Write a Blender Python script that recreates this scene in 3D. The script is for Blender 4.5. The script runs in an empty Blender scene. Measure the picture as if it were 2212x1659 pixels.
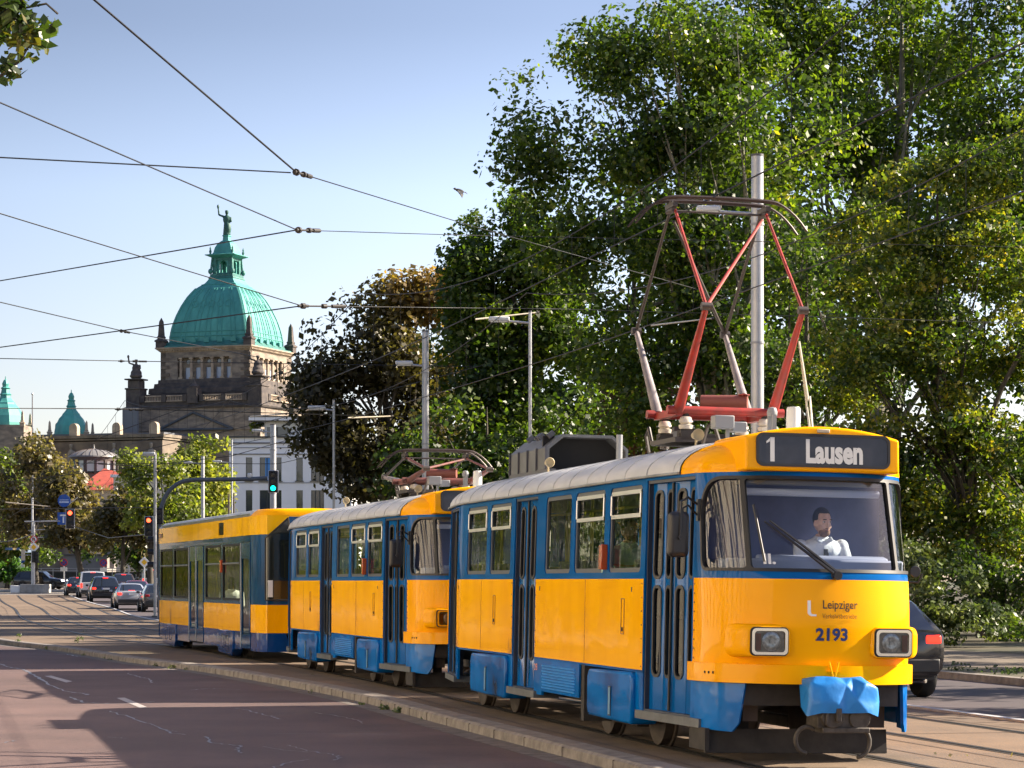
import bpy, bmesh, math, random
import numpy as np
from mathutils import Vector, Matrix
from mathutils.geometry import tessellate_polygon
R = math.radians
sc = bpy.context.scene
COL = sc.collection
random.seed(7)
CAMZ = 1.65
FK = 5503.0          # focal length in pixels of a 2212 px wide picture
def at(x, y, Y):     # point seen at (x, y) of the 2212-wide picture, Y metres ahead
    return Vector(((x-1106)*Y/FK, Y, CAMZ+(1255.6-y)*Y/FK))
def gz(Y):           # the street rises gently beyond 125 m
    return 0.0 if Y < 125 else (min(Y, 330)-125)*0.0085

# ------------------------------------------------------------------ materials
MATS = {}
def mat(name, col, rough=0.6, metal=0.0, var=0.0, vs=3.0, bump=0.0, bs=40.0, coat=0.0, spec=0.5, col2=None, stretch=None, detail=6, emit=None, es=0.0, speckle=0.0):
    if name in MATS: return MATS[name]
    m = bpy.data.materials.new(name); m.use_nodes = True
    nt = m.node_tree; b = nt.nodes['Principled BSDF']
    b.inputs['Base Color'].default_value = (*col, 1)
    b.inputs['Roughness'].default_value = rough
    b.inputs['Metallic'].default_value = metal
    b.inputs['Coat Weight'].default_value = coat
    b.inputs['Coat Roughness'].default_value = 0.04
    b.inputs['Specular IOR Level'].default_value = spec
    if emit:
        b.inputs['Emission Color'].default_value = (*emit, 1); b.inputs['Emission Strength'].default_value = es
    tc = nt.nodes.new('ShaderNodeTexCoord')
    if var > 0 or col2:
        n = nt.nodes.new('ShaderNodeTexNoise'); n.inputs['Scale'].default_value = vs; n.inputs['Detail'].default_value = detail
        n.inputs['Roughness'].default_value = 0.6
        mp = nt.nodes.new('ShaderNodeMapping')
        if stretch: mp.inputs['Scale'].default_value = stretch
        nt.links.new(tc.outputs['Object'], mp.inputs['Vector']); nt.links.new(mp.outputs['Vector'], n.inputs['Vector'])
        r = nt.nodes.new('ShaderNodeValToRGB')
        c2 = col2 or tuple(c*(1-var) for c in col)
        c1 = tuple(min(1, c*(1+var*0.6)) for c in col) if not col2 else col
        r.color_ramp.elements[0].position = 0.34; r.color_ramp.elements[1].position = 0.66
        r.color_ramp.elements[0].color = (*c2, 1); r.color_ramp.elements[1].color = (*c1, 1)
        nt.links.new(n.outputs['Fac'], r.inputs['Fac'])
        if speckle:
            n3 = nt.nodes.new('ShaderNodeTexNoise'); n3.inputs['Scale'].default_value = 34; n3.inputs['Detail'].default_value = 3
            n4 = nt.nodes.new('ShaderNodeTexNoise'); n4.inputs['Scale'].default_value = .16; n4.inputs['Detail'].default_value = 5
            ml = nt.nodes.new('ShaderNodeMath'); ml.operation = 'MULTIPLY_ADD'; ml.inputs[1].default_value = speckle*2; ml.inputs[2].default_value = 1-speckle
            m5 = nt.nodes.new('ShaderNodeMath'); m5.operation = 'MULTIPLY_ADD'; m5.inputs[1].default_value = .9; m5.inputs[2].default_value = .55
            m6 = nt.nodes.new('ShaderNodeMath'); m6.operation = 'MULTIPLY'; vm = nt.nodes.new('ShaderNodeVectorMath'); vm.operation = 'SCALE'
            for q in (n3, n4): nt.links.new(tc.outputs['Object'], q.inputs['Vector'])
            nt.links.new(n3.outputs['Fac'], ml.inputs[0]); nt.links.new(n4.outputs['Fac'], m5.inputs[0]); nt.links.new(ml.outputs[0], m6.inputs[0]); nt.links.new(m5.outputs[0], m6.inputs[1])
            nt.links.new(r.outputs['Color'], vm.inputs[0]); nt.links.new(m6.outputs[0], vm.inputs['Scale']); nt.links.new(vm.outputs[0], b.inputs['Base Color'])
        else: nt.links.new(r.outputs['Color'], b.inputs['Base Color'])
    if bump > 0:
        n2 = nt.nodes.new('ShaderNodeTexNoise'); n2.inputs['Scale'].default_value = bs; n2.inputs['Detail'].default_value = 4
        bp = nt.nodes.new('ShaderNodeBump'); bp.inputs['Strength'].default_value = bump; bp.inputs['Distance'].default_value = 0.02
        nt.links.new(tc.outputs['Object'], n2.inputs['Vector']); nt.links.new(n2.outputs['Fac'], bp.inputs['Height'])
        nt.links.new(bp.outputs['Normal'], b.inputs['Normal'])
    MATS[name] = m
    return m
def glass(name, tint=(0.75, 0.8, 0.78), ior=1.5, wave=0.0, boost=0.0, refl=1.0):
    if name in MATS: return MATS[name]
    m = bpy.data.materials.new(name); m.use_nodes = True
    nt = m.node_tree; nt.nodes.remove(nt.nodes['Principled BSDF']); out = nt.nodes['Material Output']
    tr = nt.nodes.new('ShaderNodeBsdfTransparent'); tr.inputs['Color'].default_value = (*tint, 1)
    gl = nt.nodes.new('ShaderNodeBsdfGlossy'); gl.inputs['Roughness'].default_value = 0.01
    fr = nt.nodes.new('ShaderNodeFresnel'); fr.inputs['IOR'].default_value = ior; sc_ = nt.nodes.new('ShaderNodeMath'); sc_.operation = 'MULTIPLY'; sc_.inputs[1].default_value = refl
    ad = nt.nodes.new('ShaderNodeMath'); ad.operation = 'ADD'; ad.use_clamp = True; ad.inputs[1].default_value = boost
    mx = nt.nodes.new('ShaderNodeMixShader')
    nt.links.new(fr.outputs['Fac'], sc_.inputs[0]); nt.links.new(sc_.outputs[0], ad.inputs[0]); nt.links.new(ad.outputs[0], mx.inputs['Fac'])
    nt.links.new(tr.outputs[0], mx.inputs[1]); nt.links.new(gl.outputs[0], mx.inputs[2])
    if wave > 0:
        tc = nt.nodes.new('ShaderNodeTexCoord'); n = nt.nodes.new('ShaderNodeTexNoise'); n.inputs['Scale'].default_value = 2.2; n.inputs['Detail'].default_value = 1.0
        mp = nt.nodes.new('ShaderNodeMapping'); mp.inputs['Scale'].default_value = (2.2, 1, 0.8)
        bp = nt.nodes.new('ShaderNodeBump'); bp.inputs['Strength'].default_value = wave; bp.inputs['Distance'].default_value = 0.02
        nt.links.new(tc.outputs['Object'], mp.inputs['Vector']); nt.links.new(mp.outputs['Vector'], n.inputs['Vector'])
        nt.links.new(n.outputs['Fac'], bp.inputs['Height']); nt.links.new(bp.outputs['Normal'], gl.inputs['Normal'])
    nt.links.new(mx.outputs[0], out.inputs['Surface'])
    MATS[name] = m
    return m
def leafmat(name, cols, transl=0.45, pos=None):
    m = bpy.data.materials.new(name); m.use_nodes = True
    nt = m.node_tree; nt.nodes.remove(nt.nodes['Principled BSDF']); out = nt.nodes['Material Output']
    cols = [tuple(v*.84 for v in c) for c in cols]
    at_ = nt.nodes.new('ShaderNodeAttribute'); at_.attribute_name = 'tint'
    r = nt.nodes.new('ShaderNodeValToRGB'); cr = r.color_ramp
    while len(cr.elements) < len(cols): cr.elements.new(0.5)
    for i, c in enumerate(cols):
        cr.elements[i].position = pos[i] if pos else i/(len(cols)-1); cr.elements[i].color = (*c, 1)
    nt.links.new(at_.outputs['Fac'], r.inputs['Fac'])
    d = nt.nodes.new('ShaderNodeBsdfDiffuse'); t = nt.nodes.new('ShaderNodeBsdfTranslucent'); g = nt.nodes.new('ShaderNodeBsdfGlossy')
    g.inputs['Roughness'].default_value = 0.45; g.inputs['Color'].default_value = (1, 1, 1, 1)
    hs = nt.nodes.new('ShaderNodeMixRGB'); hs.blend_type = 'MULTIPLY'; hs.inputs['Fac'].default_value = 1; hs.inputs['Color2'].default_value = (1.9, 2.0, 0.8, 1)
    nt.links.new(r.outputs['Color'], d.inputs['Color']); nt.links.new(r.outputs['Color'], hs.inputs['Color1']); nt.links.new(hs.outputs['Color'], t.inputs['Color'])
    m1 = nt.nodes.new('ShaderNodeMixShader'); m1.inputs['Fac'].default_value = transl
    m2 = nt.nodes.new('ShaderNodeMixShader'); m2.inputs['Fac'].default_value = 0.035
    nt.links.new(d.outputs[0], m1.inputs[1]); nt.links.new(t.outputs[0], m1.inputs[2])
    nt.links.new(m1.outputs[0], m2.inputs[1]); nt.links.new(g.outputs[0], m2.inputs[2]); nt.links.new(m2.outputs[0], out.inputs['Surface'])
    return m

def paint(name, col, col2=None, gloss=.35, wave=.1, ws=1.5, rough=.06, vs=.9, stretch=(1, 1, 1), grime=None):
    """tram enamel: coloured base under a thin, slightly wavy clear gloss"""
    if name in MATS: return MATS[name]
    m = bpy.data.materials.new(name); m.use_nodes = True; nt = m.node_tree; N = nt.nodes.new; nt.nodes.remove(nt.nodes['Principled BSDF']); out = nt.nodes['Material Output']
    tc = N('ShaderNodeTexCoord'); mp = N('ShaderNodeMapping'); mp.inputs['Scale'].default_value = stretch; nt.links.new(tc.outputs['Object'], mp.inputs['Vector'])
    n = N('ShaderNodeTexNoise'); n.inputs['Scale'].default_value = vs; n.inputs['Detail'].default_value = 5; nt.links.new(mp.outputs[0], n.inputs['Vector'])
    r = N('ShaderNodeValToRGB'); c2 = col2 or tuple(c*.86 for c in col); r.color_ramp.elements[0].position = .35; r.color_ramp.elements[1].position = .6
    r.color_ramp.elements[0].color = (*c2, 1); r.color_ramp.elements[1].color = (*col, 1); nt.links.new(n.outputs['Fac'], r.inputs['Fac'])
    if grime: r.color_ramp.elements.new(.27).color = (*grime, 1)
    d = N('ShaderNodeBsdfDiffuse'); nt.links.new(r.outputs[0], d.inputs['Color'])
    g = N('ShaderNodeBsdfGlossy'); g.inputs['Roughness'].default_value = rough; g.inputs['Color'].default_value = (1, 1, 1, 1)
    n2 = N('ShaderNodeTexNoise'); n2.inputs['Scale'].default_value = ws; n2.inputs['Detail'].default_value = 2; nt.links.new(tc.outputs['Object'], n2.inputs['Vector'])
    b = N('ShaderNodeBump'); b.inputs['Strength'].default_value = wave; b.inputs['Distance'].default_value = .02; nt.links.new(n2.outputs['Fac'], b.inputs['Height']); nt.links.new(b.outputs[0], g.inputs['Normal'])
    f = N('ShaderNodeFresnel'); f.inputs['IOR'].default_value = 1.45; k = N('ShaderNodeMath'); k.operation = 'MULTIPLY'; k.inputs[1].default_value = gloss; nt.links.new(f.outputs[0], k.inputs[0])
    mx = N('ShaderNodeMixShader'); nt.links.new(k.outputs[0], mx.inputs[0]); nt.links.new(d.outputs[0], mx.inputs[1]); nt.links.new(g.outputs[0], mx.inputs[2]); nt.links.new(mx.outputs[0], out.inputs['Surface'])
    MATS[name] = m; return m
YEL = paint('tram_yellow', (.96, .42, .001), (.93, .395, .001), gloss=.30, wave=.04)
YELD = paint('tram_yellow_lower', (.96, .46, .001), (.89, .405, .003), gloss=.36, grime=(.50, .24, .03), wave=.30, ws=1.3, vs=1.6, stretch=(1.5, 1, .5))
BLU = paint('tram_blue', (.002, .105, .36), (.003, .085, .28), gloss=.32, wave=.05)
BLS = paint('tram_blue_skirt', (.002, .15, .50), (.002, .075, .27), gloss=.5, wave=.25, ws=3, vs=1.6, grime=(.02, .04, .08))
ROOFG = mat('tram_roof_grey', (0.58, 0.58, 0.58), 0.45, col2=(0.38, 0.39, 0.40), vs=1.2, stretch=(0.5, 3, 3), bump=0.05, bs=5)
ROOFD = mat('tram_roof_edge', (0.20, 0.22, 0.20), 0.55, col2=(0.34, 0.36, 0.36), vs=2.5, stretch=(1, 3, 5))
BLK = mat('black_rubber', (0.012, 0.012, 0.013), 0.55)
BLKP = mat('black_plastic', (0.02, 0.02, 0.022), 0.4)
DUG = mat('dark_underframe', (0.035, 0.03, 0.027), 0.8, var=0.4, vs=6)
GRY = mat('grey_steel_step', (0.10, 0.11, 0.12), 0.5, var=0.3, vs=5)
ALU = mat('aluminium_rail', (0.70, 0.70, 0.70), 0.3, metal=0.6)
CHR = mat('chrome', (0.85, 0.85, 0.86), 0.12, metal=1.0)
RED = mat('pantograph_red', (0.38, 0.028, 0.018), 0.5, col2=(.20, .03, .02), vs=7)
PGR = mat('pantograph_grey', (0.22, 0.19, 0.19), 0.55, var=0.3, vs=8)
PDK = mat('pantograph_dark', (0.05, 0.04, 0.035), 0.55)
WHT = mat('white_paint', (0.80, 0.80, 0.78), 0.5)
GLT = glass('tram_window_glass', (0.70, 0.76, 0.70), 1.5, wave=0.12, boost=0.03, refl=.62)
GLW = glass('windscreen_glass', (0.84, 0.87, 0.92), 1.45, wave=0.05, boost=0.03)
GLD = glass('dark_window_glass', (0.10, 0.12, 0.12), 1.45, wave=0.2, boost=0.0, refl=.4)
AMB = mat('amber_lens', (0.42, 0.06, 0.008), 0.25, coat=0.6)
POLE = mat('galvanised_pole', (0.42, 0.43, 0.45), 0.42, metal=0.35, var=0.12, vs=3)
CON = mat('concrete', (0.34, 0.33, 0.31), 0.9, var=0.25, vs=2, bump=0.2, bs=20)

# ------------------------------------------------------------------ objects
def tag(o, label=None, cat=None, group=None, kind=None):
    if label: o['label'] = label
    if cat: o['category'] = cat
    if group: o['group'] = group
    if kind: o['kind'] = kind
    return o
def empty(name, label, cat, loc=(0, 0, 0), rz=0, group=None, rx=0):
    o = bpy.data.objects.new(name, None); COL.objects.link(o); o.empty_display_size = 0.3
    o.location = loc; o.rotation_euler = (rx, 0, rz)
    return tag(o, label, cat, group)
def kids(o): return [c for c in bpy.data.objects if c.parent == o]
def copy_tree(o, parent=None):
    c = o.copy(); COL.objects.link(c)
    if parent: c.parent = parent
    for ch in kids(o):
        if ch.name != c.name: copy_tree(ch, c)
    return c
def mesh_obj(name, me, m, parent=None, smooth=None):
    o = bpy.data.objects.new(name, me); COL.objects.link(o)
    if m: me.materials.append(m)
    if parent: o.parent = parent
    if smooth is not None and len(me.polygons):
        me.polygons.foreach_set('use_smooth', [True]*len(me.polygons))
        try: me.set_sharp_from_angle(angle=R(smooth))
        except Exception: pass
    return o
class MB:
    def __init__(s): s.v = []; s.f = []
    def add(s, vs, fs):
        n = len(s.v); s.v += [tuple(v) for v in vs]; s.f += [tuple(i+n for i in f) for f in fs]; return s
    def box(s, c, d, rz=0, ry=0, rx=0, taper=1.0):
        hx, hy, hz = d[0]/2, d[1]/2, d[2]/2
        m = Matrix.Translation(c) @ Matrix.Rotation(rz, 4, 'Z') @ Matrix.Rotation(ry, 4, 'Y') @ Matrix.Rotation(rx, 4, 'X')
        vs = [m @ Vector((x*hx*(taper if z > 0 else 1), y*hy*(taper if z > 0 else 1), z*hz)) for z in (-1, 1) for y in (-1, 1) for x in (-1, 1)]
        return s.add(vs, [(0, 2, 3, 1), (4, 5, 7, 6), (0, 1, 5, 4), (2, 6, 7, 3), (0, 4, 6, 2), (1, 3, 7, 5)])
    def tube(s, a, b, r0, r1=None, n=10, cap=True):
        r1 = r0 if r1 is None else r1
        a, b = Vector(a), Vector(b); d = (b-a)
        if d.length < 1e-6: return s
        d.normalize(); u = d.orthogonal().normalized(); w = d.cross(u)
        vs = []
        for p, r in ((a, r0), (b, r1)):
            for i in range(n):
                t = 2*math.pi*i/n; vs.append(p+(u*math.cos(t)+w*math.sin(t))*r)
        fs = [(i, (i+1) % n, n+(i+1) % n, n+i) for i in range(n)]
        if cap: fs += [tuple(range(n-1, -1, -1)), tuple(range(n, 2*n))]
        return s.add(vs, fs)
    def path(s, pts, r, n=8, closed=False):
        pts = [Vector(p) for p in pts]; N = len(pts); vs = []
        rr = r if isinstance(r, (list, tuple)) else [r]*N
        u = None
        for i, p in enumerate(pts):
            a = pts[i-1] if (i > 0 or closed) else p; b = pts[(i+1) % N] if (i < N-1 or closed) else p
            d = (b-a).normalized()
            if u is None: u = d.orthogonal().normalized()
            else:
                u = (u - d*u.dot(d)); u = u.normalized() if u.length > 1e-6 else d.orthogonal().normalized()
            w = d.cross(u)
            for k in range(n):
                t = 2*math.pi*k/n; vs.append(p+(u*math.cos(t)+w*math.sin(t))*rr[i])
        fs = []
        for i in range(N if closed else N-1):
            j = (i+1) % N
            for k in range(n): fs.append((i*n+k, i*n+(k+1) % n, j*n+(k+1) % n, j*n+k))
        if not closed: fs += [tuple(range(n-1, -1, -1)), tuple(range((N-1)*n, N*n))]
        return s.add(vs, fs)
    def lathe(s, prof, c=(0, 0, 0), n=20, axis='Z', rot=0, sq=False):
        vs = []
        for r, z in prof:
            for k in range(n):
                t = 2*math.pi*k/n+rot; q = Vector((r*math.cos(t), r*math.sin(t), z))
                if axis == 'X': q = Vector((q.z, q.x, q.y))
                if axis == 'Y': q = Vector((q.x, q.z, q.y))
                vs.append(Vector(c)+q)
        fs = []
        for i in range(len(prof)-1):
            for k in range(n): fs.append((i*n+k, i*n+(k+1) % n, (i+1)*n+(k+1) % n, (i+1)*n+k))
        fs += [tuple(range(n-1, -1, -1)), tuple(range((len(prof)-1)*n, len(prof)*n))]
        return s.add(vs, fs)
    def ell(s, c, r, nu=14, nv=9, rot=None):
        vs = []; c = Vector(c)
        for j in range(nv+1):
            ph = math.pi*j/nv
            for i in range(nu):
                t = 2*math.pi*i/nu
                q = Vector((r[0]*math.sin(ph)*math.cos(t), r[1]*math.sin(ph)*math.sin(t), r[2]*math.cos(ph)))
                if rot: q = rot @ q
                vs.append(c+q)
        fs = [(j*nu+i, (j+1)*nu+i, (j+1)*nu+(i+1) % nu, j*nu+(i+1) % nu) for j in range(nv) for i in range(nu)]
        return s.add(vs, fs)
    def prism(s, poly, f0, f1):      # poly 2D; f0/f1 map a 2D point to the two faces
        n = len(poly); vs = [f0(p) for p in poly]+[f1(p) for p in poly]
        fs = [tuple(range(n-1, -1, -1)), tuple(range(n, 2*n))]+[(i, (i+1) % n, n+(i+1) % n, n+i) for i in range(n)]
        return s.add(vs, fs)
    def quad(s, a, b, c, d): return s.add([a, b, c, d], [(0, 1, 2, 3)])
    def build(s, name, m, parent=None, smooth=None, bevel=0, seg=2, fix=True):
        me = bpy.data.meshes.new(name); me.from_pydata(s.v, [], s.f)
        if fix:
            bm = bmesh.new(); bm.from_mesh(me); bmesh.ops.recalc_face_normals(bm, faces=bm.faces); bm.to_mesh(me); bm.free()
        me.update(); o = mesh_obj(name, me, m, parent, smooth)
        if bevel:
            b = o.modifiers.new('bevel', 'BEVEL'); b.width = bevel; b.segments = seg; b.limit_method = 'ANGLE'; b.angle_limit = R(40)
            if smooth is None:
                me.polygons.foreach_set('use_smooth', [True]*len(me.polygons)); b.harden_normals = False
                try: me.set_sharp_from_angle(angle=R(35))
                except Exception: pass
        return o
def rrect(x0, z0, x1, z1, r, n=5, rs=None):   # rounded rectangle, radii per corner (bl, br, tr, tl)
    rs = rs or (r, r, r, r); out = []
    cs = [((x0, z0), 180, rs[0], 1, 1), ((x1, z0), 270, rs[1], -1, 1), ((x1, z1), 0, rs[2], -1, -1), ((x0, z1), 90, rs[3], 1, -1)]
    for (cx, cz), a0, rr, sx, sz in cs:
        ox, oz = cx+sx*rr, cz+sz*rr
        if rr < 1e-5: out.append((cx, cz)); continue
        for i in range(n+1):
            t = R(a0+90*i/n); out.append((ox+rr*math.cos(t), oz+rr*math.sin(t)))
    return out
def plate(name, outer, holes, mapf, t, m, parent, cu=(), cv=(), smooth=30, back=True):
    """sheet with holes laid on a curved surface: mapf(u, v, off) -> point; edges turned in by t"""
    polys = [[Vector((p[0], p[1], 0)) for p in outer]]+[[Vector((p[0], p[1], 0)) for p in h] for h in holes]
    tris = tessellate_polygon(polys)
    allv = [p for q in polys for p in q]
    bm = bmesh.new(); vs = [bm.verts.new(p) for p in allv]
    for tr in tris:
        try: bm.faces.new([vs[i] for i in tr])
        except ValueError: pass
    for axis, cuts in ((0, cu), (1, cv)):
        no = (1, 0, 0) if axis == 0 else (0, 1, 0)
        for c in cuts:
            co = (c, 0, 0) if axis == 0 else (0, c, 0)
            bmesh.ops.bisect_plane(bm, geom=bm.verts[:]+bm.edges[:]+bm.faces[:], plane_co=co, plane_no=no, dist=1e-5)
    bmesh.ops.dissolve_degenerate(bm, edges=bm.edges, dist=1e-5)
    bmesh.ops.recalc_face_normals(bm, faces=bm.faces)
    bm.verts.ensure_lookup_table(); bm.verts.index_update()
    uv = [(v.co.x, v.co.y) for v in bm.verts]
    F = [tuple(v.index for v in f.verts) for f in bm.faces]
    B = [(e.verts[0].index, e.verts[1].index) for e in bm.edges if e.is_boundary]
    bm.free()
    n = len(uv); V = [mapf(u, v, 0) for u, v in uv]
    if t:
        V += [mapf(u, v, -t) for u, v in uv]
        if back: F2 = [tuple(i+n for i in reversed(f)) for f in F]
        else: F2 = []
        F = F+F2+[(a, b, b+n, a+n) for a, b in B]
    me = bpy.data.meshes.new(name); me.from_pydata([tuple(v) for v in V], [], F)
    if t:
        bm = bmesh.new(); bm.from_mesh(me); bmesh.ops.recalc_face_normals(bm, faces=bm.faces); bm.to_mesh(me); bm.free()
    me.update(); return mesh_obj(name, me, m, parent, smooth)
def text_part(name, s, size, sx, place, m, parent, offset=0.0, thick=0.004, align='LEFT', shear=0):
    """lettering as a mesh; place(u, v, off) maps the writing plane to the object"""
    cu = bpy.data.curves.new(name, 'FONT'); cu.body = s; cu.size = size; cu.offset = offset; cu.align_x = align; cu.resolution_u = 3; cu.shear = shear
    ob = bpy.data.objects.new(name, cu); COL.objects.link(ob)
    dg = bpy.context.evaluated_depsgraph_get(); me = bpy.data.meshes.new_from_object(ob.evaluated_get(dg))
    bpy.data.objects.remove(ob); bpy.data.curves.remove(cu)
    for v in me.vertices: v.co = place(v.co.x*sx, v.co.y, thick)
    return mesh_obj(name, me, m, parent)
# ------------------------------------------------------------------ old tram cars
class Shell:
    """plan outline of a tram body, followed by arc length; s = 0 at mid-length of the near side"""
    def __init__(s, half, rake, tumble=0.015, zk=1.68, frontx=6.0, rearx=-6.2, rakeb=0.1):
        s.h = half; L = [0]
        for a, b in zip(half, half[1:]): L.append(L[-1]+math.hypot(b[0]-a[0], b[1]-a[1]))
        # arc length at x = 0
        for i in range(len(half)-1):
            if half[i][0] <= 0 <= half[i+1][0]:
                o = L[i]+(0-half[i][0])/(half[i+1][0]-half[i][0])*(L[i+1]-L[i])
        s.L = [l-o for l in L]; s.S0 = s.L[0]; s.S1 = s.L[-1]; s.rake = rake; s.tum = tumble; s.zk = zk; s.fx = frontx; s.rx = rearx; s.rakeb = rakeb
    def raw(s, q):
        q = max(s.S0, min(s.S1, q)); i = 0
        lo, hi = 0, len(s.L)-2
        while lo < hi:
            mid = (lo+hi+1)//2
            if s.L[mid] <= q: lo = mid
            else: hi = mid-1
        i = lo; d = s.L[i+1]-s.L[i]; t = (q-s.L[i])/d if d > 0 else 0
        a, b = s.h[i], s.h[i+1]
        return a[0]+(b[0]-a[0])*t, a[1]+(b[1]-a[1])*t
    def sx(s, x):       # arc length at station x of the side
        for i in range(len(s.h)-1):
            if s.h[i][0] <= x <= s.h[i+1][0]: return s.L[i]+(x-s.h[i][0])/(s.h[i+1][0]-s.h[i][0]+1e-9)*(s.L[i+1]-s.L[i])
    def sy(s, y):       # arc length on the front at lateral y (negative = near half)
        w = abs(y)
        for i in range(len(s.h)-2, 0, -1):
            a, b = s.h[i], s.h[i+1]
            if a[1] >= w >= b[1]:
                q = s.L[i]+(a[1]-w)/(a[1]-b[1]+1e-9)*(s.L[i+1]-s.L[i]); return q if y < 0 else 2*s.S1-q
    def far(s, x): return 2*s.S1-s.sx(x)
    def P(s, q, z, off=0.0):
        sg = -1
        if q > s.S1: q = 2*s.S1-q; sg = 1
        if q < s.S0: q = 2*s.S0-q; sg = 1
        e = 0.012
        x, w = s.raw(q); xa, wa = s.raw(q-e); xb, wb = s.raw(q+e)
        if q+e > s.S1: xb, wb = x, -abs(s.raw(2*s.S1-q-e)[1])
        if q-e < s.S0: xa, wa = x, -abs(s.raw(2*s.S0-q+e)[1])
        tx, tw = xb-xa, wb-wa; l = math.hypot(tx, tw) or 1
        nx, nw = -tw/l, tx/l
        if nx*x+nw*w < 0: nx, nw = -nx, -nw
        if z > s.zk:
            wf = max(0, min(1, (x-s.fx)/0.75)); x -= s.rake*(z-s.zk)*wf*(2-wf)
            wr = max(0, min(1, (s.rx-x)/0.6)); x += s.rakeb*(z-s.zk)*wr
        w *= 1-s.tum*max(0, z-s.zk)
        return Vector((x+nx*off, sg*(w+nw*off), z))
def t4_shell():
    h = [(-6.97, 0), (-6.95, .3), (-6.88, .58), (-6.80, .70), (-6.62, .78), (-6.0, .89), (-4.66, 1.055), (-4.2, 1.1), (4.2, 1.1), (4.66, 1.09), (6.02, 1.0)]
    for i in range(1, 31):
        t = R(90*i/30); h.append((6.02+.96*math.sin(t)**.86, 1.0*max(0, math.cos(t))**.86))
    return Shell(h, .33)
WINS = [(.50, 1.683), (1.87, 3.116), (3.314, 4.51), (-3.84, -2.65), (-2.44, -1.28)]
DOORS = [(4.66, 5.98), (-1.07, .08), (-5.98, -4.66)]
def front_cuts(S, step=.07):
    a, b = S.sx(6.0), S.far(6.0); n = int((b-a)/step); return [a+(b-a)*i/n for i in range(n+1)]
def side_cuts(S): return [S.sx(x) for x in (-4.66, -4.2, 4.2, 4.66)]+[S.far(x) for x in (4.66, 4.2, -4.2, -4.66)]
def wrap_cuts(S):
    r = []
    for x in (-6.95, -6.88, -6.80, -6.62, -6.0): r += [S.sx(x), S.far(x)]
    return r
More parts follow.
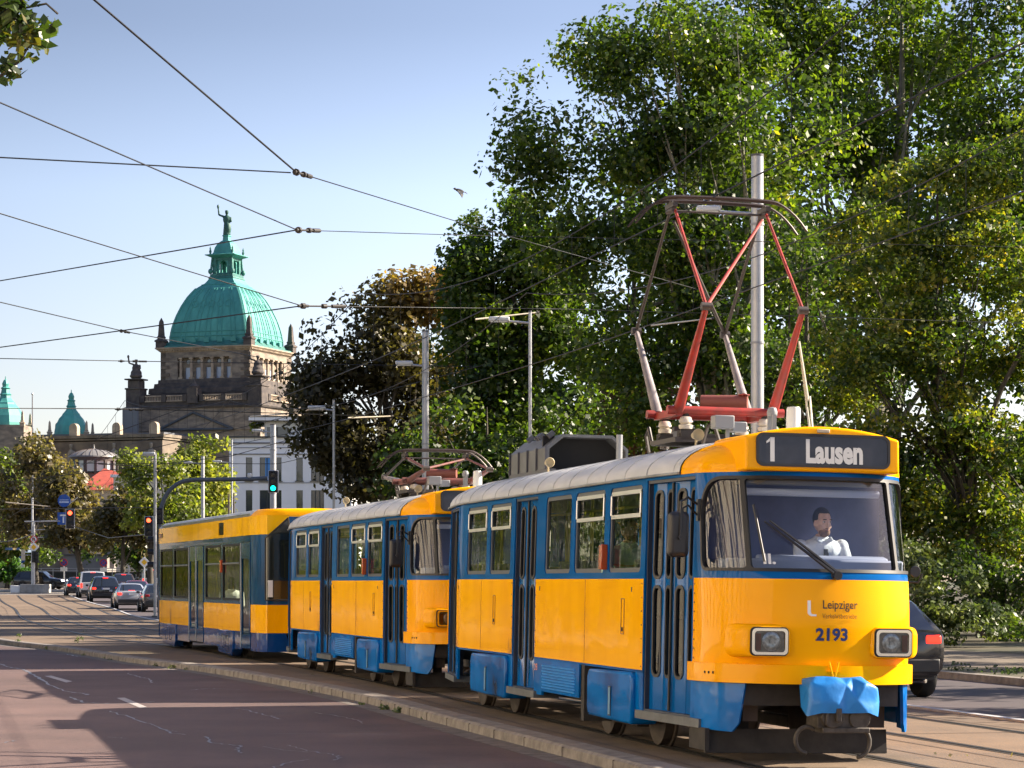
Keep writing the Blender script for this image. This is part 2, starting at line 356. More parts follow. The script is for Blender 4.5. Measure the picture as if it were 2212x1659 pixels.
def pantograph(root, x0, zb, knee_x, knee_z, head_z):
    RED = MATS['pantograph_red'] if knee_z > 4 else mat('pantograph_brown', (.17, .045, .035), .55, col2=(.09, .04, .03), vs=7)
    """four-legged diamond pantograph over the roof; arms carry their own names"""
    pg = MB()
    for xx in (-.38, .38): pg.tube((x0+xx, -.62, zb), (x0+xx, .62, zb), .046, n=12)
    for yy in (-.5, .5): pg.box((x0, yy, zb-.02), (.82, .07, .07))
    base = pg.build('pantograph_base', RED, root, smooth=40)
    for xx in (-.38, .38):
        for yy in (-.42, .42):
            MB().lathe([(.03, 0), (.07, .01), (.075, .05), (.05, .06), (.075, .08), (.06, .13), (.03, .14)], (x0+xx, yy, zb-.20), n=12).build('insulator', mat('insulator_ceramic', (.55, .50, .42), .3), base, smooth=60)
    ms = MB()
    for xx in (-.38, .38):
        for yy in (-.42, .42): ms.tube((x0+xx, yy, zb-.06), (x0+xx, yy, zb-.02), .035)
        ms.box((x0+xx, 0, zb-.26), (.09, 1.0, .05))
        for yy in (-.42, .42): ms.box((x0+xx, yy, zb-.25), (.14, .14, .10))
    ms.build('mounting_bracket', DUG, base)
    sp = MB(); sp.tube((x0-.15, -.1, zb+.13), (x0+.05, .34, zb+.13), .075, n=14); sp.build('spring_cylinder', mat('spring_housing', (.22, .07, .05), .5), base, smooth=40)
    l = MB(); l.tube((x0+.05, .28, zb-.02), (x0+.05, .3, zb+.22), .02); l.tube((x0+.05, .30, zb+.2), (x0+.05, .30, zb+.21), .06); l.build('spring_lever', RED, base)
    for sx_, mt in ((1, RED), (-1, PGR)):
        for yy in (-.5, .5):
            a = MB(); b0 = Vector((x0+sx_*.38, yy, zb)); k = Vector((x0+sx_*knee_x, yy, knee_z))
            a.tube(b0, b0+(k-b0)*.9, .056, .030, n=12); a.tube(b0+(k-b0)*.88, k, .03, n=8)
            ar = a.build('lower_arm', mt, root, smooth=40)
            j = MB(); j.tube(k+Vector((0, -.05, 0)), k+Vector((0, .05, 0)), .04); j.build('knee_joint', PDK, ar, smooth=40)
        hx = x0+sx_*.10
        for y0, y1 in ((-.5, -.5), (.5, .5), (-.5, .5) if sx_ > 0 else (.5, -.5)):
            k = Vector((x0+sx_*knee_x, y0, knee_z)); hd = Vector((hx, y1*.98, head_z))
            if y0 != y1: hd = k+(hd-k)*.93
            MB().tube(k, hd, .020, .016, n=8).build('upper_arm', mt if sx_ > 0 else PDK, root, smooth=40)
    h = MB()
    for yy in (-.5, .5):
        h.tube((x0-.12, yy, head_z), (x0+.12, yy, head_z), .03); h.box((x0, yy, head_z+.05), (.30, .05, .05)); h.tube((x0, yy, head_z), (x0, yy, head_z+.1), .02)
    h.tube((x0, -.5, head_z+.0), (x0, .5, head_z+.0), .012)
    hd = h.build('head_crossbar', PDK, root)
    for xx in (-.15, .15):
        st = MB(); pts = []
        for i in range(29):
            y = -.92+1.84*i/28; q = max(0, abs(y)-.52)/.40
            pts.append((x0+xx, y, head_z+.13-.03*(y/.6)**2*.5-.26*q**2))
        st.path(pts, [.022 if abs(p[1]) < .6 else .013 for p in pts], n=6)
        st.build('contact_strip', mat('carbon_strip', (.05, .035, .03), .45, metal=.3), hd, smooth=50)
    cb = MB(); kk = Vector((x0+knee_x, .5, knee_z))
    if knee_z > 4: cb.path([kk-Vector((.1, 0, .3)), kk+Vector((.12, .03, -.9)), (x0+knee_x+.1, .55, zb+.1), (x0+knee_x+.35, .5, zb-.28)], .012, n=6); cb.path([kk-Vector((.1, 0, .3)), kk+Vector((.06, .03, -.9)), (x0+knee_x+.02, .55, zb+.0), (x0+knee_x+.28, .5, zb-.28)], .012, n=6)
    if cb.v: cb.build('cable', mat('beige_cable', (.45, .42, .34), .6), base, smooth=60)
def seat(root, x, y):
    m = MB(); m.box((x, y, 1.30), (.42, .44, .06)); m.box((x-.2, y, 1.58), (.06, .42, .56), ry=R(-6)); m.tube((x, y, .88), (x, y, 1.28), .03)
    return m.build('seat', mat('seat_shell', (.10, .11, .14), .6), root, bevel=.02)
def make_old_car(label, loc, th, roll, display, raised, num):
    root = empty('tram_car', label, 'tram', loc, th-R(90), 'cars of the yellow and blue tram', rx=-roll)
    S = t4_shell(); P = S.P; FC = front_cuts(S); SC = side_cuts(S); ALLC = FC+SC+wrap_cuts(S)
    # body shell with window and door openings
    zb, zt = .74, 2.66
    a, b = S.sx(-6.0), S.far(-6.0)
    out = [(a, zb)]
    for d0, d1 in ((-5.98, -4.66), (-1.07, .08), (4.66, 5.98)):
        s0, s1 = S.sx(d0), S.sx(d1)
        if d0 < -5: out = [(S.S0-.001, zt), (S.S0-.001, zb), (S.sx(-6.0)+.0, zb)]; 
        out += [(s0, zb), (s0, 2.61), (s1, 2.61), (s1, zb)] if d0 > -5 else [(s0, 2.61), (s1, 2.61), (s1, zb)]
        if d0 < -5: out[2] = (s0, zb)
    Send = 2*S.S1-S.S0
    out += [(Send, zb), (Send, zt)]
    holes = [rrect(S.sx(p), 1.72, S.sx(q), 2.58, .07) for p, q in WINS]
    holes += [rrect(S.far(q), 1.72, S.far(p), 2.58, .07) for p, q in WINS+[(-1.05, .27), (4.75, 6.06), (-5.8, -4.7)]]
    sl, sr = S.sx(6.22), S.far(6.14)
    holes.append(rrect(sl, 1.73, sr, 2.60, .2, n=8, rs=(.10, .10, .42, .42)))
    bw = S.sy(-.5)
    holes.append(rrect(S.S0+.07, 1.72, S.sx(-6.70), 2.5, .08)); holes.append(rrect(Send-(S.sx(-6.70)-S.S0), 1.72, Send-.07, 2.5, .08))
    shell = plate('body_shell', out, holes, P, .05, BLU, root, ALLC, (1.68, 2.1), smooth=25)
    # yellow lower panels
    for x0, x1 in ((.10, 4.64), (-4.64, -1.09)):
        p = plate('side_panel', [(S.sx(x0), .765), (S.sx(x1), .765), (S.sx(x1), 1.655), (S.sx(x0), 1.655)], [], lambda u, v, o: P(u, v, o+.004), .0, YELD, root, list(SC)+[S.sx(x0)+i*.25 for i in range(1, 18) if S.sx(x0)+i*.25 < S.sx(x1)], (.9, 1.1, 1.3, 1.5), smooth=30)
        h = MB(); xc = 3.93 if x0 > 0 else -2.1
        q = P(S.sx(xc), 1.27, .006)
        plate('flap', rrect(S.sx(xc)-.06, 1.10, S.sx(xc)+.06, 1.46, .01, 2), [rrect(S.sx(xc)-.052, 1.108, S.sx(xc)+.052, 1.452, .008, 2)], lambda u, v, o: P(u, v, o+.010), .006, mat('panel_gap', (.25, .09, .01), .5), p)
        MB().box(P(S.sx(xc), 1.15, .012), (.03, .01, .04)).build('flap_lock', BLK, p)
        for xh in ([.32, 4.25] if x0 > 0 else [-4.45]):
            MB().box(P(S.sx(xh), 1.55, .006), (.02, .006, .05)).build('keyhole', BLK, p)
    rv = MB()
    for xr in (4.60, .13, -1.12, -4.60, 2.40, -2.9):
        if xr in (2.40, -2.9): continue
        for k in range(7): rv.box(P(S.sx(xr), .80+k*.135, .007), (.014, .008, .014))
    for k in range(9): rv.box(P(S.sx(6.07), .93+k*.085, .008), (.014, .008, .014))
    rv.build('rivets', mat('rivet_dark', (.30, .14, .02), .5), root)
    for xr in (2.40, -2.88): MB().box(P(S.sx(xr), 1.21, .005), (.006, .004, .88)).build('panel_seam', mat('panel_gap', (.25, .09, .01), .5), root)
    fl = plate('front_panel', [(S.sx(6.03), .84), (S.far(6.03), .84), (S.far(6.03), 1.665), (S.sx(6.03), 1.665)], [], lambda u, v, o: P(u, v, o+.004+.03*math.sin(math.pi*(1.67-v)/.9)*max(0, min(1, (P(u, v)[0]-6.2)/.5))), 0, YEL, root, FC, (.95, 1.1, 1.25, 1.4, 1.55), smooth=40)
    plate('side_panel', [(S.far(6.01), .765), (S.far(-6.0), .765), (S.far(-6.0), 1.655), (S.far(6.01), 1.655)], [], lambda u, v, o: P(u, v, o+.004), 0, YELD, root, SC, (1.2,), smooth=30)
    plate('rear_panel', [(S.S0-(S.sx(-6.02)-S.S0), .765), (S.sx(-6.02), .765), (S.sx(-6.02), 1.655), (S.S0-(S.sx(-6.02)-S.S0), 1.655)], [], lambda u, v, o: P(u, v, o+.004), 0, YEL, root, [2*S.S0-q for q in wrap_cuts(S)]+wrap_cuts(S), (), smooth=30)
    # bumper band
    bp = plate('bumper', [(S.sx(6.03), .725), (S.far(6.1), .725), (S.far(6.1), .895), (S.sx(6.03), .895)], [], lambda u, v, o: P(u, v, o+.055), .06, YEL, root, FC, (), smooth=30)
    MB().box((7.055, .0, .84), (.03, .12, .006)).tube((7.06, -.045, .93), (7.07, -.01, .80), .008).tube((7.06, .045, .93), (7.07, .01, .80), .008).build('jumper_hook', YEL, bp)
    for s_ in (0, 1, 2): MB().box(P(S.sx(6.40)+s_*.055, .81, .058), (.012, .012, .022)).build('socket', BLK, bp)
    # windows: rubber frame, pane, vent
    def window(s0, s1, vent, far=False):
        fr = plate('window_frame', rrect(s0, 1.72, s1, 2.58, .07), [rrect(s0+.045, 1.765, s1-.045, 2.535, .045)], lambda u, v, o: P(u, v, o-.012), .03, mat('grey_rubber', (.07, .08, .09), .5), root, SC)
        plate('pane', rrect(s0+.04, 1.76, s1-.04, 2.54, .045), [], lambda u, v, o: P(u, v, o-.030), 0, GLT, fr, SC)
        if vent:
            al = MB(); n = 8
            for z in (2.285, 2.52): 
                al.add(*strip(lambda q: P(q, z-.02, .0), lambda q: P(q, z+.02, .0), s0+.05, s1-.05, n))
                al.add(*strip(lambda q: P(q, z+.02, .0), lambda q: P(q, z+.02, -.03), s0+.05, s1-.05, n))
                al.add(*strip(lambda q: P(q, z-.02, .0), lambda q: P(q, z-.02, -.03), s0+.05, s1-.05, n))
            al.tube(P(s0+.055, 2.3, .0), P(s0+.055, 2.5, .0), .01); al.tube(P(s1-.055, 2.3, .0), P(s1-.055, 2.5, .0), .01)
            v = al.build('vent_frame', ALU, fr, fix=False)
            tl = MB(); tl.add(*strip(lambda q: P(q, 2.31, -.04), lambda q: P(q, 2.47, -.22), s0+.07, s1-.07, 3)); tl.build('vent_pane', GLT, v, fix=False)
    for i, (p, q) in enumerate(WINS):
        window(S.sx(p), S.sx(q), i != 0)
        window(S.far(q), S.far(p), i != 0, True)
    for p, q in ((-1.05, .27), (4.75, 6.06), (-5.8, -4.7)): window(S.far(q), S.far(p), False, True)
    plate('rear_pane', rrect(S.S0-.62, 1.72, S.S0+.62, 2.5, .08), [], lambda u, v, o: P(u, v, o-.03), 0, GLT, root, wrap_cuts(S))
    # windscreen
    wf = plate('windscreen_frame', rrect(sl, 1.73, sr, 2.60, .2, n=8, rs=(.10, .10, .42, .42)),
          [rrect(sl+.035, 1.76, S.sy(-.722), 2.57, .1, n=8, rs=(.08, .03, .02, .38)), rrect(S.sy(-.688), 1.76, S.sy(.688), 2.57, .03, rs=(.03, .03, .03, .03)), rrect(S.sy(.722), 1.76, sr-.035, 2.57, .1, n=8, rs=(.03, .08, .38, .02))],
          lambda u, v, o: P(u, v, o+.008), .045, BLK, root, FC, (1.68,), smooth=40)
    plate('windscreen', rrect(sl+.02, 1.745, sr-.02, 2.585, .2, n=8, rs=(.10, .10, .40, .40)), [], lambda u, v, o: P(u, v, o-.018), 0, GLW, root, FC, (), smooth=60)
    # folding doors
    for di, (d0, d1) in enumerate(DOORS):
        s0, s1 = S.sx(d0), S.sx(d1)
        bf = plate('door_frame', [(s0-.0, .37), (s1, .37), (s1, 2.61), (s0, 2.61)], [[(s0+.03, .39), (s1-.03, .39), (s1-.03, 2.58), (s0+.03, 2.58)]], lambda u, v, o: P(u, v, o-.012), .09, mat('door_surround', (.02, .028, .05), .5), root, SC)
        n = 4; w = (s1-s0-.06)/n
        for k in range(n):
            a, b = s0+.03+k*w, s0+.03+(k+1)*w; tw = .03 if k % 2 == 0 else 0
            def dm(u, v, o, a=a, b=b, k=k): return P(u, v, o-.055-(.028*((u-a)/(b-a)) if k % 2 == 0 else .028*((b-u)/(b-a))))
            slots = [rrect(a+.07, 1.67, b-.07, 2.50, .07, 6), rrect(a+.07, .72, b-.07, 1.58, .07, 6)]
            lf = plate('door_leaf', [(a+.004, .385), (b-.004, .385), (b-.004, 2.58), (a+.004, 2.58)], slots, dm, .03, BLU, root, (), ())
            for z0, z1 in ((1.67, 2.50), (.72, 1.58)):
                plate('door_seal', rrect(a+.055, z0-.015, b-.055, z1+.015, .08, 6), [rrect(a+.085, z0+.015, b-.085, z1-.015, .055, 6)], lambda u, v, o, dm=dm: dm(u, v, o+.008), .02, BLK, lf)
                plate('door_pane', rrect(a+.07, z0, b-.07, z1, .07, 6), [], lambda u, v, o, dm=dm: dm(u, v, o-.012), 0, GLD, lf)
        mid = (s0+s1)/2
        MB().tube(P(mid, .4, -.03), P(mid, 2.57, -.03), .014).build('door_edge_seal', BLK, bf)
        MB().tube(P(mid-.045, .4, -.045), P(mid-.045, 2.57, -.045), .008).build('door_edge_rail', ALU, bf)
        st = plate('step', [(s0-.14, .295), (s1+(.30 if di == 0 else .14), .295), (s1+(.30 if di == 0 else .14), .375), (s0-.14, .375)], [], lambda u, v, o: P(u, v, o+.035), .30, GRY, root, list(SC)+FC, ())
    # skirts, bogie covers, perforated grille
    for x0, x1, z0 in ((4.40, 4.66, .34), (.08, .46, .34), (-1.28, -1.07, .34), (-4.66, -4.42, .34), (5.98, 6.12, .34), (-6.2, -5.98, .34)):
        plate('skirt', [(S.sx(x0), z0), (S.sx(x1), z0), (S.sx(x1), .762), (S.sx(x0), .762)], [], lambda u, v, o: P(u, v, o), .03, BLS, root, SC)
    for sg in (-1, 1):
        f0, f1 = (S.sx(6.10), S.sy(-.72)) if sg < 0 else (S.sy(.80), S.far(6.10))
        poly = [(f0, .30), (f0, .72), (f1, .72), (f1-.06, .36), (f1-.13, .28)] if sg < 0 else [(f1, .30), (f1, .72), (f0, .72), (f0+.04, .36), (f0+.1, .28)]
        plate('front_skirt', poly, [], lambda u, v, o: P(u, v, o+.01-.12*(.72-v)*0), .03, BLS, root, FC)
    for x0, x1 in ((2.68, 4.42), (-3.31, -1.26)):
        c = MB(); f = lambda o, q: [(q[0], -1.10-o, q[1])]
        pf = [(x0, .26), (x1, .24), (x1, .735), (x0+.0, .70)]
        c.prism([(x0+.06, .23), (x1-.03, .22), (x1, .28), (x1, .70), (x1-.08, .735), (x0+.06, .72), (x0, .64), (x0, .32)], lambda p: Vector((p[0], -1.145, p[1])), lambda p: Vector((p[0], -.86, p[1])))
        cv = c.build('bogie_cover', BLS, root, bevel=.03, seg=3)
        xs = x0+.95; MB().box((xs, -1.148, .42), (.10, .01, .30)).build('cover_slot', mat('slot_dark', (.01, .03, .08), .5), cv); MB().box((xs+.012, -1.154, .42), (.07, .008, .27)).build('slot_plate', mat('slot_blue', (.12, .26, .4), .4), cv)
    g = plate('perforated_grille', rrect(.50, .385, 2.22, .742, .02, 2), [], lambda u, v, o: P(S.sx(u), v, o+.01), .02, BLS, root)
    gm = MB()
    for i in range(26):
        for j in range(9):
            x = .56+i*.058+(j % 2)*.029; z = .43+j*.031; gm.box((x, -1.116, z), (.036, .012, .014), ry=R(8))
    gm.build('grille_slots', mat('grille_light', (.05, .34, .80), .3), g)
    # far side skirt, underframe, bogies
    for sgn, x0, x1 in ((1, -6.0, -4.3), (1, -1.9, 1.9), (1, 4.3, 6.1)):
        plate('skirt', [(S.far(x1), .34), (S.far(x0), .34), (S.far(x0), .762), (S.far(x1), .762)], [], P, .03, BLS, root, SC)
    u = MB(); u.box((0, 0, .66), (11.4, 1.66, .16)); u.box((0.2, 0, .45), (1.6, 1.5, .30)); u.box((-5.5, 0, .55), (2.2, 1.2, .2)); u.box((6.0, 0, .62), (1.4, 1.5, .2))
    u.box((2.35, -.85, .45), (.12, .5, .6)); u.box((1.9, .2, .40), (.3, .6, .25))
    u.build('underframe', DUG, root)
    for bx in (3.2, -3.2):
        bg = MB(); bg.box((bx, -.80, .38), (2.2, .12, .18)).box((bx, .80, .38), (2.2, .12, .18)).box((bx, 0, .42), (.5, 1.7, .2)).box((bx, -.80, .22), (1.0, .14, .12)).box((bx, .80, .22), (1.0, .14, .12))
        for k in (-.5, .5): bg.box((bx+k, -.87, .33), (.16, .04, .12)); bg.tube((bx+k, -.86, .2), (bx+k, -.86, .45), .04)
        bo = bg.build('bogie', DUG, root, bevel=.01)
        for dx in (-.95, .95):
            for sy_ in (-1, 1):
                w = MB(); w.lathe([(.05, -.06), (.24, -.045), (.27, -.055), (.33, -.05), (.335, .04), (.36, .05), (.36, .075), (.05, .075)], (bx+dx, sy_*.74, .338), n=28, axis='Y')
                w.lathe([(.0, -.10), (.09, -.10), (.10, -.05)], (bx+dx, sy_*.74, .338), n=16, axis='Y') if sy_ < 0 else None
                w.build('wheel', mat('wheel_steel', (.055, .042, .034), .7, metal=.3, var=.3, vs=5), bo, smooth=40)
    lg = MB(); lg.box((6.35, -.1, .18), (.05, 1.75, .22), ry=R(-8)); lg.box((6.2, -.98, .2), (.5, .04, .2)); lg.box((6.1, .55, .45), (.1, .12, .5)); lg.box((6.1, -.55, .45), (.1, .12, .5)); lg.build('lifeguard', DUG, root)
    for c_, d_ in (((6.35, .66, .52), (.10, .16, .42)), ((6.5, -.6, .55), (.06, .14, .36)), ((6.45, -.35, .62), (.06, .55, .18))): MB().box(c_, d_).build('support_post', mat('brown_frame', (.07, .05, .04), .8, var=.3), root)
    # coupler with blue cover
    cp = MB(); cp.tube((6.5, 0, .45), (7.1, 0, .42), .07); cp.box((7.15, -.02, .45), (.30, .42, .2)); cp.lathe([(.05, 0), (.12, .01), (.13, .05), (.10, .07), (.11, .10)], (7.24, -.10, .46), n=16, axis='X'); cp.lathe([(.03, 0), (.10, .01), (.10, .06)], (7.26, .16, .44), n=14, axis='X')
    cp.box((7.22, .03, .335), (.22, .44, .05)); cp.box((7.36, -.06, .47), (.06, .05, .12)); cp.box((7.34, -.16, .45), (.05, .03, .14))
    for yy, r_ in ((-.30, .13), (.17, .15)):
        cp.path([(7.22, yy+r_*math.sin(t)*(-1 if yy < 0 else 1)*.8, .36-r_*(1-math.cos(t))*.9) for t in [R(q) for q in range(-40, 181, 20)]], .022, n=6)
    cp.build('coupler', mat('coupler_iron', (.075, .065, .055), .6, metal=.4, var=.4, vs=12), root, bevel=.008)
    random.seed(5)
    tp = bmesh.new(); nx, ny, nz = 4, 6, 3
    pts = []
    for i in range(ny+1):
        y = -.315+.63*i/ny
        row = [(7.0, y*.92, .78), (7.27, y*.84, .80), (7.37, y*.97, .74), (7.38, y*1.05, .60), (7.37, y*1.06, .49)]
        for j in range(len(row)):
            q = row[j]; k = .016 if 0 < j < 4 else .003
            if abs(y) > .3: q = (q[0]-.05, q[1], q[2]-.01)
            pts.append((q[0]+random.uniform(-k, k)*1.6, q[1]+random.uniform(-k, k), q[2]+random.uniform(-k, k)*1.2-(.025 if j == 4 and i in (0, 6) else 0)))
    tm = MB(); F = []
    for i in range(ny):
        for j in range(4): q = i*5+j; F += [(q, q+1, q+6), (q, q+6, q+5)] if (i+j) % 2 else [(q, q+1, q+5), (q+1, q+6, q+5)]
    for i0 in (0, ny*5): 
        s_ = len(pts); y = pts[i0][1]*1.0; pts.append((7.02, y, .52)); F += [(i0, i0+1, s_), (i0+1, i0+2, s_), (i0+2, i0+3, s_), (i0+3, i0+4, s_)]
    tm.add(pts, F); tp.free()
    cc = tm.build('coupler_cover', mat('cover_blue', (.012, .20, .58), .45, var=.15, vs=4, bump=.5, bs=5), root, fix=True)
    sd_ = cc.modifiers.new('s', 'SUBSURF'); sd_.levels = 2; sd_.render_levels = 2; ca_ = cc.data.attributes.new('crease_edge', 'FLOAT', 'EDGE'); ca_.data.foreach_set('value', [.62]*len(cc.data.edges)); cc.data.polygons.foreach_set('use_smooth', [True]*len(cc.data.polygons))
    # headlights
    for sy_ in (-1, 1):
        yc = sy_*.585; base = P(S.sy(yc), 1.1); xf = 6.99
        hb = MB()
        ring0 = rrect(yc-(.34 if sy_ < 0 else .23), .950, yc+(.34 if sy_ > 0 else .23), 1.265, .09, 6); ring1 = rrect(yc-.185, .968, yc+.185, 1.238, .05, 6)
        n = len(ring0)
        def surf(y, z): return P(S.sy(max(-.99, min(.99, y*1.06))), z)[0]-.015
        vs = [Vector((surf(y, z) if sy_*y > 0 else surf(y, z), y*1.0, z)) for y, z in ring0]+[Vector((xf-.035, yc+(y-yc)*(.72 if (y-yc)*sy_ > 0 else .93), 1.105+(z-1.105)*.90)) for y, z in ring0]+[Vector((xf, y, z)) for y, z in ring1]
        hb.add(vs, [(i, (i+1) % n, n+(i+1) % n, n+i) for i in range(n)]+[(n+i, n+(i+1) % n, 2*n+(i+1) % n, 2*n+i) for i in range(n)]+[tuple(range(2*n, 3*n))])
        hs = hb.build('headlight_housing', YEL, root, smooth=75)
        fm = lambda u, v, o: Vector((xf+o, u, v))
        plate('headlight_gasket', rrect(yc-.18, .975, yc+.18, 1.233, .045, 6), [rrect(yc-.165, .99, yc+.165, 1.218, .035, 6)], lambda u, v, o: fm(u, v, o+.008), .012, BLK, hs)
        hl = plate('headlight', rrect(yc-.168, .986, yc+.168, 1.222, .04, 6), [rrect(yc-.142, 1.010, yc+.142, 1.198, .03, 6)], lambda u, v, o: fm(u, v, o+.024), .03, CHR, root)
        plate('reflector', rrect(yc-.14, 1.01, yc+.14, 1.2, .02, 4), [], lambda u, v, o: fm(u, v, .004), 0, mat('lamp_bowl', (.16, .14, .13), .25, metal=.6, var=.4, vs=20), hl)
        ln = MB(); ln.lathe([(.0, .006), (.045, .007), (.08, .010), (.088, .006)], (xf, yc-.018*sy_, 1.105), n=24, axis='X'); ln.box((xf+.012, yc-.018*sy_, 1.105), (.006, .04, .035)); ln.build('lens', mat('lamp_lens', (.40, .41, .41), .22, metal=.5, var=.5, vs=30), hl, smooth=60)
        MB().box((xf+.012, yc+.105*(1 if sy_ > 0 else -1), 1.10), (.004, .05, .15)).build('indicator', mat('dark_red_lens', (.14, .01, .01), .2), hl)
        plate('lamp_glass', rrect(yc-.135, 1.014, yc+.135, 1.195, .022, 4), [], lambda u, v, o: fm(u, v, .020), 0, GLW, hl)
    # front lettering
    def fp(y0, z0):
        def q(u, v, o):
            y = y0+u; z = z0+v; b = P(S.sy(y if abs(y) > 1e-4 else 1e-4), z); return Vector((b[0]+.012+.03*math.sin(math.pi*(1.67-z)/.9), y, z))
        return q
    if num:
        NB = mat('lettering_navy', (.0, .02, .12), .4); DKB = mat('lettering_brown', (.06, .02, .0), .4)
        text_part('fleet_number', num, .15, 1.02, fp(-.158, 1.122), NB, fl, offset=.0055)
        text_part('lettering', 'Leipziger', .108, .86, fp(-.10, 1.405), mat('lettering_dark', (.03, .015, .01), .4), fl, offset=.001)
        text_part('lettering', 'Verkehrsbetriebe', .062, .75, fp(-.10, 1.318), mat('lettering_brown2', (.22, .08, .0), .4), fl)
        lg = [(-.235, 1.475), (-.235, 1.36), (-.222, 1.343), (-.20, 1.335), (-.155, 1.335), (-.155, 1.352), (-.19, 1.353), (-.202, 1.36), (-.206, 1.375), (-.206, 1.475)]
        g_ = fp(0, 0); lm = MB(); lm.add([g_(y, z, 0)+Vector((.001, 0, 0)) for y, z in lg], [tuple(range(len(lg)))]); lm.build('logo', WHT, fl)
        text_part('fleet_number', num, .11, .62, lambda u, v, o: Vector((.12+u, -1.106, .615+v)), mat('lettering_orange', (.85, .30, .12), .5), root, offset=.001)
        text_part('window_lettering', 'II.', .125, 1.25, lambda u, v, o: P(S.sy(-.60+u), 1.80+v, -.012), WHT, root, offset=.004)
    # roof
    K = [R(q) for q in (0, 8, 17, 27, 38, 50, 62, 76, 90)]
    def ring(ph, edge=0.0):
        k = math.cos(ph); zz = 2.66+.36*math.sin(ph)**.95
        def f(q):
            b = P(q, 2.66, edge); x, y = b[0], b[1]
            if x > 5.3: x = 5.3+(x-5.3)*max(0, k)**.55
            if x < -5.3: x = -5.3+(x+5.3)*max(0, k)**.55
            zf = 1.0
            return Vector((x, y*k, zz))
        return f
    n1 = 30; xs = [S.sx(-6.0)+(S.sx(5.6)-S.sx(-6.0))*i/n1 for i in range(n1+1)]
    rear = [S.S0+(S.sx(-6.0)-S.S0)*i/14 for i in range(14)]
    gl = rear+xs; fr_ = [S.sx(5.6)+(S.S1-S.sx(5.6))*i/30 for i in range(31)]
    def roofmesh(qs, name, m, e=.02):
        mb = MB(); full = qs; full2 = [2*S.S1-q for q in reversed(qs)]
        for part in (full, full2):
            rows = [[ring(ph, e)(q) for q in part] for ph in K]
            nn = len(part); vs = [v for r_ in rows for v in r_]
            low = [v+Vector((0, 0, -.025)) for v in rows[0]]
            fs = [(j*nn+i, j*nn+i+1, (j+1)*nn+i+1, (j+1)*nn+i) for j in range(len(K)-1) for i in range(nn-1)]
            b0 = len(vs); vs += low; fs += [(i, i+1, b0+i+1, b0+i) for i in range(nn-1)]
            mb.add(vs, fs)
        me = bpy.data.meshes.new(name); me.from_pydata(mb.v, [], mb.f)
        bm = bmesh.new(); bm.from_mesh(me); bmesh.ops.remove_doubles(bm, verts=bm.verts, dist=.002); bmesh.ops.recalc_face_normals(bm, faces=bm.faces); bm.to_mesh(me); bm.free()
        return mesh_obj(name, me, m, root, 35)
    rf = roofmesh(gl, 'roof', ROOFG); roofmesh(fr_, 'roof_front', YEL, .006)
    rb = MB()
    for i in range(15):
        x = -5.2+i*.76; rb.path([(x, -ring(ph)(S.sx(x))[1]*-1*1.0 if 0 else ring(ph, .022)(S.sx(x))[1], ring(ph)(S.sx(x))[2]+.003) for ph in K]+[(x, -ring(ph, .022)(S.sx(x))[1], ring(ph)(S.sx(x))[2]+.003) for ph in reversed(K[:-1])], .006, n=4)
    rb.build('roof_seam', ROOFG, rf, smooth=60)
    gt = MB()
    for part in (gl,): 
        gt.path([ring(0, .03)(q)+Vector((0, 0, -.012)) for q in part], .014, n=6); gt.path([ring(0, .03)(2*S.S1-q)+Vector((0, 0, -.012)) for q in part], .014, n=6)
    gt.build('gutter', ROOFD, rf, smooth=50)
    # destination box
    top = lambda y: 3.055-.10*(y/.72)**2
    ys = [-.735+1.47*i/12 for i in range(13)]
    poly = [(-.735, 2.64), (.735, 2.64)]+[(y, top(y)) for y in reversed(ys)]
    db = MB().prism(poly, lambda p: Vector((5.7, p[0], min(p[1], 3.0))), lambda p: Vector((6.70-.06*(p[1]-2.65), p[0], p[1]))).build('destination_box', YEL, root, bevel=.025, seg=3)
    fx = lambda u, v, o: Vector((6.702-.06*(v-2.65)+o, u, v))
    plate('display_gasket', rrect(-.64, 2.68, .64, 2.985, .07, 6), [rrect(-.615, 2.705, .615, 2.96, .055, 6)], lambda u, v, o: fx(u, v, o+.010), .012, BLK, db)
    dp = plate('destination_display', rrect(-.63, 2.69, .63, 2.975, .06, 6), [], lambda u, v, o: fx(u, v, .003), 0, mat('display_black', (.028, .028, .036), .25, var=.3, vs=5), db)
    if display:
        LM = mat('display_letters', (.62, .62, .60), .5)
        text_part('lettering', display[0], .28, .75, lambda u, v, o: fx(-.54+u, 2.737+v, .007), LM, dp, offset=.014)
        text_part('lettering', display[1], .285, .70, lambda u, v, o: fx(-.175+u, 2.728+v, .007), LM, dp, offset=.012)
        plate('lettering', [(-.512, 2.905), (-.512, 2.935), (-.545, 2.905), (-.545, 2.885)], [], lambda u, v, o: fx(u, v, .011), 0, LM, dp)
    MB().box((6.68, 0, 3.012), (.03, .12, .035)).build('marker_lamp', mat('marker_glass', (.5, .42, .3), .2), db, bevel=.008)
    # mirror, wipers
    mk = MB(); mk.box((6.16, -1.20, 2.06), (.10, .20, .42)); mr = mk.build('mirror', BLKP, root, bevel=.05, seg=4)
    ma = MB(); ma.path([(6.10, -1.0, 2.34), (6.13, -1.10, 2.40), (6.20, -1.19, 2.36), (6.24, -1.20, 2.02)], .012, n=6); ma.path([(6.10, -1.0, 2.24), (6.13, -1.10, 2.33), (6.20, -1.17, 2.30), (6.22, -1.19, 2.1)], .010, n=6); ma.box((6.10, -.985, 2.29), (.06, .04, .2)); ma.tube((6.22, -1.20, 2.03), (6.25, -1.20, 2.03), .02)
    ma.build('mirror_arm', BLKP, mr, smooth=40)
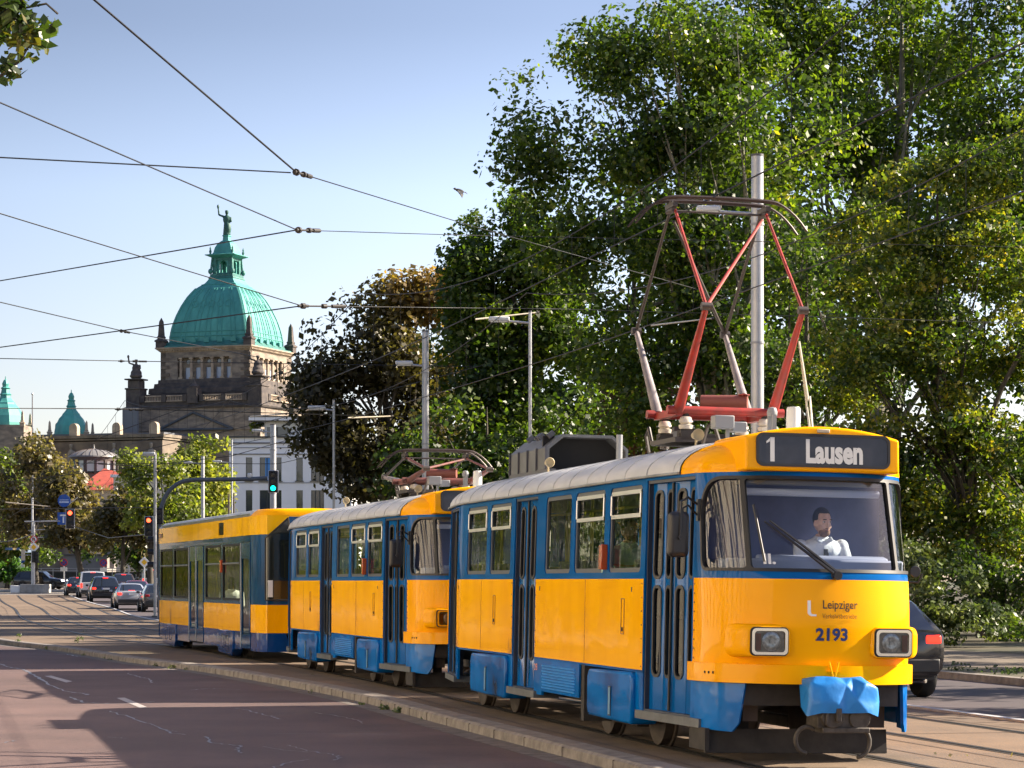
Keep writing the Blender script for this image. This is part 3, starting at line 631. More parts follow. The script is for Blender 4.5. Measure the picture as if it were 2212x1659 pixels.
    mm = MB(); mm.lathe([(.0, .008), (.05, .008), (.055, 0), (.045, -.02)], (6.2, 1.10, 1.76), n=16, axis='X'); mm.path([(6.15, 1.0, 1.66), (6.18, 1.14, 1.66), (6.2, 1.17, 1.74)], .01); mm.build('mirror', BLKP, root, smooth=50)
    if raised:
        w = MB(); g0 = P(S.sy(.03), 1.70, .05); g1 = P(S.sy(.07), 1.70, .05)
        e0 = P(S.sy(-.55), 2.18, .045); e1 = P(S.sy(-.51), 2.19, .045)
        w.path([g0, g0+(e0-g0)*.5+Vector((.02, 0, 0)), e0], [.020, .014, .009], n=6); w.path([g1, g1+(e1-g1)*.5+Vector((.02, 0, 0)), e1], [.020, .014, .009], n=6)
        w.tube(P(S.sy(-.625), 2.33, .035), P(S.sy(-.575), 1.82, .035), .012); w.tube(g0-Vector((.05, 0, 0)), g0+Vector((.03, 0, 0)), .04)
        w.build('wiper', BLKP, root, smooth=50)
        ht = MB(); ht.tube((5.75, -.45, 3.0), (5.75, -.45, 3.01), .05)
    # interior
    it = MB(); it.box((0, 0, .86), (11.3, 1.66, .04)); it.box((-.3, 0, 2.62), (10.8, 1.66, .03)); it.build('interior_floor', mat('interior_grey', (.20, .19, .18), .7), root)
    MB().box((5.42, .1, 1.75), (.04, 1.85, 1.76)).build('cab_partition', mat('cab_blue_wall', (.10, .11, .22), .6, var=.2), root)
    MB().box((6.0, -.5, 1.35), (.05, .8, .98)).box((6.40, .0, 1.40), (.28, 1.7, .9)).box((6.42, .1, 1.84), (.12, 1.25, .08), ry=R(12)).build('dashboard', mat('cab_dash', (.30, .34, .44), .6), root, bevel=.02)
    MB().box((6.34, .0, 2.56), (.20, 1.35, .06)).build('sun_visor', mat('visor_beige', (.35, .33, .27), .6), root)
    MB().tube((6.36, -.62, 2.46), (6.36, .66, 2.46), .035).build('roller_blind', mat('blind_white', (.75, .78, .9), .4), root, smooth=50)
    for x in (-5.6, -4.2, -3.4, -2.6, -1.8, .8, 1.6, 2.4, 3.2, 4.0):
        seat(root, x, -.74) if x not in (-5.6,) else None
        seat(root, x, .70)
    pl = MB()
    for x in (-4.7, -1.0, .12, 4.6):
        pl.tube((x, -.45, .88), (x, -.45, 2.62), .02); pl.tube((x, .45, .88), (x, .45, 2.62), .02)
    pl.tube((-4.7, -.45, 2.45), (4.6, -.45, 2.45), .016); pl.tube((-4.7, .45, 2.45), (4.6, .45, 2.45), .016)
    pl.build('handrail', mat('handrail_yellow', (.75, .62, .15), .35), root, smooth=40)
    # small fittings
    MB().box((3.215, -1.13, 1.88), (.11, .07, .26)).build('indicator', AMB, root, bevel=.01)
    for x, yy in ((4.44, -.50), (-1.6, -.55)):
        ho = MB(); ho.lathe([(.0, -.14), (.035, -.14), (.04, -.05), (.062, .0), (.056, .005), (.03, -.03), (0, -.035)], (x, yy, 3.09), n=16, axis='X'); ho.tube((x-.08, yy, 3.09), (x-.08, yy, 2.92), .012); ho.build('horn', mat('horn_cream', (.42, .34, .20), .5), root, smooth=50)
    an = MB().lathe([(.078, 0), (.074, .02), (.070, .34), (.06, .365), (.0, .37)], (4.83, .35, 3.0), n=20).build('antenna', mat('antenna_white', (.62, .65, .63), .4), root, smooth=50)
    MB().box((4.46, -.26, 3.22), (.16, .20, .13)).box((4.40, -.08, 3.18), (.14, .15, .1)).tube((4.44, -.2, 2.98), (4.44, -.2, 3.2), .02).build('roof_lamp', mat('grey_box', (.24, .25, .26), .5), root, bevel=.01)
    sb = MB(); 
    for dx in (-.04, .10): sb.box((4.53+dx, .22, 3.15), (.03, .04, .30))
    sb.lathe([(.05, 0), (.055, .04), (.04, .08), (0, .09)], (4.56, .22, 3.29), n=12); sb.build('arrester', mat('grey_box', (.38, .41, .44), .5), root, smooth=40)
    MB().box((5.6, .62, 2.99), (.16, .16, .10)).lathe([(.12, 0), (.11, .06), (.08, .08), (0, .085)], (5.75, .78, 2.90), n=16).build('roof_vent', mat('grey_box2', (.2, .21, .22), .5), root)
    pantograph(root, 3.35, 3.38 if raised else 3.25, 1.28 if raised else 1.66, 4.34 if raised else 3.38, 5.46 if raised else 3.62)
    rl = MB(); rl.box((3.35, -.1, 3.08), (.9, .9, .05)); rl.tube((2.55, -.3, 3.05), (2.55, -.3, 3.28), .05); rl.box((2.7, -.25, 3.2), (.5, .12, .05), ry=R(-10)); rl.path([(2.3, -.4, 3.02), (2.25, -.42, 3.2), (2.35, -.42, 3.28), (2.42, -.4, 3.1)], .02, n=6); rl.path([(4.1, -.35, 3.02), (4.1, -.3, 3.2), (4.2, -.28, 3.25), (4.2, -.2, 3.02)], .02, n=6)
    rl.build('roof_equipment', PDK, root)
    if raised:
        # resistor hood: chamfered tunnel, open towards the front
        sec = [(-.52, 3.02), (-.52, 3.29), (-.32, 3.46), (.32, 3.46), (.52, 3.29), (.52, 3.02)]
        inn = [(-.485, 3.02), (-.485, 3.275), (-.305, 3.425), (.305, 3.425), (.485, 3.275), (.485, 3.02)]
        hb = MB(); n = 6; x0, x1 = -3.97, -1.9
        vs = [Vector((x0, y, z)) for y, z in sec]+[Vector((x1, y, z)) for y, z in sec]+[Vector((x1, y, z)) for y, z in inn]+[Vector((x1-.9, y, z)) for y, z in inn]
        fs = [(i, i+1, n+i+1, n+i) for i in range(n-1)]+[(n+i, n+i+1, 2*n+i+1, 2*n+i) for i in range(n-1)]+[(2*n+i, 2*n+i+1, 3*n+i+1, 3*n+i) for i in range(n-1)]+[tuple(range(n)), tuple(range(3*n, 4*n))]
        hb.add(vs, fs); rh = hb.build('resistor_hood', mat('hood_grey', (.12, .125, .13), .5, var=.25, vs=3), root)
        MB().box((-2.25, 0, 3.2), (.04, .98, .5)).build('hood_core', mat('hood_core', (.012, .012, .013), .8), rh)
        rs = MB()
        for i in range(5): rs.box((-3.9+i*.5, -.53, 3.16), (.03, .03, .28))
        for x_ in (-3.3, -2.85, -2.72, -2.2): rs.box((x_, -.40, 3.47), (.07, .09, .06), rx=R(40))
        rs.box((-2.9, -.47, 3.0), (2.1, .12, .06))
        rs.build('hood_rib', mat('hood_dark', (.08, .08, .09), .5), rh)
        MB().tube((-1.7, .35, 2.98), (-1.7, .35, 3.46), .04, n=12).build('vent_pipe', mat('grey_box', (.38, .41, .44), .5), root, smooth=40)
    return root, S
def strip(fa, fb, s0, s1, n):
    vs = []
    for i in range(n+1):
        q = s0+(s1-s0)*i/n; vs += [fa(q), fb(q)]
    return vs, [(2*i, 2*i+2, 2*i+3, 2*i+1) for i in range(n)]
# ------------------------------------------------------------------ low-floor trailer
def make_trailer(label, loc, th):
    root = empty('tram_car', label, 'tram', loc, th-R(90), 'cars of the yellow and blue tram')
    h = [(-7.55, 0), (-7.52, .6), (-7.45, .80), (-7.30, .92), (-6.9, 1.06), (-6.5, 1.1), (6.6, 1.1), (7.1, 1.06), (7.42, .98), (7.5, .92), (7.54, .6), (7.56, 0)]
    S = Shell(h, 0, 0, frontx=9, rearx=-9); P = S.P
    CU = [S.sx(x) for x in (-7.52, -7.45, -7.3, -6.9, -6.5, 6.6, 7.1, 7.42, 7.5, 7.54)]; CU += [2*S.S1-q for q in CU]
    Send = 2*S.S1-S.S0
    wins = [(-6.05, -4.35), (-4.1, -1.75), (.75, 2.95), (3.2, 5.3)]
    wins = [(-6.3, -4.2), (-4.02, -1.72), (.80, 2.95), (3.15, 5.35)]
    sw = [rrect(S.sx(a), 1.24, S.sx(b), 2.45, .05, 3) for a, b in wins]+[rrect(S.far(b), 1.24, S.far(a), 2.45, .05, 3) for a, b in wins+[(-1.5, .6)]]
    # raked nose window: a slanted polygon on the corner and front
    nose = [(S.sx(7.47), 1.27), (S.sy(-.30), 1.27), (S.sy(-.34), 1.9), (S.sy(-.50), 2.93), (S.sx(7.47), 2.52)]
    dr = [(-1.55, .55), (-7.25, -6.55), (5.5, 6.6)]
    out = [(S.S0-.001, .60), (S.sx(-5.85), .60), (S.sx(-5.85), .66), (S.sx(-3.55), .66), (S.sx(-3.55), .60), (S.sx(2.68), .60), (S.sx(2.68), .66), (S.sx(4.66), .66), (S.sx(4.66), .60), (Send, .60), (Send, 2.61), (S.S0-.001, 2.61)]
    sh = plate('body_shell', [(S.S0-.001, .60), (Send, .60), (Send, 2.61), (S.S0-.001, 2.61)], sw+[rrect(S.sx(a), .61, S.sx(b), 2.47, .01, 1) for a, b in dr], P, .05, paint('trailer_blue', (.002, .055, .16), (.003, .04, .11), gloss=.6, wave=.1), root, CU)
    for u0, u1 in ((S.sx(-6.5), S.sx(-1.58)), (S.sx(.58), S.sx(5.45)), (S.sx(6.62), S.sx(7.50))):
        plate('side_panel', [(u0, .60), (u1, .60), (u1, 1.17), (u0, 1.17)], [], lambda u, v, o: P(u, v, o+.004), 0, YELD, root, CU+[u0+.3*i for i in range(1, 18) if u0+.3*i < u1], (.8, 1.0))
    plate('front_panel', [(S.sx(7.50), .60), (2*S.S1-S.sx(7.5), .60), (2*S.S1-S.sx(7.5), 1.17), (S.sx(7.50), 1.17)], [], lambda u, v, o: P(u, v, o+.004), 0, YEL, root, CU)
    plate('side_panel', [(S.far(6.6), .60), (Send, .60), (Send, 1.17), (S.far(6.6), 1.17)], [], lambda u, v, o: P(u, v, o+.004), 0, YELD, root, CU)
    bd = plate('roof_band', [(S.S0, 2.60), (Send, 2.60), (Send, 2.99), (S.S0, 2.99)], [rrect(S.sx(2.6), 2.66, S.sx(3.3), 2.93, .02, 2)], lambda u, v, o: P(u, v, o+.004), .03, paint('trailer_yellow', (.94, .50, .002), (.78, .40, .004), gloss=.38, wave=.15, stretch=(2, 1, .3)), root, CU)
    plate('display_window', rrect(S.sx(2.6), 2.66, S.sx(3.3), 2.93, .02, 2), [], lambda u, v, o: P(u, v, o-.01), 0, GLD, root)
    plate('nose_panel', [(S.sy(-.30), 1.18), (S.sy(.6), 1.18), (S.sy(.6), 2.96), (S.sy(-.49), 2.96), (S.sy(-.33), 1.9)], [], lambda u, v, o: P(u, v, o+.009), 0, MATS['trailer_blue'], root, CU)
    plate('nose_window', [(u, v) for u, v in nose], [], lambda u, v, o: P(u, v, o+.012), 0, mat('nose_glass', (.012, .016, .014), .06, coat=.6, spec=.6), root, CU)
    MB().box(P(S.sy(-.86), 1.50, .02), (.01, .10, .34)).build('sticker', WHT, root)
    def fline(a, b): return MB().tube(P(*a, .006), P(*b, .006), .02)
    f_ = MB()
    for a, b in zip(nose, nose[1:]+nose[:1]):
        k = 8
        f_.path([P(a[0]+(b[0]-a[0])*i/k, a[1]+(b[1]-a[1])*i/k, .012) for i in range(k+1)], .018, n=6)
    f_.build('nose_window_frame', BLK, root)
    for i, (a, b) in enumerate(wins):
        for far in (False, True):
            s0, s1 = (S.sx(a), S.sx(b)) if not far else (S.far(b), S.far(a))
            fr = plate('window_frame', rrect(s0, 1.24, s1, 2.45, .05, 3), [rrect(s0+.05, 1.29, s1-.05, 2.40, .03, 3)], lambda u, v, o: P(u, v, o+.003), .03, BLK, root, CU)
            plate('pane', rrect(s0+.04, 1.28, s1-.04, 2.41, .03, 3), [], lambda u, v, o: P(u, v, o-.02), 0, GLT if (i > 1 or far) else GLD, fr, CU)
            if not far: MB().tube(P(s0+.06, 2.03, .0), P(s1-.06, 2.03, .0), .022).build('window_rail', mat('rail_grey', (.16, .17, .15), .4), fr)
    for a, b in dr:
        u0, u1 = S.sx(a), S.sx(b); n = 2 if b-a > 1.5 else 1; w = (u1-u0)/n
        for k in range(n):
            p, q = u0+k*w, u0+(k+1)*w
            lf = plate('door_leaf', [(p+.01, .26), (q-.01, .26), (q-.01, 2.46), (p+.01, 2.46)], [rrect(p+.14, .55, q-.14, 2.12, .03, 3)], lambda u, v, o: P(u, v, o+.012), .03, paint('door_blue', (.002, .045, .14), gloss=.7, wave=.15), root, CU)
            plate('door_pane', rrect(p+.13, .54, q-.13, 2.13, .03, 3), [], lambda u, v, o: P(u, v, o-.004), 0, GLT, lf, CU)
            MB().tube(P(p+.005, .27, .014), P(p+.005, 2.45, .014), .012).build('door_edge_rail', mat('door_grey', (.3, .33, .36), .4), lf)
    SK = paint('trailer_skirt', (.004, .045, .20), (.004, .03, .12), gloss=1.0, wave=.25, ws=2.5)
    for a, b in ((-7.5, -7.25), (-6.55, -5.82), (-3.58, -1.55), (.55, 2.72), (4.62, 5.5), (6.6, 7.25)):
        plate('skirt', [(S.sx(a), .22), (S.sx(b), .22), (S.sx(b), .60), (S.sx(a), .60)], [], lambda u, v, o: P(u, v, o), .03, SK, root, CU)
    plate('front_skirt', [(S.sx(7.25), .22), (S.sy(-.45), .22), (S.sy(-.55), .60), (S.sx(7.25), .60)], [], P, .03, SK, root, CU)
    plate('skirt', [(S.far(7.2), .22), (S.far(-7.2), .22), (S.far(-7.2), .60), (S.far(7.2), .60)], [], P, .03, SK, root, CU)
    for x0, x1 in ((-5.79, -3.61), (2.74, 4.6)):
        c = MB(); c.prism([(x0+.05, .10), (x1-.2, .06), (x1, .2), (x1, .60), (x0, .60), (x0, .12)], lambda p: Vector((p[0], -1.13, p[1])), lambda p: Vector((p[0], -.9, p[1])))
        cv = c.build('bogie_cover', SK, root, bevel=.02)
        for k in (.3, .62): plate('cover_flap', rrect(x0+(x1-x0)*k-.15, .2, x0+(x1-x0)*k+.2, .5, .02, 2), [rrect(x0+(x1-x0)*k-.13, .22, x0+(x1-x0)*k+.18, .48, .02, 2)], lambda u, v, o: Vector((u, -1.133-o, v)), .003, mat('gap_navy', (.004, .01, .05), .5), cv)
    u = MB(); u.box((0, 0, .35), (13.6, 1.8, .3)); u.box((7.2, 0, .5), (1.3, .5, .2)); u.build('underframe', DUG, root)
    for bx in (-4.7, 3.67):
        for dx in (-.6, .6):
            MB().lathe([(.05, -.06), (.29, -.05), (.295, .04), (.32, .07), (.05, .07)], (bx+dx, -.74, .30), n=24, axis='Y').lathe([(.05, -.07), (.32, -.07), (.295, -.04), (.29, .05), (.05, .06)], (bx+dx, .74, .30), n=24, axis='Y').build('wheelset', DUG, root, smooth=40)
    # roof
    K = [R(q) for q in (0, 15, 35, 60, 90)]
    qs = [S.S0+(S.S1-S.S0)*i/60 for i in range(61)]
    def rm(qq, name, m):
        mb = MB()
        for part in (qq, [2*S.S1-q for q in reversed(qq)]):
            rows = []
            for ph in K:
                k = 1-.16*math.sin(ph) if ph < R(89) else 0; z = 2.985+.15*math.sin(ph)**.8
                rows.append([Vector((b[0] if abs(b[0]) < 7.2 else b[0]-math.copysign(.06*(1-math.cos(ph)), b[0]), b[1]*k, z)) for b in [P(q, 2.9, .008) for q in part]])
            nn = len(part); mb.add([v for r_ in rows for v in r_], [(j*nn+i, j*nn+i+1, (j+1)*nn+i+1, (j+1)*nn+i) for j in range(len(K)-1) for i in range(nn-1)])
        return mb.build(name, m, root, smooth=50)
    cut = S.sx(6.6)
    rm([q for q in qs if q < cut]+[cut], 'roof', mat('trailer_roof', (.55, .57, .58), .45, col2=(.25, .27, .25), vs=1.5, stretch=(.5, 1, 8)))
    rm([cut]+[q for q in qs if q > cut], 'roof_front', YEL)
    ge = MB()
    ge.add(*strip(lambda q: P(q, 2.985, .007), lambda q: P(q, 3.045, .006), S.sx(-7.0), cut, 10)); ge.build('roof_edge', mat('roof_edge_green', (.15, .17, .14), .5, var=.3, vs=4), root, fix=False)
    aa = MB()
    for x in (-2.5, -1.8): aa.tube((x, 0, 3.1), (x, 0, 3.75), .03, .02)
    aa.build('antenna', PDK, root)
    MB().box((4.0, .2, 3.16), (1.6, .8, .10)).build('roof_box', mat('grey_box', (.38, .41, .44), .5), root)
    MB().box((3.06, -1.12, 1.98), (.14, .06, .28)).build('indicator', AMB, root, bevel=.01)
    it = MB(); it.box((0, 0, .55), (13.6, 1.8, .04)); it.box((0, 0, 2.58), (13.6, 1.8, .03)); it.box((-1.75, 0, 1.5), (.05, 1.8, 1.9)); it.build('interior_floor', mat('interior_grey', (.20, .19, .18), .7), root)
    for x in (-6, -5, -4, -3, 1.2, 2.1, 4.9): seat2 = MB().box((x, .7, 1.0), (.42, .44, .06)).box((x-.2, .7, 1.25), (.06, .42, .5)).build('seat', mat('seat_shell', (.10, .11, .14), .6), root, bevel=.02)
    for u0, u1, z0, z1, c in ((-7.1, -6.86, 2.72, 2.84, (.30, .14, .02)), (-6.80, -6.56, 2.725, 2.745, (.5, .12, .01)), (-6.64, -6.58, 2.76, 2.83, (.5, .14, .01)), (-6.45, -6.30, 2.725, 2.85, (.35, .33, .30)), (-6.28, -6.06, 2.745, 2.85, (.45, .2, .1)), (-6.05, -5.9, 2.74, 2.86, (.14, .15, .08))):
        plate('logo', rrect(S.sx(u0), z0, S.sx(u1), z1, .01, 2), [], lambda u, v, o: P(u, v, .007), 0, mat('logo_%d' % int(u0*-100), c, .5, var=.4, vs=25), bd, CU)
    return root
# ------------------------------------------------------------------ people: one remeshed surface each
def fuse(name, mb, m, vox, parent=None, sm=6, loc=None, rot=None):
    me = bpy.data.meshes.new(name); me.from_pydata(mb.v, [], mb.f)
    bm = bmesh.new(); bm.from_mesh(me); bmesh.ops.recalc_face_normals(bm, faces=bm.faces); bm.to_mesh(me); bm.free()
    t = bpy.data.objects.new('t', me); COL.objects.link(t)
    r = t.modifiers.new('r', 'REMESH'); r.mode = 'VOXEL'; r.voxel_size = vox
    s = t.modifiers.new('s', 'SMOOTH'); s.iterations = sm; s.factor = .5
    dg = bpy.context.evaluated_depsgraph_get(); me2 = bpy.data.meshes.new_from_object(t.evaluated_get(dg))
    bpy.data.objects.remove(t); me2.materials.clear()
    return mesh_obj(name, me2, m, parent, 60)
def hand(mb, wrist, fwd, palmn, s=1.0):
    """palm, four unequal curled fingers and a thumb leaving the side of the palm"""
    f = Vector(fwd).normalized(); n = Vector(palmn).normalized(); sd = f.cross(n).normalized(); w = Vector(wrist)
    mb.ell(w+f*.045*s, (.045*s, .040*s, .018*s), 12, 8, Matrix((f, sd, n)).transposed())
    for k, (o, l) in enumerate(((-.03, .065), (-.010, .078), (.011, .073), (.031, .056))):
        b = w+f*.078*s+sd*o*s; p = [b]; d = f.copy()
        for j in range(3):
            d = (d+n*-.45).normalized(); p.append(p[-1]+d*l*s*(.45, .33, .25)[j])
        mb.path(p, [.0095*s, .009*s, .0085*s, .007*s], n=7)
    t0 = w+f*.03*s-sd*.035*s; t1 = t0+(f*.6-sd*.8-n*.2).normalized()*.035*s; t2 = t1+(f*.9-sd*.2-n*.4).normalized()*.03*s
    mb.path([t0, t1, t2], [.012*s, .011*s, .009*s], n=7)
def person(label, loc, rz, shirt_col, hair, beard=False, tie=False, reach=(.25, .45), sleeve=.5, turn=0.0, group=None, long_hair=False, lean=0.0, handup=.0, skin=(.42, .22, .14)):
    """seated person, pelvis at origin, looking along +x"""
    sk = mat('skin_%.2f' % skin[0], skin, .55, var=.12, vs=30)
    b = MB(); L = lean
    b.ell((0, 0, .08), (.15, .19, .14)); b.ell((L*.4, 0, .28), (.13, .175, .20)); b.ell((L*.9, 0, .49), (.12, .20, .14))
    b.tube((L, 0, .50), (L+.02, 0, .66), .062, .055, 14)
    hc = Vector((L+.045, 0, .765)); rt = Matrix.Rotation(turn, 3, 'Z')
    q = lambda x, y, z: hc+rt @ Vector((x, y, z))
    hm = MB()
    b.ell(q(0, 0, .02), (.098, .078, .115), 18, 14, rt); b.ell(q(.025, 0, -.055), (.068, .056, .075), 16, 10, rt); b.ell(q(.055, 0, -.095), (.035, .030, .025))
    b.ell(q(.098, 0, -.018), (.020, .013, .030)); b.ell(q(.108, 0, -.038), (.014, .017, .011)); b.ell(q(.085, 0, .030), (.020, .055, .010))
    for s in (-1, 1):
        b.ell(q(-.005, s*.080, -.010), (.018, .010, .032)); b.ell(q(.062, s*.040, -.035), (.025, .022, .022))
    b.ell(q(.088, 0, -.068), (.012, .026, .007)); b.ell(q(.086, 0, -.078), (.011, .022, .007))
    arms = []
    for s in (-1, 1):
        sh = Vector((L*.95, s*.205, .545)); el = sh+Vector((.10+.08*reach[0], s*.05, -.27)); wr = Vector((L+reach[1], s*(.20+reach[0]*.6), .24+(handup if s > 0 else 0)))
        b.ell(sh, (.062, .062, .062)); b.tube(sh, el, .052, .040, 12); b.ell(el, (.042, .042, .042)); b.tube(el, wr, .040, .027, 12)
        hand(b, wr, (wr-el), (0, 0, 1)); arms.append((sh, el, wr))
        b.tube((0, s*.10, .05), (.44, s*.12, .05), .088, .060, 12); b.tube((.44, s*.12, .05), (.46, s*.12, -.38), .058, .040, 12); b.ell((.52, s*.12, -.40), (.13, .045, .04))
    p = fuse('person', b, sk, .0085, None, 5); p.location = loc; p.rotation_euler = (0, 0, rz)
    tag(p, label, 'person', group)
    c = MB(); c.ell((0, 0, .10), (.165, .205, .16)); c.ell((L*.4, 0, .28), (.145, .192, .21)); c.ell((L*.9, 0, .50), (.135, .215, .135)); c.tube((L, 0, .56), (L+.01, 0, .645), .085, .070, 14)
    for sh, el, wr in arms:
        c.ell(sh, (.075, .072, .07)); e2 = sh+(el-sh)*min(1, sleeve*2); c.tube(sh, e2, .068, .058, 12)
        if sleeve > .5: c.ell(el, (.056, .056, .056)); c.tube(el, el+(wr-el)*((sleeve-.5)*2), .055, .045, 12)
    fuse('shirt', c, mat('shirt_%d' % int(shirt_col[0]*1000+shirt_col[2]*10), shirt_col, .8, bump=1.0, bs=7), .012, p, 4)
    co_ = MB()
    for s in (-1, 1): co_.box((L+.105, s*.045, .60), (.03, .075, .045), rx=R(s*30), rz=R(s*-20))
    co_.build('collar', MATS['shirt_%d' % int(shirt_col[0]*1000+shirt_col[2]*10)], p, bevel=.008)
    t = MB()
    for s in (-1, 1): t.ell((.30, s*.11, .06), (.30, .105, .10))
    t.build('trousers', mat('trousers_dark', (.03, .035, .05), .8), p, smooth=60)
    h = MB(); h.ell(q(-.012, 0, .045), (.100, .083, .108), 18, 12, rt)
    if long_hair: h.ell(q(-.05, 0, -.06), (.07, .088, .13), 16, 10, rt)
    me = fuse('hair', h, mat('hair_%d' % int(hair[0]*1000), hair, .6, bump=.5, bs=60), .010, p, 2)
    bm = bmesh.new(); bm.from_mesh(me.data)
    rti = rt.inverted()
    kill = [v for v in bm.verts if (lambda w: (w.x > .045 and w.z < .085) or (w.z < -.005 and w.x > -.02))(rti @ (v.co-hc))]
    bmesh.ops.delete(bm, geom=kill, context='VERTS'); bm.to_mesh(me.data); bm.free()
    ey = MB(); pu = MB(); br = MB()
    for s in (-1, 1):
        ey.ell(q(.084, s*.031, .008), (.012, .015, .007)); pu.ell(q(.0945, s*.031, .008), (.004, .006, .006)); br.ell(q(.099, s*.032, .030), (.008, .021, .005))
    e = ey.build('eye', mat('eye_white', (.7, .68, .64), .3), p, smooth=60); pu.build('pupil', BLK, e, smooth=60); br.build('eyebrow', MATS['hair_%d' % int(hair[0]*1000)], p, smooth=60)
    MB().ell(q(.0985, 0, -.073), (.004, .023, .004)).build('mouth', mat('lips', (.28, .09, .08), .5), p, smooth=60)
    if beard:
        bd = MB(); bd.ell(q(.040, 0, -.085), (.060, .055, .052)); bd.ell(q(.094, 0, -.056), (.010, .028, .006)); bd.build('beard', mat('stubble', (.24, .14, .10), .9), p, smooth=60)
    if tie:
        tm = MB(); tm.box((L+.145, 0, .50), (.02, .035, .035)); tm.prism([(-.022, .485), (.022, .485), (.038, .16), (0, .12), (-.038, .16)], lambda a: Vector((L*.7+.150, a[0], a[1])), lambda a: Vector((L*.7+.162, a[0], a[1]))); tm.build('tie', mat('tie_grey', (.06, .06, .05), .6), p)
    return p
# ------------------------------------------------------------------ motor cars, lofted body with real openings
CARS = {  # stations: x, z sill, z belt, z roof, half width, half width at roof; g = glass to the next station on the side; gt = glass all over
 'suv': (4.75, [(0.0, .62, .95, .98, .86, .84, ''), (.03, .40, 1.02, 1.04, .93, .88, 'b'), (.38, .32, 1.06, 1.58, .95, .66, 'p'), (.62, .30, 1.06, 1.66, .96, .68, 's'), (1.55, .28, 1.04, 1.70, .97, .70, 'p'), (1.62, .28, 1.04, 1.70, .97, .70, 's'), (2.70, .28, 1.02, 1.62, .97, .68, 'b'), (3.35, .28, 1.00, 1.06, .96, .82, ''), (4.35, .32, .88, .93, .92, .78, ''), (4.72, .42, .72, .76, .80, .66, '')], .37, (.88, 3.72)),
 'hatch': (4.2, [(0.0, .50, .90, .93, .78, .74, ''), (.04, .34, .98, 1.0, .86, .80, 'b'), (.42, .28, 1.0, 1.42, .88, .58, 'p'), (.60, .26, 1.0, 1.46, .89, .62, 's'), (1.45, .25, .98, 1.50, .90, .64, 'p'), (1.52, .25, .98, 1.50, .90, .64, 's'), (2.45, .25, .96, 1.42, .90, .62, 'b'), (3.10, .25, .94, .98, .89, .74, ''), (3.9, .28, .80, .84, .84, .70, ''), (4.18, .38, .62, .66, .72, .6, '')], .32, (.75, 3.35)),
 'sedan': (4.6, [(0.0, .50, .95, .97, .80, .76, ''), (.05, .36, 1.0, 1.03, .87, .80, ''), (.55, .28, 1.0, 1.06, .89, .76, 'b'), (1.15, .26, .99, 1.40, .89, .60, 'p'), (1.28, .25, .98, 1.44, .90, .62, 's'), (2.0, .25, .97, 1.46, .90, .63, 'p'), (2.07, .25, .97, 1.46, .90, .63, 's'), (2.85, .25, .95, 1.40, .90, .61, 'b'), (3.45, .26, .92, .97, .88, .74, ''), (4.3, .30, .80, .84, .83, .7, ''), (4.58, .40, .62, .66, .72, .6, '')], .32, (.95, 3.72)),
 'van': (4.9, [(0.0, .55, 1.08, 1.10, .90, .88, ''), (.02, .40, 1.10, 1.12, .95, .92, 'b'), (.14, .34, 1.12, 1.84, .96, .80, 'p'), (.30, .32, 1.12, 1.90, .96, .82, 's'), (1.5, .30, 1.10, 1.92, .96, .83, 'p'), (1.58, .30, 1.10, 1.92, .96, .83, 's'), (3.0, .30, 1.08, 1.88, .96, .82, 'p'), (3.08, .30, 1.08, 1.86, .96, .81, 's'), (3.75, .30, 1.06, 1.74, .96, .76, 'b'), (4.35, .32, 1.04, 1.10, .93, .84, ''), (4.88, .42, .78, .82, .82, .74, '')], .34, (.95, 3.95)),
}
def compact(vs, fs):
    ix = sorted({i for f in fs for i in f}); m = {a: b for b, a in enumerate(ix)}
    return [vs[i] for i in ix], [tuple(m[i] for i in f) for f in fs]
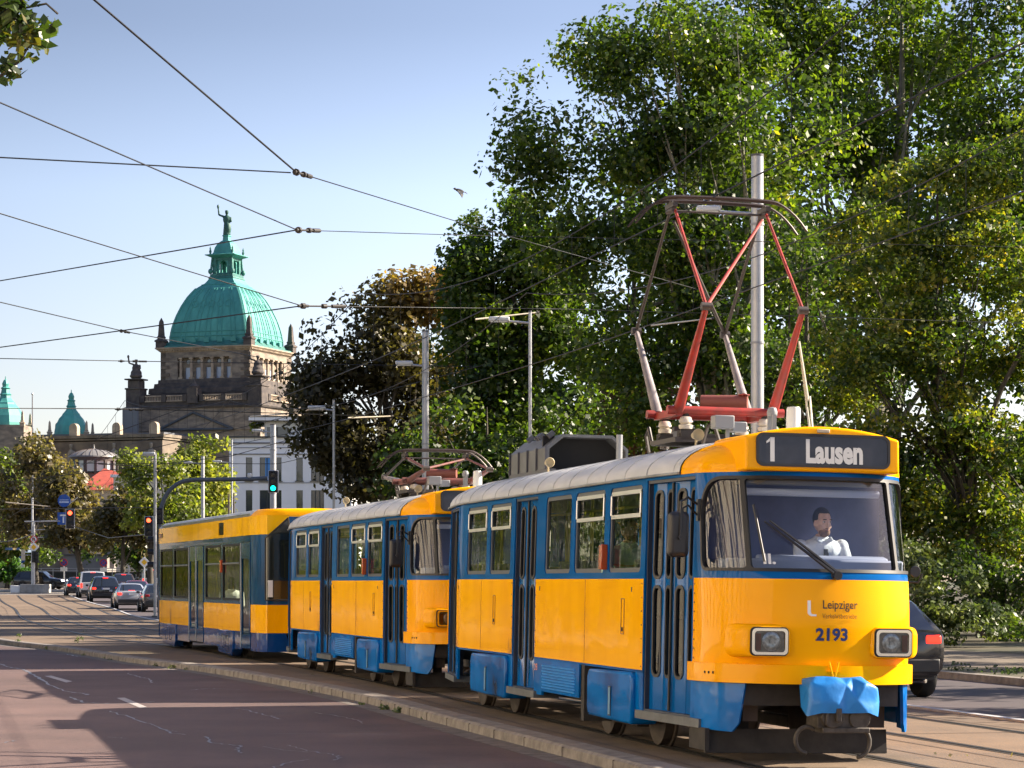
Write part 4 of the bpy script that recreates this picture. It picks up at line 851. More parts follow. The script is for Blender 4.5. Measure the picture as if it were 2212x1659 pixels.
def car(kind, paint, label, loc, rz, group=None, plate_=True, lights_on=True, name='car', tail=None, front_on=False):
    Ln, st, wr, axles = CARS[kind]
    root = empty(name, label, 'car' if kind != 'van' else 'van', loc, rz, group)
    def ringp(s, inset=0.0):
        x, zb, zs, zr, w, w2, _ = s; w -= inset; w2 -= inset
        low = zr-zs < .12
        return [(0, zb), (w*.86, zb), (w*.97, zb+.10), (w, (zb+zs)*.5), (w*.985, zs-.08), (w*.95, zs), (w2+(.0 if low else .02), zr-(.02 if low else .09)), (w2*.88, zr-(.005 if low else .02)), (w2*.45, zr+(.005)), (0, zr+.012)]
    body, gl = MB(), MB(); rings = [ringp(s) for s in st]
    n = len(rings[0]); vs = []
    for s, r in zip(st, rings):
        for sg in (-1, 1): vs += [Vector((s[0], sg*y, z)) for y, z in r]
    paintf, glf = [], []
    for i in range(len(st)-1):
        t = st[i][6]
        for sg in (0, 1):
            o = i*2*n+sg*n; p = o+2*n
            for k in range(n-1):
                f = (o+k, p+k, p+k+1, o+k+1)
                isg = (t == 's' and k == 5) or (t == 'b' and k in (7, 8)) or (t == 'b' and k == 5 and 0)
                (glf if isg else paintf).append(f)
    e0 = tuple(range(n))+tuple(reversed(range(n, 2*n))); paintf.append(e0)
    b0 = (len(st)-1)*2*n; paintf.append(tuple(b0+i for i in e0))
    bd = MB().add(*compact(vs, paintf)).build('body', paint, root, smooth=38)
    g = MB().add(*compact(vs, glf)).build('window', mat('car_glass', (.012, .015, .018), .05, coat=1, spec=.8), root, smooth=38)
    # dark inner floor and bumper lower
    lo = MB(); lo.box((Ln/2, 0, .34), (Ln*.86, st[3][4]*1.86, .18)); lo.box((.05, 0, .48), (.14, st[1][4]*1.80, .20)); lo.build('lower_trim', BLKP, root, bevel=.02)
    for ax in axles:
        for s in (-1, 1):
            w = st[3][4]-.08
            ty = MB().lathe([(wr*.62, -.10), (wr*.93, -.11), (wr, -.07), (wr, .07), (wr*.93, .11), (wr*.62, .10)], (ax, s*w, wr), n=26, axis='Y').build('wheel', mat('tyre_rubber', (.015, .015, .015), .8), root, smooth=40)
            rm = MB().lathe([(.0, .09*s), (wr*.15, .10*s), (wr*.5, .06*s), (wr*.60, .10*s), (wr*.62, .0)], (ax, s*w, wr), n=20, axis='Y')
            for q in range(5):
                a = q*2*math.pi/5; rm.tube((ax, s*(w+.10), wr), (ax+math.cos(a)*wr*.58, s*(w+.09), wr+math.sin(a)*wr*.58), .02)
            rm.build('rim', mat('rim_alloy', (.35, .36, .38), .35, metal=.7), ty, smooth=40)
            ar = MB().path([(ax+math.cos(t)*(wr+.05), s*(st[3][4]*.985), wr+math.sin(t)*(wr+.05)) for t in [R(a) for a in range(0, 181, 15)]], .03, n=6).build('wheel_arch', BLKP, root, smooth=40)
    zt = st[1][2]-(.12 if kind != 'van' else .20)
    th_, tw = (.13, .24) if kind != 'van' else (.34, .14)
    TL = mat('tail_lamp', (.45, .012, .01), .2, emit=(1, .02, .01), es=1.3) if lights_on else mat('tail_lamp_off', (.30, .005, .008), .2)
    for s in (-1, 1):
        MB().box((.03, s*(st[1][4]*.93-tw/2), zt), (.10, tw, th_)).build('tail_lamp', TL, root, bevel=.03)
        MB().box((Ln-.16, s*(st[-2][4]*.86-.1), st[-2][2]-.10), (.26, .26, .10)).build('headlight', mat('car_headlight', (.8, .8, .8), .1, emit=(1, 1, .95), es=6.0) if front_on else mat('car_headlight_off', (.5, .5, .5), .1), root, bevel=.03)
        MB().box((st[-4][0]-.25 if kind != 'van' else st[-3][0]-.25, s*(st[3][4]+.10), st[3][2]+.04), (.12, .18, .13)).build('wing_mirror', paint, root, bevel=.03)
    if plate_:
        pl = MB().box((-.012, 0, zt-.02 if kind != 'van' else .75), (.02, .50, .11)).build('number_plate', mat('plate_white', (.75, .75, .74), .4), root)
        MB().box((-.024, .225, zt-.02 if kind != 'van' else .75), (.004, .04, .10)).build('plate_band', mat('plate_blue', (.02, .08, .5), .4), pl)
    if lights_on:
        s2 = st[2]; MB().box((s2[0]-.02, 0, s2[3]-.0), (.08, .34, .03)).build('brake_lamp', TL, root)
    MB().tube((.4, -.25, .26), (-.03, -.55, .26), .03).build('exhaust', CHR, root)
    mid = MB(); x = (st[3][0]+st[-4][0])/2
    for s in (-1, 1): mid.box((x, s*(st[3][4]*1.0), .78), (.16, .03, .03)); mid.box((x+.9, s*(st[3][4]*1.0), .78), (.16, .03, .03))
    mid.build('door_handle', paint, root)
    return root
CP = lambda n, c, r=.25: mat(n, c, r, coat=1.0, metal=.2)
# ------------------------------------------------------------------ trees and shrubs
rng = np.random.default_rng(11)
def leaves(name, ells, N, size, m, parent, cl=90, cr=(.7, 1.15), tint=(0, 1), inner=.35, flat=.75, droop=.0, gap=.25, tz=None):
    """leaf-sized kites in clumps through the crown's volume. ells: (cx,cy,cz,rx,ry,rz)"""
    ells = np.array(ells, float); vol = (ells[:, 3]*ells[:, 4]*ells[:, 5])**(2/3); nc = max(6, int(N/cl))
    pick = rng.choice(len(ells), nc, p=vol/vol.sum()); E = ells[pick]
    d = rng.normal(size=(nc, 3)); d /= np.linalg.norm(d, axis=1)[:, None]
    r = (inner+(1.06-inner)*rng.random(nc)**.5)
    C = E[:, :3]+d*E[:, 3:]*r[:, None]
    if gap:      # leave holes between the boughs
        k = 2.2/np.mean(cr); ph = rng.uniform(0, 6, 3); W = C*k*.55
        f = np.sin(W[:, 0]*1.3+ph[0]+W[:, 2]*.6)+np.sin(W[:, 1]*1.1+ph[1]-W[:, 0]*.5)+np.sin(W[:, 2]*1.5+ph[2]+W[:, 1]*.4)
        keep = f > -.55*gap; C = C[keep]; nc = len(C)
    R_ = rng.uniform(*cr, nc); per = np.maximum(cl*.45, (cl*(R_/R_.mean())**2*rng.uniform(.5, 1.4, nc))).astype(int)
    idx = np.repeat(np.arange(nc), per); n = len(idx)
    q = rng.normal(size=(n, 3)); q /= np.linalg.norm(q, axis=1)[:, None]
    q *= (rng.random(n)**.42)[:, None]; q[:, 2] *= flat
    P = C[idx]+q*R_[idx][:, None]
    P[:, 2] -= droop*np.abs(q[:, 0])*R_[idx]
    nrm = q*.6+rng.normal(size=(n, 3))*.55+np.array([0, 0, .45]); nrm /= np.linalg.norm(nrm, axis=1)[:, None]
    a = np.cross(nrm, rng.normal(size=(n, 3))); a /= np.linalg.norm(a, axis=1)[:, None]; b = np.cross(nrm, a)
    s = size*rng.choice([.55, .75, .95, 1.15, 1.4], n, p=[.2, .25, .25, .2, .1])[:, None]*rng.uniform(.85, 1.15, n)[:, None]
    V = np.stack([P-a*s*.6, P+b*s*.42+a*s*.05, P+a*s*.62, P-b*s*.42+a*s*.05], 1).reshape(-1, 3)
    me = bpy.data.meshes.new(name); me.vertices.add(n*4); me.vertices.foreach_set('co', V.ravel().astype(np.float32))
    me.loops.add(n*4); me.polygons.add(n)
    me.loops.foreach_set('vertex_index', np.arange(n*4, dtype=np.int32)); me.polygons.foreach_set('loop_start', np.arange(0, n*4, 4, dtype=np.int32))
    me.update(calc_edges=True)
    at_ = me.attributes.new('tint', 'FLOAT', 'FACE')
    ct = rng.uniform(0, 1, nc); base = ct[idx]*.6+rng.random(n)*.4
    if tz is not None:   # autumn colour towards one side of the crown
        base = np.clip(base*.45+.7*np.clip((P @ np.array(tz[:3])-tz[3])/tz[4], 0, 1), 0, 1)
    at_.data.foreach_set('value', (tint[0]+(tint[1]-tint[0])*base).astype(np.float32))
    o = mesh_obj(name, me, m, parent); return o, C, R_
BARK = mat('bark', (.10, .085, .065), .9, col2=(.035, .03, .025), vs=4, stretch=(1, 1, .25), bump=.6, bs=8)
BARKP = mat('plane_bark', (.24, .22, .17), .85, col2=(.10, .095, .07), vs=2.5, bump=.3, bs=8)
def limbs(name, base, C, r0, m, parent, nl=26, fork=.3, lean=(0, 0)):
    base = Vector(base); C = [Vector(c) for c in C]; cen = sum(C, Vector())/len(C); mb = MB()
    top = max(c.z for c in C); H = cen.z-base.z
    f = base+Vector(((cen.x-base.x)*.25, (cen.y-base.y)*.25, H*fork))
    pts = [base, base.lerp(f, .5)+Vector((.1, 0, 0)), f, f.lerp(cen, .5)+Vector((random.uniform(-.3, .3), 0, 0)), cen, cen.lerp(Vector((cen.x, cen.y, top)), .8)]
    mb.path(pts, [r0*1.25, r0, r0*.85, r0*.55, r0*.35, r0*.06], n=9)
    ids = rng.choice(len(C), min(nl, len(C)), replace=False)
    for i in ids:
        c = C[i]; t = random.uniform(.0, .75); s = f.lerp(cen, t); L = (c-s).length
        k = s.lerp(c, .5)+Vector((random.uniform(-.1, .1)*L, random.uniform(-.1, .1)*L, L*random.uniform(-.02, .14)))
        rr = r0*random.uniform(.16, .34)
        mb.path([s, s.lerp(k, .5)+Vector((0, 0, .04*L)), k, k.lerp(c, .6), c], [rr, rr*.8, rr*.6, rr*.35, rr*.12], n=6)
        for _ in range(2):
            j = C[int(rng.integers(len(C)))]
            if (j-c).length < 3.5: mb.path([k, k.lerp(j, .5)+Vector((0, 0, .2)), j], [rr*.4, rr*.25, rr*.08], n=5)
    return mb.build(name, m, parent, smooth=50, fix=False)
def tree(label, base, pe, Y, N, size, lm, r0=.35, bark=None, name='tree', depth=.8, group=None, tint=(0, 1), nl=26, fork=.3, cat='tree', yo=None, **k):
    """pe: crown lobes as (x, y, rx, ry[, dY]) measured in the 2212-wide picture at distance Y"""
    root = empty(name, label, cat, base, 0, group); B = Vector(base); ells = []
    for e in pe:
        d = e[4] if len(e) > 4 else 0
        c = at(e[0], e[1], Y+d)-B; sc_ = (Y+d)/FK
        ells.append((c.x, c.y, c.z, e[2]*sc_, min(e[2], e[3])*sc_*depth+.5, e[3]*sc_))
    crown, C, R_ = leaves('crown', ells, N, size, lm, root, tint=tint, **k)
    if r0 > 0: limbs('trunk', (0, 0, -.3), C, r0, bark or BARK, root, nl, fork)
    return root
G_PLANE = leafmat('leaves_plane', [(.018, .040, .005), (.045, .085, .008), (.095, .150, .012), (.18, .23, .018), (.34, .30, .03)], .5, [0, .35, .65, .88, 1])
G_DEEP = leafmat('leaves_deep_green', [(.014, .032, .007), (.032, .066, .010), (.07, .115, .014), (.15, .19, .02)], .45)
G_LOC = leafmat('leaves_yellowing', [(.018, .040, .006), (.045, .085, .010), (.12, .16, .016), (.28, .27, .02), (.45, .30, .02)], .5, [0, .3, .6, .85, 1])
G_CHE = leafmat('leaves_chestnut', [(.036, .034, .018), (.070, .062, .024), (.12, .10, .030), (.26, .17, .045), (.42, .26, .10)], .42, [0, .3, .55, .8, 1])
G_BRN = leafmat('leaves_brown', [(.035, .040, .014), (.08, .075, .028), (.15, .125, .05), (.22, .17, .08), (.30, .22, .11)], .4)
G_LIME = leafmat('leaves_lime', [(.035, .065, .010), (.10, .14, .02), (.21, .24, .04), (.36, .34, .07)], .5)
G_RUST = leafmat('leaves_rust', [(.03, .02, .01), (.11, .05, .02), (.24, .10, .035)], .4)
G_SHR = leafmat('leaves_shrub', [(.025, .045, .018), (.06, .095, .035), (.13, .17, .06), (.24, .27, .11)], .3)
G_HDG = leafmat('leaves_hedge', [(.02, .06, .01), (.05, .13, .02), (.10, .22, .03)], .4)
# ------------------------------------------------------------------ track centre line and strips
_cp = [(10.2, -9.6), (5.76, 10.0), (3.5, 20.0), (1.328, 29.61), (-2.06, 44.13), (-6.13, 58.96), (-8.6, 66.8), (-11.4, 75), (-15.4, 90), (-20.3, 110), (-26.6, 140), (-31.4, 161), (-38, 192), (-60, 300)]
def catmull(P, n=12):
    out = []
    for i in range(len(P)-1):
        p0 = P[max(0, i-1)]; p1 = P[i]; p2 = P[i+1]; p3 = P[min(len(P)-1, i+2)]
        for k in range(n):
            t = k/n; out.append(tuple(.5*((2*b)+(-a+c)*t+(2*a-5*b+4*c-d)*t*t+(-a+3*b-3*c+d)*t**3) for a, b, c, d in zip(p0, p1, p2, p3)))
    out.append(tuple(P[-1])); return out
CL = catmull(_cp)
def nrm2(P, i):
    a = P[max(0, i-1)]; b = P[min(len(P)-1, i+1)]; dx, dy = b[0]-a[0], b[1]-a[1]; l = math.hypot(dx, dy); return dy/l, -dx/l
def offs(lat, P=None):
    P = P or CL; return [(p[0]+nrm2(P, i)[0]*lat, p[1]+nrm2(P, i)[1]*lat) for i, p in enumerate(P)]
def center_at(Y):
    for a, b in zip(CL, CL[1:]):
        if a[1] <= Y <= b[1]: t = (Y-a[1])/(b[1]-a[1]); return a[0]+(b[0]-a[0])*t
def ribbon(mb, A, B, za, zb=None, ymax=1e9):
    zb = za if zb is None else zb; A = [p for p in A]; vs = []; n = 0
    for a, b in zip(A, B):
        if max(a[1], b[1]) > ymax: break
        vs += [(a[0], a[1], gz(a[1])+za), (b[0], b[1], gz(b[1])+zb)]; n += 1
    return mb.add(vs, [(2*i, 2*i+1, 2*i+3, 2*i+2) for i in range(n-1)])
def st(o): o['kind'] = 'structure'; return o
ROAD = mat('road_mauve_asphalt', (.125, .078, .072), .82, col2=(.085, .055, .053), vs=.7, speckle=.3, bump=.5, bs=70, detail=9)
BED = mat('track_bed_asphalt', (.185, .128, .082), .85, col2=(.125, .090, .062), vs=.9, speckle=.3, bump=.5, bs=55, detail=9)
KERB = mat('kerb_granite', (.27, .24, .21), .85, col2=(.15, .13, .115), vs=5, bump=.5, bs=30)
GUT = mat('gutter_setts', (.18, .155, .14), .9, col2=(.09, .08, .07), vs=6, bump=.8, bs=18)
gy = [-80, -40, -10, 0, 20, 40, 60, 80, 100, 115]+[125+10*i for i in range(21)]+[330, 400, 500, 700, 1200, 3500]
g = MB(); gx = [-2500, -400, -120, -60, -30, 0, 30, 60, 120, 400, 2500]
g.add([(x, y, gz(y)-.16) for y in gy for x in gx], [(j*11+i, j*11+i+1, (j+1)*11+i+1, (j+1)*11+i) for j in range(len(gy)-1) for i in range(10)])
st(g.build('ground', mat('ground_earth', (.12, .10, .07), .95, col2=(.05, .07, .03), vs=.15), None, fix=False))
KP = catmull([(9.5, -14), (6.35, 0), (3.4, 13), (.72, 24.5), (-.92, 31.4), (-2.17, 36.8), (-3.47, 41.4), (-5.82, 48.7), (-8.34, 55.1), (-11.2, 63.4), (-14.3, 71.2), (-19, 86), (-26, 112), (-40, 165), (-52, 200)], 10)
KL = lambda d: offs(d, KP)
def bed_right():  # right edge of the bed sampled at the same Y as the kerb line
    E = offs(4.53); out = []
    for k in KP:
        for a, b in zip(E, E[1:]):
            if a[1] <= k[1] <= b[1]: t = (k[1]-a[1])/(b[1]-a[1]); out.append((a[0]+(b[0]-a[0])*t, k[1])); break
        else: out.append((E[0][0]+(E[0][1]-k[1])*.22, k[1]))
    return out
b = MB(); BR = bed_right()
for i in range(6): ribbon(b, [(a[0]+(c[0]-a[0])*i/6, a[1]) for a, c in zip(KL(.27), BR)], [(a[0]+(c[0]-a[0])*(i+1)/6, a[1]) for a, c in zip(KL(.27), BR)], 0)
st(b.build('track_bed', BED, None, fix=False))
r = MB(); ribbon(r, KL(-.30), KL(-12), -.10); st(r.build('road', ROAD, None, fix=False))
r = MB(); ribbon(r, KL(0), KL(-.30), -.096, -.098); st(r.build('gutter', GUT, None, fix=False))
k = MB(); ribbon(k, KL(.28), KL(.03), .02, .018); ribbon(k, KL(.03), KL(0), .018, -.005); ribbon(k, KL(0), KL(-.012), -.005, -.11); ribbon(k, KL(.28), KL(.285), .02, -.01)
st(k.build('kerb', KERB, None, fix=False))
kj = MB(); L = 0; KA, KB_ = KL(-.014), KL(.28)
for i in range(1, len(KP)):
    L += math.hypot(KP[i][0]-KP[i-1][0], KP[i][1]-KP[i-1][1]); a, c = KA[i], KB_[i]
    if KP[i][1] < 90 and i % 2: 
        for t in (0,):
            j = max(0, i-1); p = (a[0]+(KA[j][0]-a[0])*t, a[1]+(KA[j][1]-a[1])*t); q = (c[0]+(KB_[j][0]-c[0])*t, c[1]+(KB_[j][1]-c[1])*t)
            kj.tube((p[0], p[1], -.005), (q[0], q[1], .014), .006, n=5); kj.tube((p[0], p[1], -.10), (p[0], p[1], -.005), .004, n=5)
st(kj.build('kerb_joint', mat('joint_dark', (.12, .10, .085), .9), None, fix=False))
sw = MB(); ribbon(sw, KL(-12), KL(-40), .02); ribbon(sw, KL(-11.9), KL(-12), -.10, .02); st(sw.build('pavement', mat('pavement_slabs', (.26, .24, .22), .9, var=.25, vs=1.2, bump=.3, bs=20), None, fix=False))
RL = lambda d: [p for p in offs(d)]
k = MB(); ribbon(k, RL(4.53), RL(4.66), .03); ribbon(k, RL(4.53), RL(4.528), .03, 0); ribbon(k, RL(4.66), RL(4.67), .03, -.06); st(k.build('kerb', mat('kerb_pale', (.42, .42, .43), .8, var=.2, vs=4), None, fix=False))
r = MB(); ribbon(r, RL(4.67), RL(9.4), -.05); st(r.build('road', mat('road_right', (.095, .075, .078), .8, col2=(.065, .055, .058), vs=.6, bump=.4, bs=60), None, fix=False))
k = MB(); ribbon(k, RL(9.4), RL(9.65), .07); ribbon(k, RL(9.39), RL(9.4), -.06, .07); st(k.build('kerb', KERB, None, fix=False))
r = MB(); ribbon(r, RL(9.65), RL(10.9), .06); st(r.build('verge', mat('verge_earth', (.07, .075, .04), .95, col2=(.10, .08, .055), vs=1.5, bump=.6, bs=20), None, fix=False))
r = MB(); ribbon(r, RL(10.9), RL(15.5), .065); st(r.build('path', mat('path_gravel', (.15, .12, .09), .9, var=.3, vs=1.2, bump=.4, bs=30), None, fix=False))
r = MB(); ribbon(r, RL(15.5), RL(90), .05); st(r.build('park_ground', mat('park_floor', (.035, .04, .018), .95, col2=(.09, .07, .04), vs=.5, bump=.6, bs=10), None, fix=False))
r = MB(); r.add([(x, y, gz(y)+.006) for y in range(196, 250, 6) for x in (-160, -80, -50, -25, 10, 60)], [(j*6+i, j*6+i+1, (j+1)*6+i+1, (j+1)*6+i) for j in range(8) for i in range(5)]); st(r.build('crossroad', mat('crossroad_asphalt', (.20, .175, .15), .85, var=.2, vs=.3), None, fix=False))
RST = mat('rail_steel', (.10, .09, .085), .35, metal=.8, var=.25, vs=6); RGR = mat('rail_groove', (.015, .012, .01), .9)
for lat in (0, 2.97):
    root = tag(empty('tram_track', 'embedded tram track the tram is standing on' if lat == 0 else 'embedded tram track on the far side of the tram', 'track'), kind='structure')
    for s in (-1, 1):
        c = lat+s*.729
        m = MB(); ribbon(m, RL(c-.03), RL(c+.03), .009, ymax=195); st(m.build('rail', RST, root, fix=False))
        m = MB(); ribbon(m, RL(c-.09), RL(c+.09), .004, ymax=195); st(m.build('rail_groove', RGR, root, fix=False))
sm = MB()
for lat in (-1.25, 1.3, 1.85, 3.9): ribbon(sm, RL(lat), RL(lat+.025), .005, ymax=150)
for i, y_ in enumerate((27, 33.5, 47, 62, 75, 91, 120)):
    a = center_at(y_); sm.add([(a-1.55+.05*i, y_-.35, .0055), (a+4.4, y_+.95, .0055), (a+4.4, y_+.99, .0055), (a-1.55, y_-.31, .0055)], [(0, 1, 2, 3)])
st(sm.build('asphalt_seam', mat('seam_dark', (.07, .05, .04), .7), None, fix=False))
# cracks sealed with tar, lane dashes
def grd(x, y, z=-.1): Y = FK*(CAMZ-z)/(y-1255.6); return Vector(((x-1106)*Y/FK, Y, z))
def cr(x, y): return grd(x*.3906, y*.3906+1350)
ck = MB()
for pl, w in (([(0, 215), (60, 235), (140, 250), (185, 275), (240, 310), (300, 345), (370, 370), (460, 378), (485, 388)], .07), ([(390, 398), (470, 430), (620, 437), (790, 432), (855, 425)], .05), ([(600, 478), (700, 505), (800, 540), (880, 565), (950, 600), (1025, 608)], .035), ([(905, 583), (980, 590)], .03), ([(705, 268), (760, 285), (830, 300), (840, 320)], .05), ([(1310, 463), (1380, 475), (1450, 495), (1510, 510), (1555, 522)], .035), ([(1130, 620), (1180, 655), (1290, 665), (1330, 670), (1310, 690), (1330, 710)], .035), ([(1580, 665), (1680, 690), (1780, 710), (1870, 725), (1880, 740), (1850, 750)], .03), ([(1510, 791), (1600, 760), (1710, 745)], .03), ([(1740, 485), (1900, 510), (1990, 530), (2005, 545)], .03), ([(1440, 675), (1560, 690), (1700, 705)], .02), ([(150, 160), (370, 163), (430, 175)], .06), ([(1060, 360), (1170, 352), (1330, 358)], .03), ([(740, 338), (900, 340), (1070, 338)], .025), ([(600, 620), (700, 628)], .02), ([(0, 655), (90, 640)], .03), ([(1500, 602), (2212, 605)], .012)):
    pts = [cr(*p) for p in pl]; fine = []
    for a, c in zip(pts, pts[1:]):
        for t in range(6): fine.append(a.lerp(c, t/6)+Vector((random.uniform(-.03, .03), random.uniform(-.05, .05), 0)))
    fine.append(pts[-1]); vs = []
    for i, p in enumerate(fine):
        a = fine[max(0, i-1)]; c = fine[min(len(fine)-1, i+1)]; d = (c-a).normalized(); n_ = Vector((-d.y, d.x, 0))*w*.7*random.uniform(.25, .75); vs += [p+n_+Vector((0, 0, .004)), p-n_+Vector((0, 0, .004))]
    ck.add(vs, [(2*i, 2*i+1, 2*i+3, 2*i+2) for i in range(len(fine)-1)])
st(ck.build('road_crack', mat('tar_seal', (.15, .145, .155), .4, var=.2, vs=9), None, fix=False))
mk = MB()
for q in ([(245, 283), (282, 281), (400, 313), (366, 319)], [(645, 405), (690, 403), (814, 456), (776, 461)]): mk.add([cr(*p)+Vector((0, 0, .004)) for p in q], [(0, 1, 2, 3)])
for q in ([(5, 1288), (12, 1288), (48, 1318), (40, 1319)], [(70, 1300), (88, 1300), (96, 1303), (76, 1303)], [(105, 1299), (125, 1299), (132, 1302), (112, 1302)], [(195, 1315), (200, 1315), (232, 1326), (222, 1326)]):
    mk.add([grd(x, y, 0.0)+Vector((0, 0, gz(grd(x, y, .0)[1])*0+.006)) for x, y in q], [(0, 1, 2, 3)])
st(mk.build('road_marking', mat('marking_white', (.36, .33, .32), .7, var=.2, vs=6), None, fix=False))
# ------------------------------------------------------------------ the domed court building
SAND = mat('sandstone', (.32, .26, .20), .9, col2=(.13, .11, .095), vs=.55, stretch=(1, 1, 2.5), bump=.3, bs=2)
SANDL = mat('sandstone_pale', (.46, .37, .27), .85, col2=(.28, .22, .17), vs=.8)
SDK = mat('sandstone_black', (.045, .04, .043), .9, col2=(.115, .095, .08), vs=.8)
COP = mat('copper_green', (.085, .36, .31), .55, col2=(.05, .25, .225), vs=.5, stretch=(1.5, 1.5, .4))
COPD = mat('copper_green_dark', (.035, .16, .14), .6, var=.4, vs=1)
WND = mat('dark_pane', (.03, .04, .06), .1, coat=1)
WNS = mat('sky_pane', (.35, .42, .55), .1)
def statue(name, m, parent, base, h, seated=False, arm=True, rz=0, fat=1.0):
    s = h/1.8; b = MB()
    if seated: b.ell((0, 0, .5), (.42, .40, .5)); b.ell((.1, 0, .25), (.5, .45, .3)); b.ell((0, 0, 1.0), (.26, .30, .42))
    else: b.tube((0, 0, 0), (0, 0, .95), .26, .19, 10); b.ell((0, 0, 1.15), (.19, .26, .34)); b.ell((.05, .05, .5), (.24, .25, .5))
    b.tube((0, 0, 1.4), (0, 0, 1.6), .08); b.ell((0, 0, 1.68), (.13, .12, .16)); b.ell((0, 0, 1.80), (.14, .14, .06))
    b.tube((0, .24, 1.35), (.1, .30, .95), .08, .06)
    if arm: b.tube((0, -.2, 1.38), (.0, -.50, 1.50), .09, .07); b.tube((0, -.50, 1.50), (0, -.55, 2.0), .07, .06); b.ell((0, -.56, 2.12), (.09, .09, .17))
    b.v = [tuple(Matrix.Rotation(rz, 3, 'Z') @ Vector((v[0]*fat, v[1]*fat, v[2]))*s+Vector(base)) for v in b.v]
    return fuse(name, b, m, .05*s, parent, 3)
def court():
    AL = R(20); c = at(490, 1255, 450); root = empty('court_building', 'sandstone court building with a tall green copper dome and statue', 'building', (c.x, 450, 0), -AL)
    U = .02663; Z = lambda y: 1.65+(2529-y)*U
    def ringsq(prof, m, name, parent, n=0):
        mb = MB(); vs = []
        for s_, z in prof: vs += [(-s_, -s_, z), (s_, -s_, z), (s_, s_, z), (-s_, s_, z)]
        fs = [(i*4+k, i*4+(k+1) % 4, (i+1)*4+(k+1) % 4, (i+1)*4+k) for i in range(len(prof)-1) for k in range(4)]
        fs += [(3, 2, 1, 0), tuple(len(prof)*4-4+k for k in range(4))]
        return mb.add(vs, fs).build(name, m, parent)
    hs = 322*U
    # tower walls: four faces with a recessed colonnade
    tw = MB()
    for k in range(4):
        M = Matrix.Rotation(k*math.pi/2, 3, 'Z')
        xs = [-3.75, -1.73, .27, 2.23, 4.20]
        wl = plate('tower_wall', [(-hs, Z(1300)), (hs, Z(1300)), (hs, Z(1005)), (-hs, Z(1005))], [[(-5.3, Z(1207)), (5.3, Z(1207)), (5.3, Z(1068)), (-5.3, Z(1068))]], lambda u, v, o, M=M: M @ Vector((u, -hs-o, v)), 1.0, SAND, root)
        bk = plate('arcade_wall', [(-5.3, Z(1207)), (5.3, Z(1207)), (5.3, Z(1068)), (-5.3, Z(1068))], [[(x-.5, Z(1205)), (x+.5, Z(1205)), (x+.5, Z(1130)), (x-.5, Z(1130))] for x in xs]+[rrect(x-.4, Z(1105), x+.4, Z(1080), .33, 4) for x in xs], lambda u, v, o, M=M: M @ Vector((u, -hs-o+1.0, v)), .3, SAND, root)
        for i, x in enumerate(xs):
            q = MB().add([M @ Vector(p) for p in ((x-.5, -hs+1.15, Z(1205)), (x+.5, -hs+1.15, Z(1205)), (x+.5, -hs+1.15, Z(1130)), (x-.5, -hs+1.15, Z(1130)))], [(0, 1, 2, 3)]).build('window', WNS, bk)
            MB().add([M @ Vector(p) for p in ((x-.4, -hs+1.15, Z(1105)), (x+.4, -hs+1.15, Z(1105)), (x+.4, -hs+1.15, Z(1080)), (x-.4, -hs+1.15, Z(1080)))], [(0, 1, 2, 3)]).build('window', WND, bk)
        cm = MB()
        for x in (-4.8, -2.75, -.72, 1.28, 3.25, 5.05): 
            for p0, p1, r_ in (((x, -hs+.35, Z(1205)), (x, -hs+.35, Z(1075)), .27),): cm.tube(M @ Vector(p0), M @ Vector(p1), r_, .23, n=10)
            a = M @ Vector((x, -hs+.35, Z(1207)+.15)); cm.box(a, (.7, .7, .3)); a = M @ Vector((x, -hs+.35, Z(1068)-.12)); cm.box(a, (.65, .65, .25))
        cm.build('column', SANDL, wl, smooth=40)
        dt = MB()
        for i in range(34): a = M @ Vector((-hs+.3+i*(2*hs-.6)/33, -hs-.35, Z(1019))); dt.box(a, (.22, .22, .22))
        dt.build('dentil', SANDL, wl)
        if k < 2:
            for j in range(5):
                br = MB(); br.box(M @ Vector((-hs+.9, -hs-.03, Z(1280)+j*1.35)), (1.7 if k == 0 else .16, .16 if k == 0 else 1.7, .62)); br.build('stone_course', mat('sandstone_mid', (.16, .125, .095), .9, var=.5, vs=.6), wl); br = MB(); br.box(M @ Vector((hs-.9, -hs-.03, Z(1280)+.7+j*1.35)), (1.5 if k == 0 else .16, .16 if k == 0 else 1.5, .5)); br.build('stone_course', mat('sandstone_mid', (.16, .125, .095), .9, var=.5, vs=.6), wl)
    ringsq([(hs, Z(1030)), (hs+.15, Z(1025)), (hs+.5, Z(1014)), (hs+.75, Z(1006)), (hs+.75, Z(1000)), (hs-.3, Z(998))], SANDL, 'cornice', root)
    ringsq([(hs+.45, Z(1003)), (hs+.4, Z(990)), (hs-.3, Z(985)), (hs-.9, Z(960))], COPD, 'dome_base', root)
    ringsq([(hs+1.6, Z(1305)), (hs+1.5, Z(1270)), (hs+.9, Z(1265)), (hs+.8, Z(1238)), (hs+.35, Z(1235)), (hs+.3, Z(1212)), (hs+.02, Z(1210))], SDK, 'tower_base', root)
    prof = [(7.45, Z(962)), (7.42, Z(925)), (7.15, Z(860)), (6.65, Z(790)), (5.9, Z(715)), (5.05, Z(650)), (4.1, Z(600)), (3.25, Z(572)), (2.85, Z(560)), (2.5, Z(540)), (2.3, Z(525))]
    dm = ringsq(prof, COP, 'dome', root)
    rb = MB()
    def hp(z):
        for (a, za), (b_, zb_) in zip(prof, prof[1:]):
            if za <= z <= zb_: return a+(b_-a)*(z-za)/(zb_-za)
        return prof[-1][0]
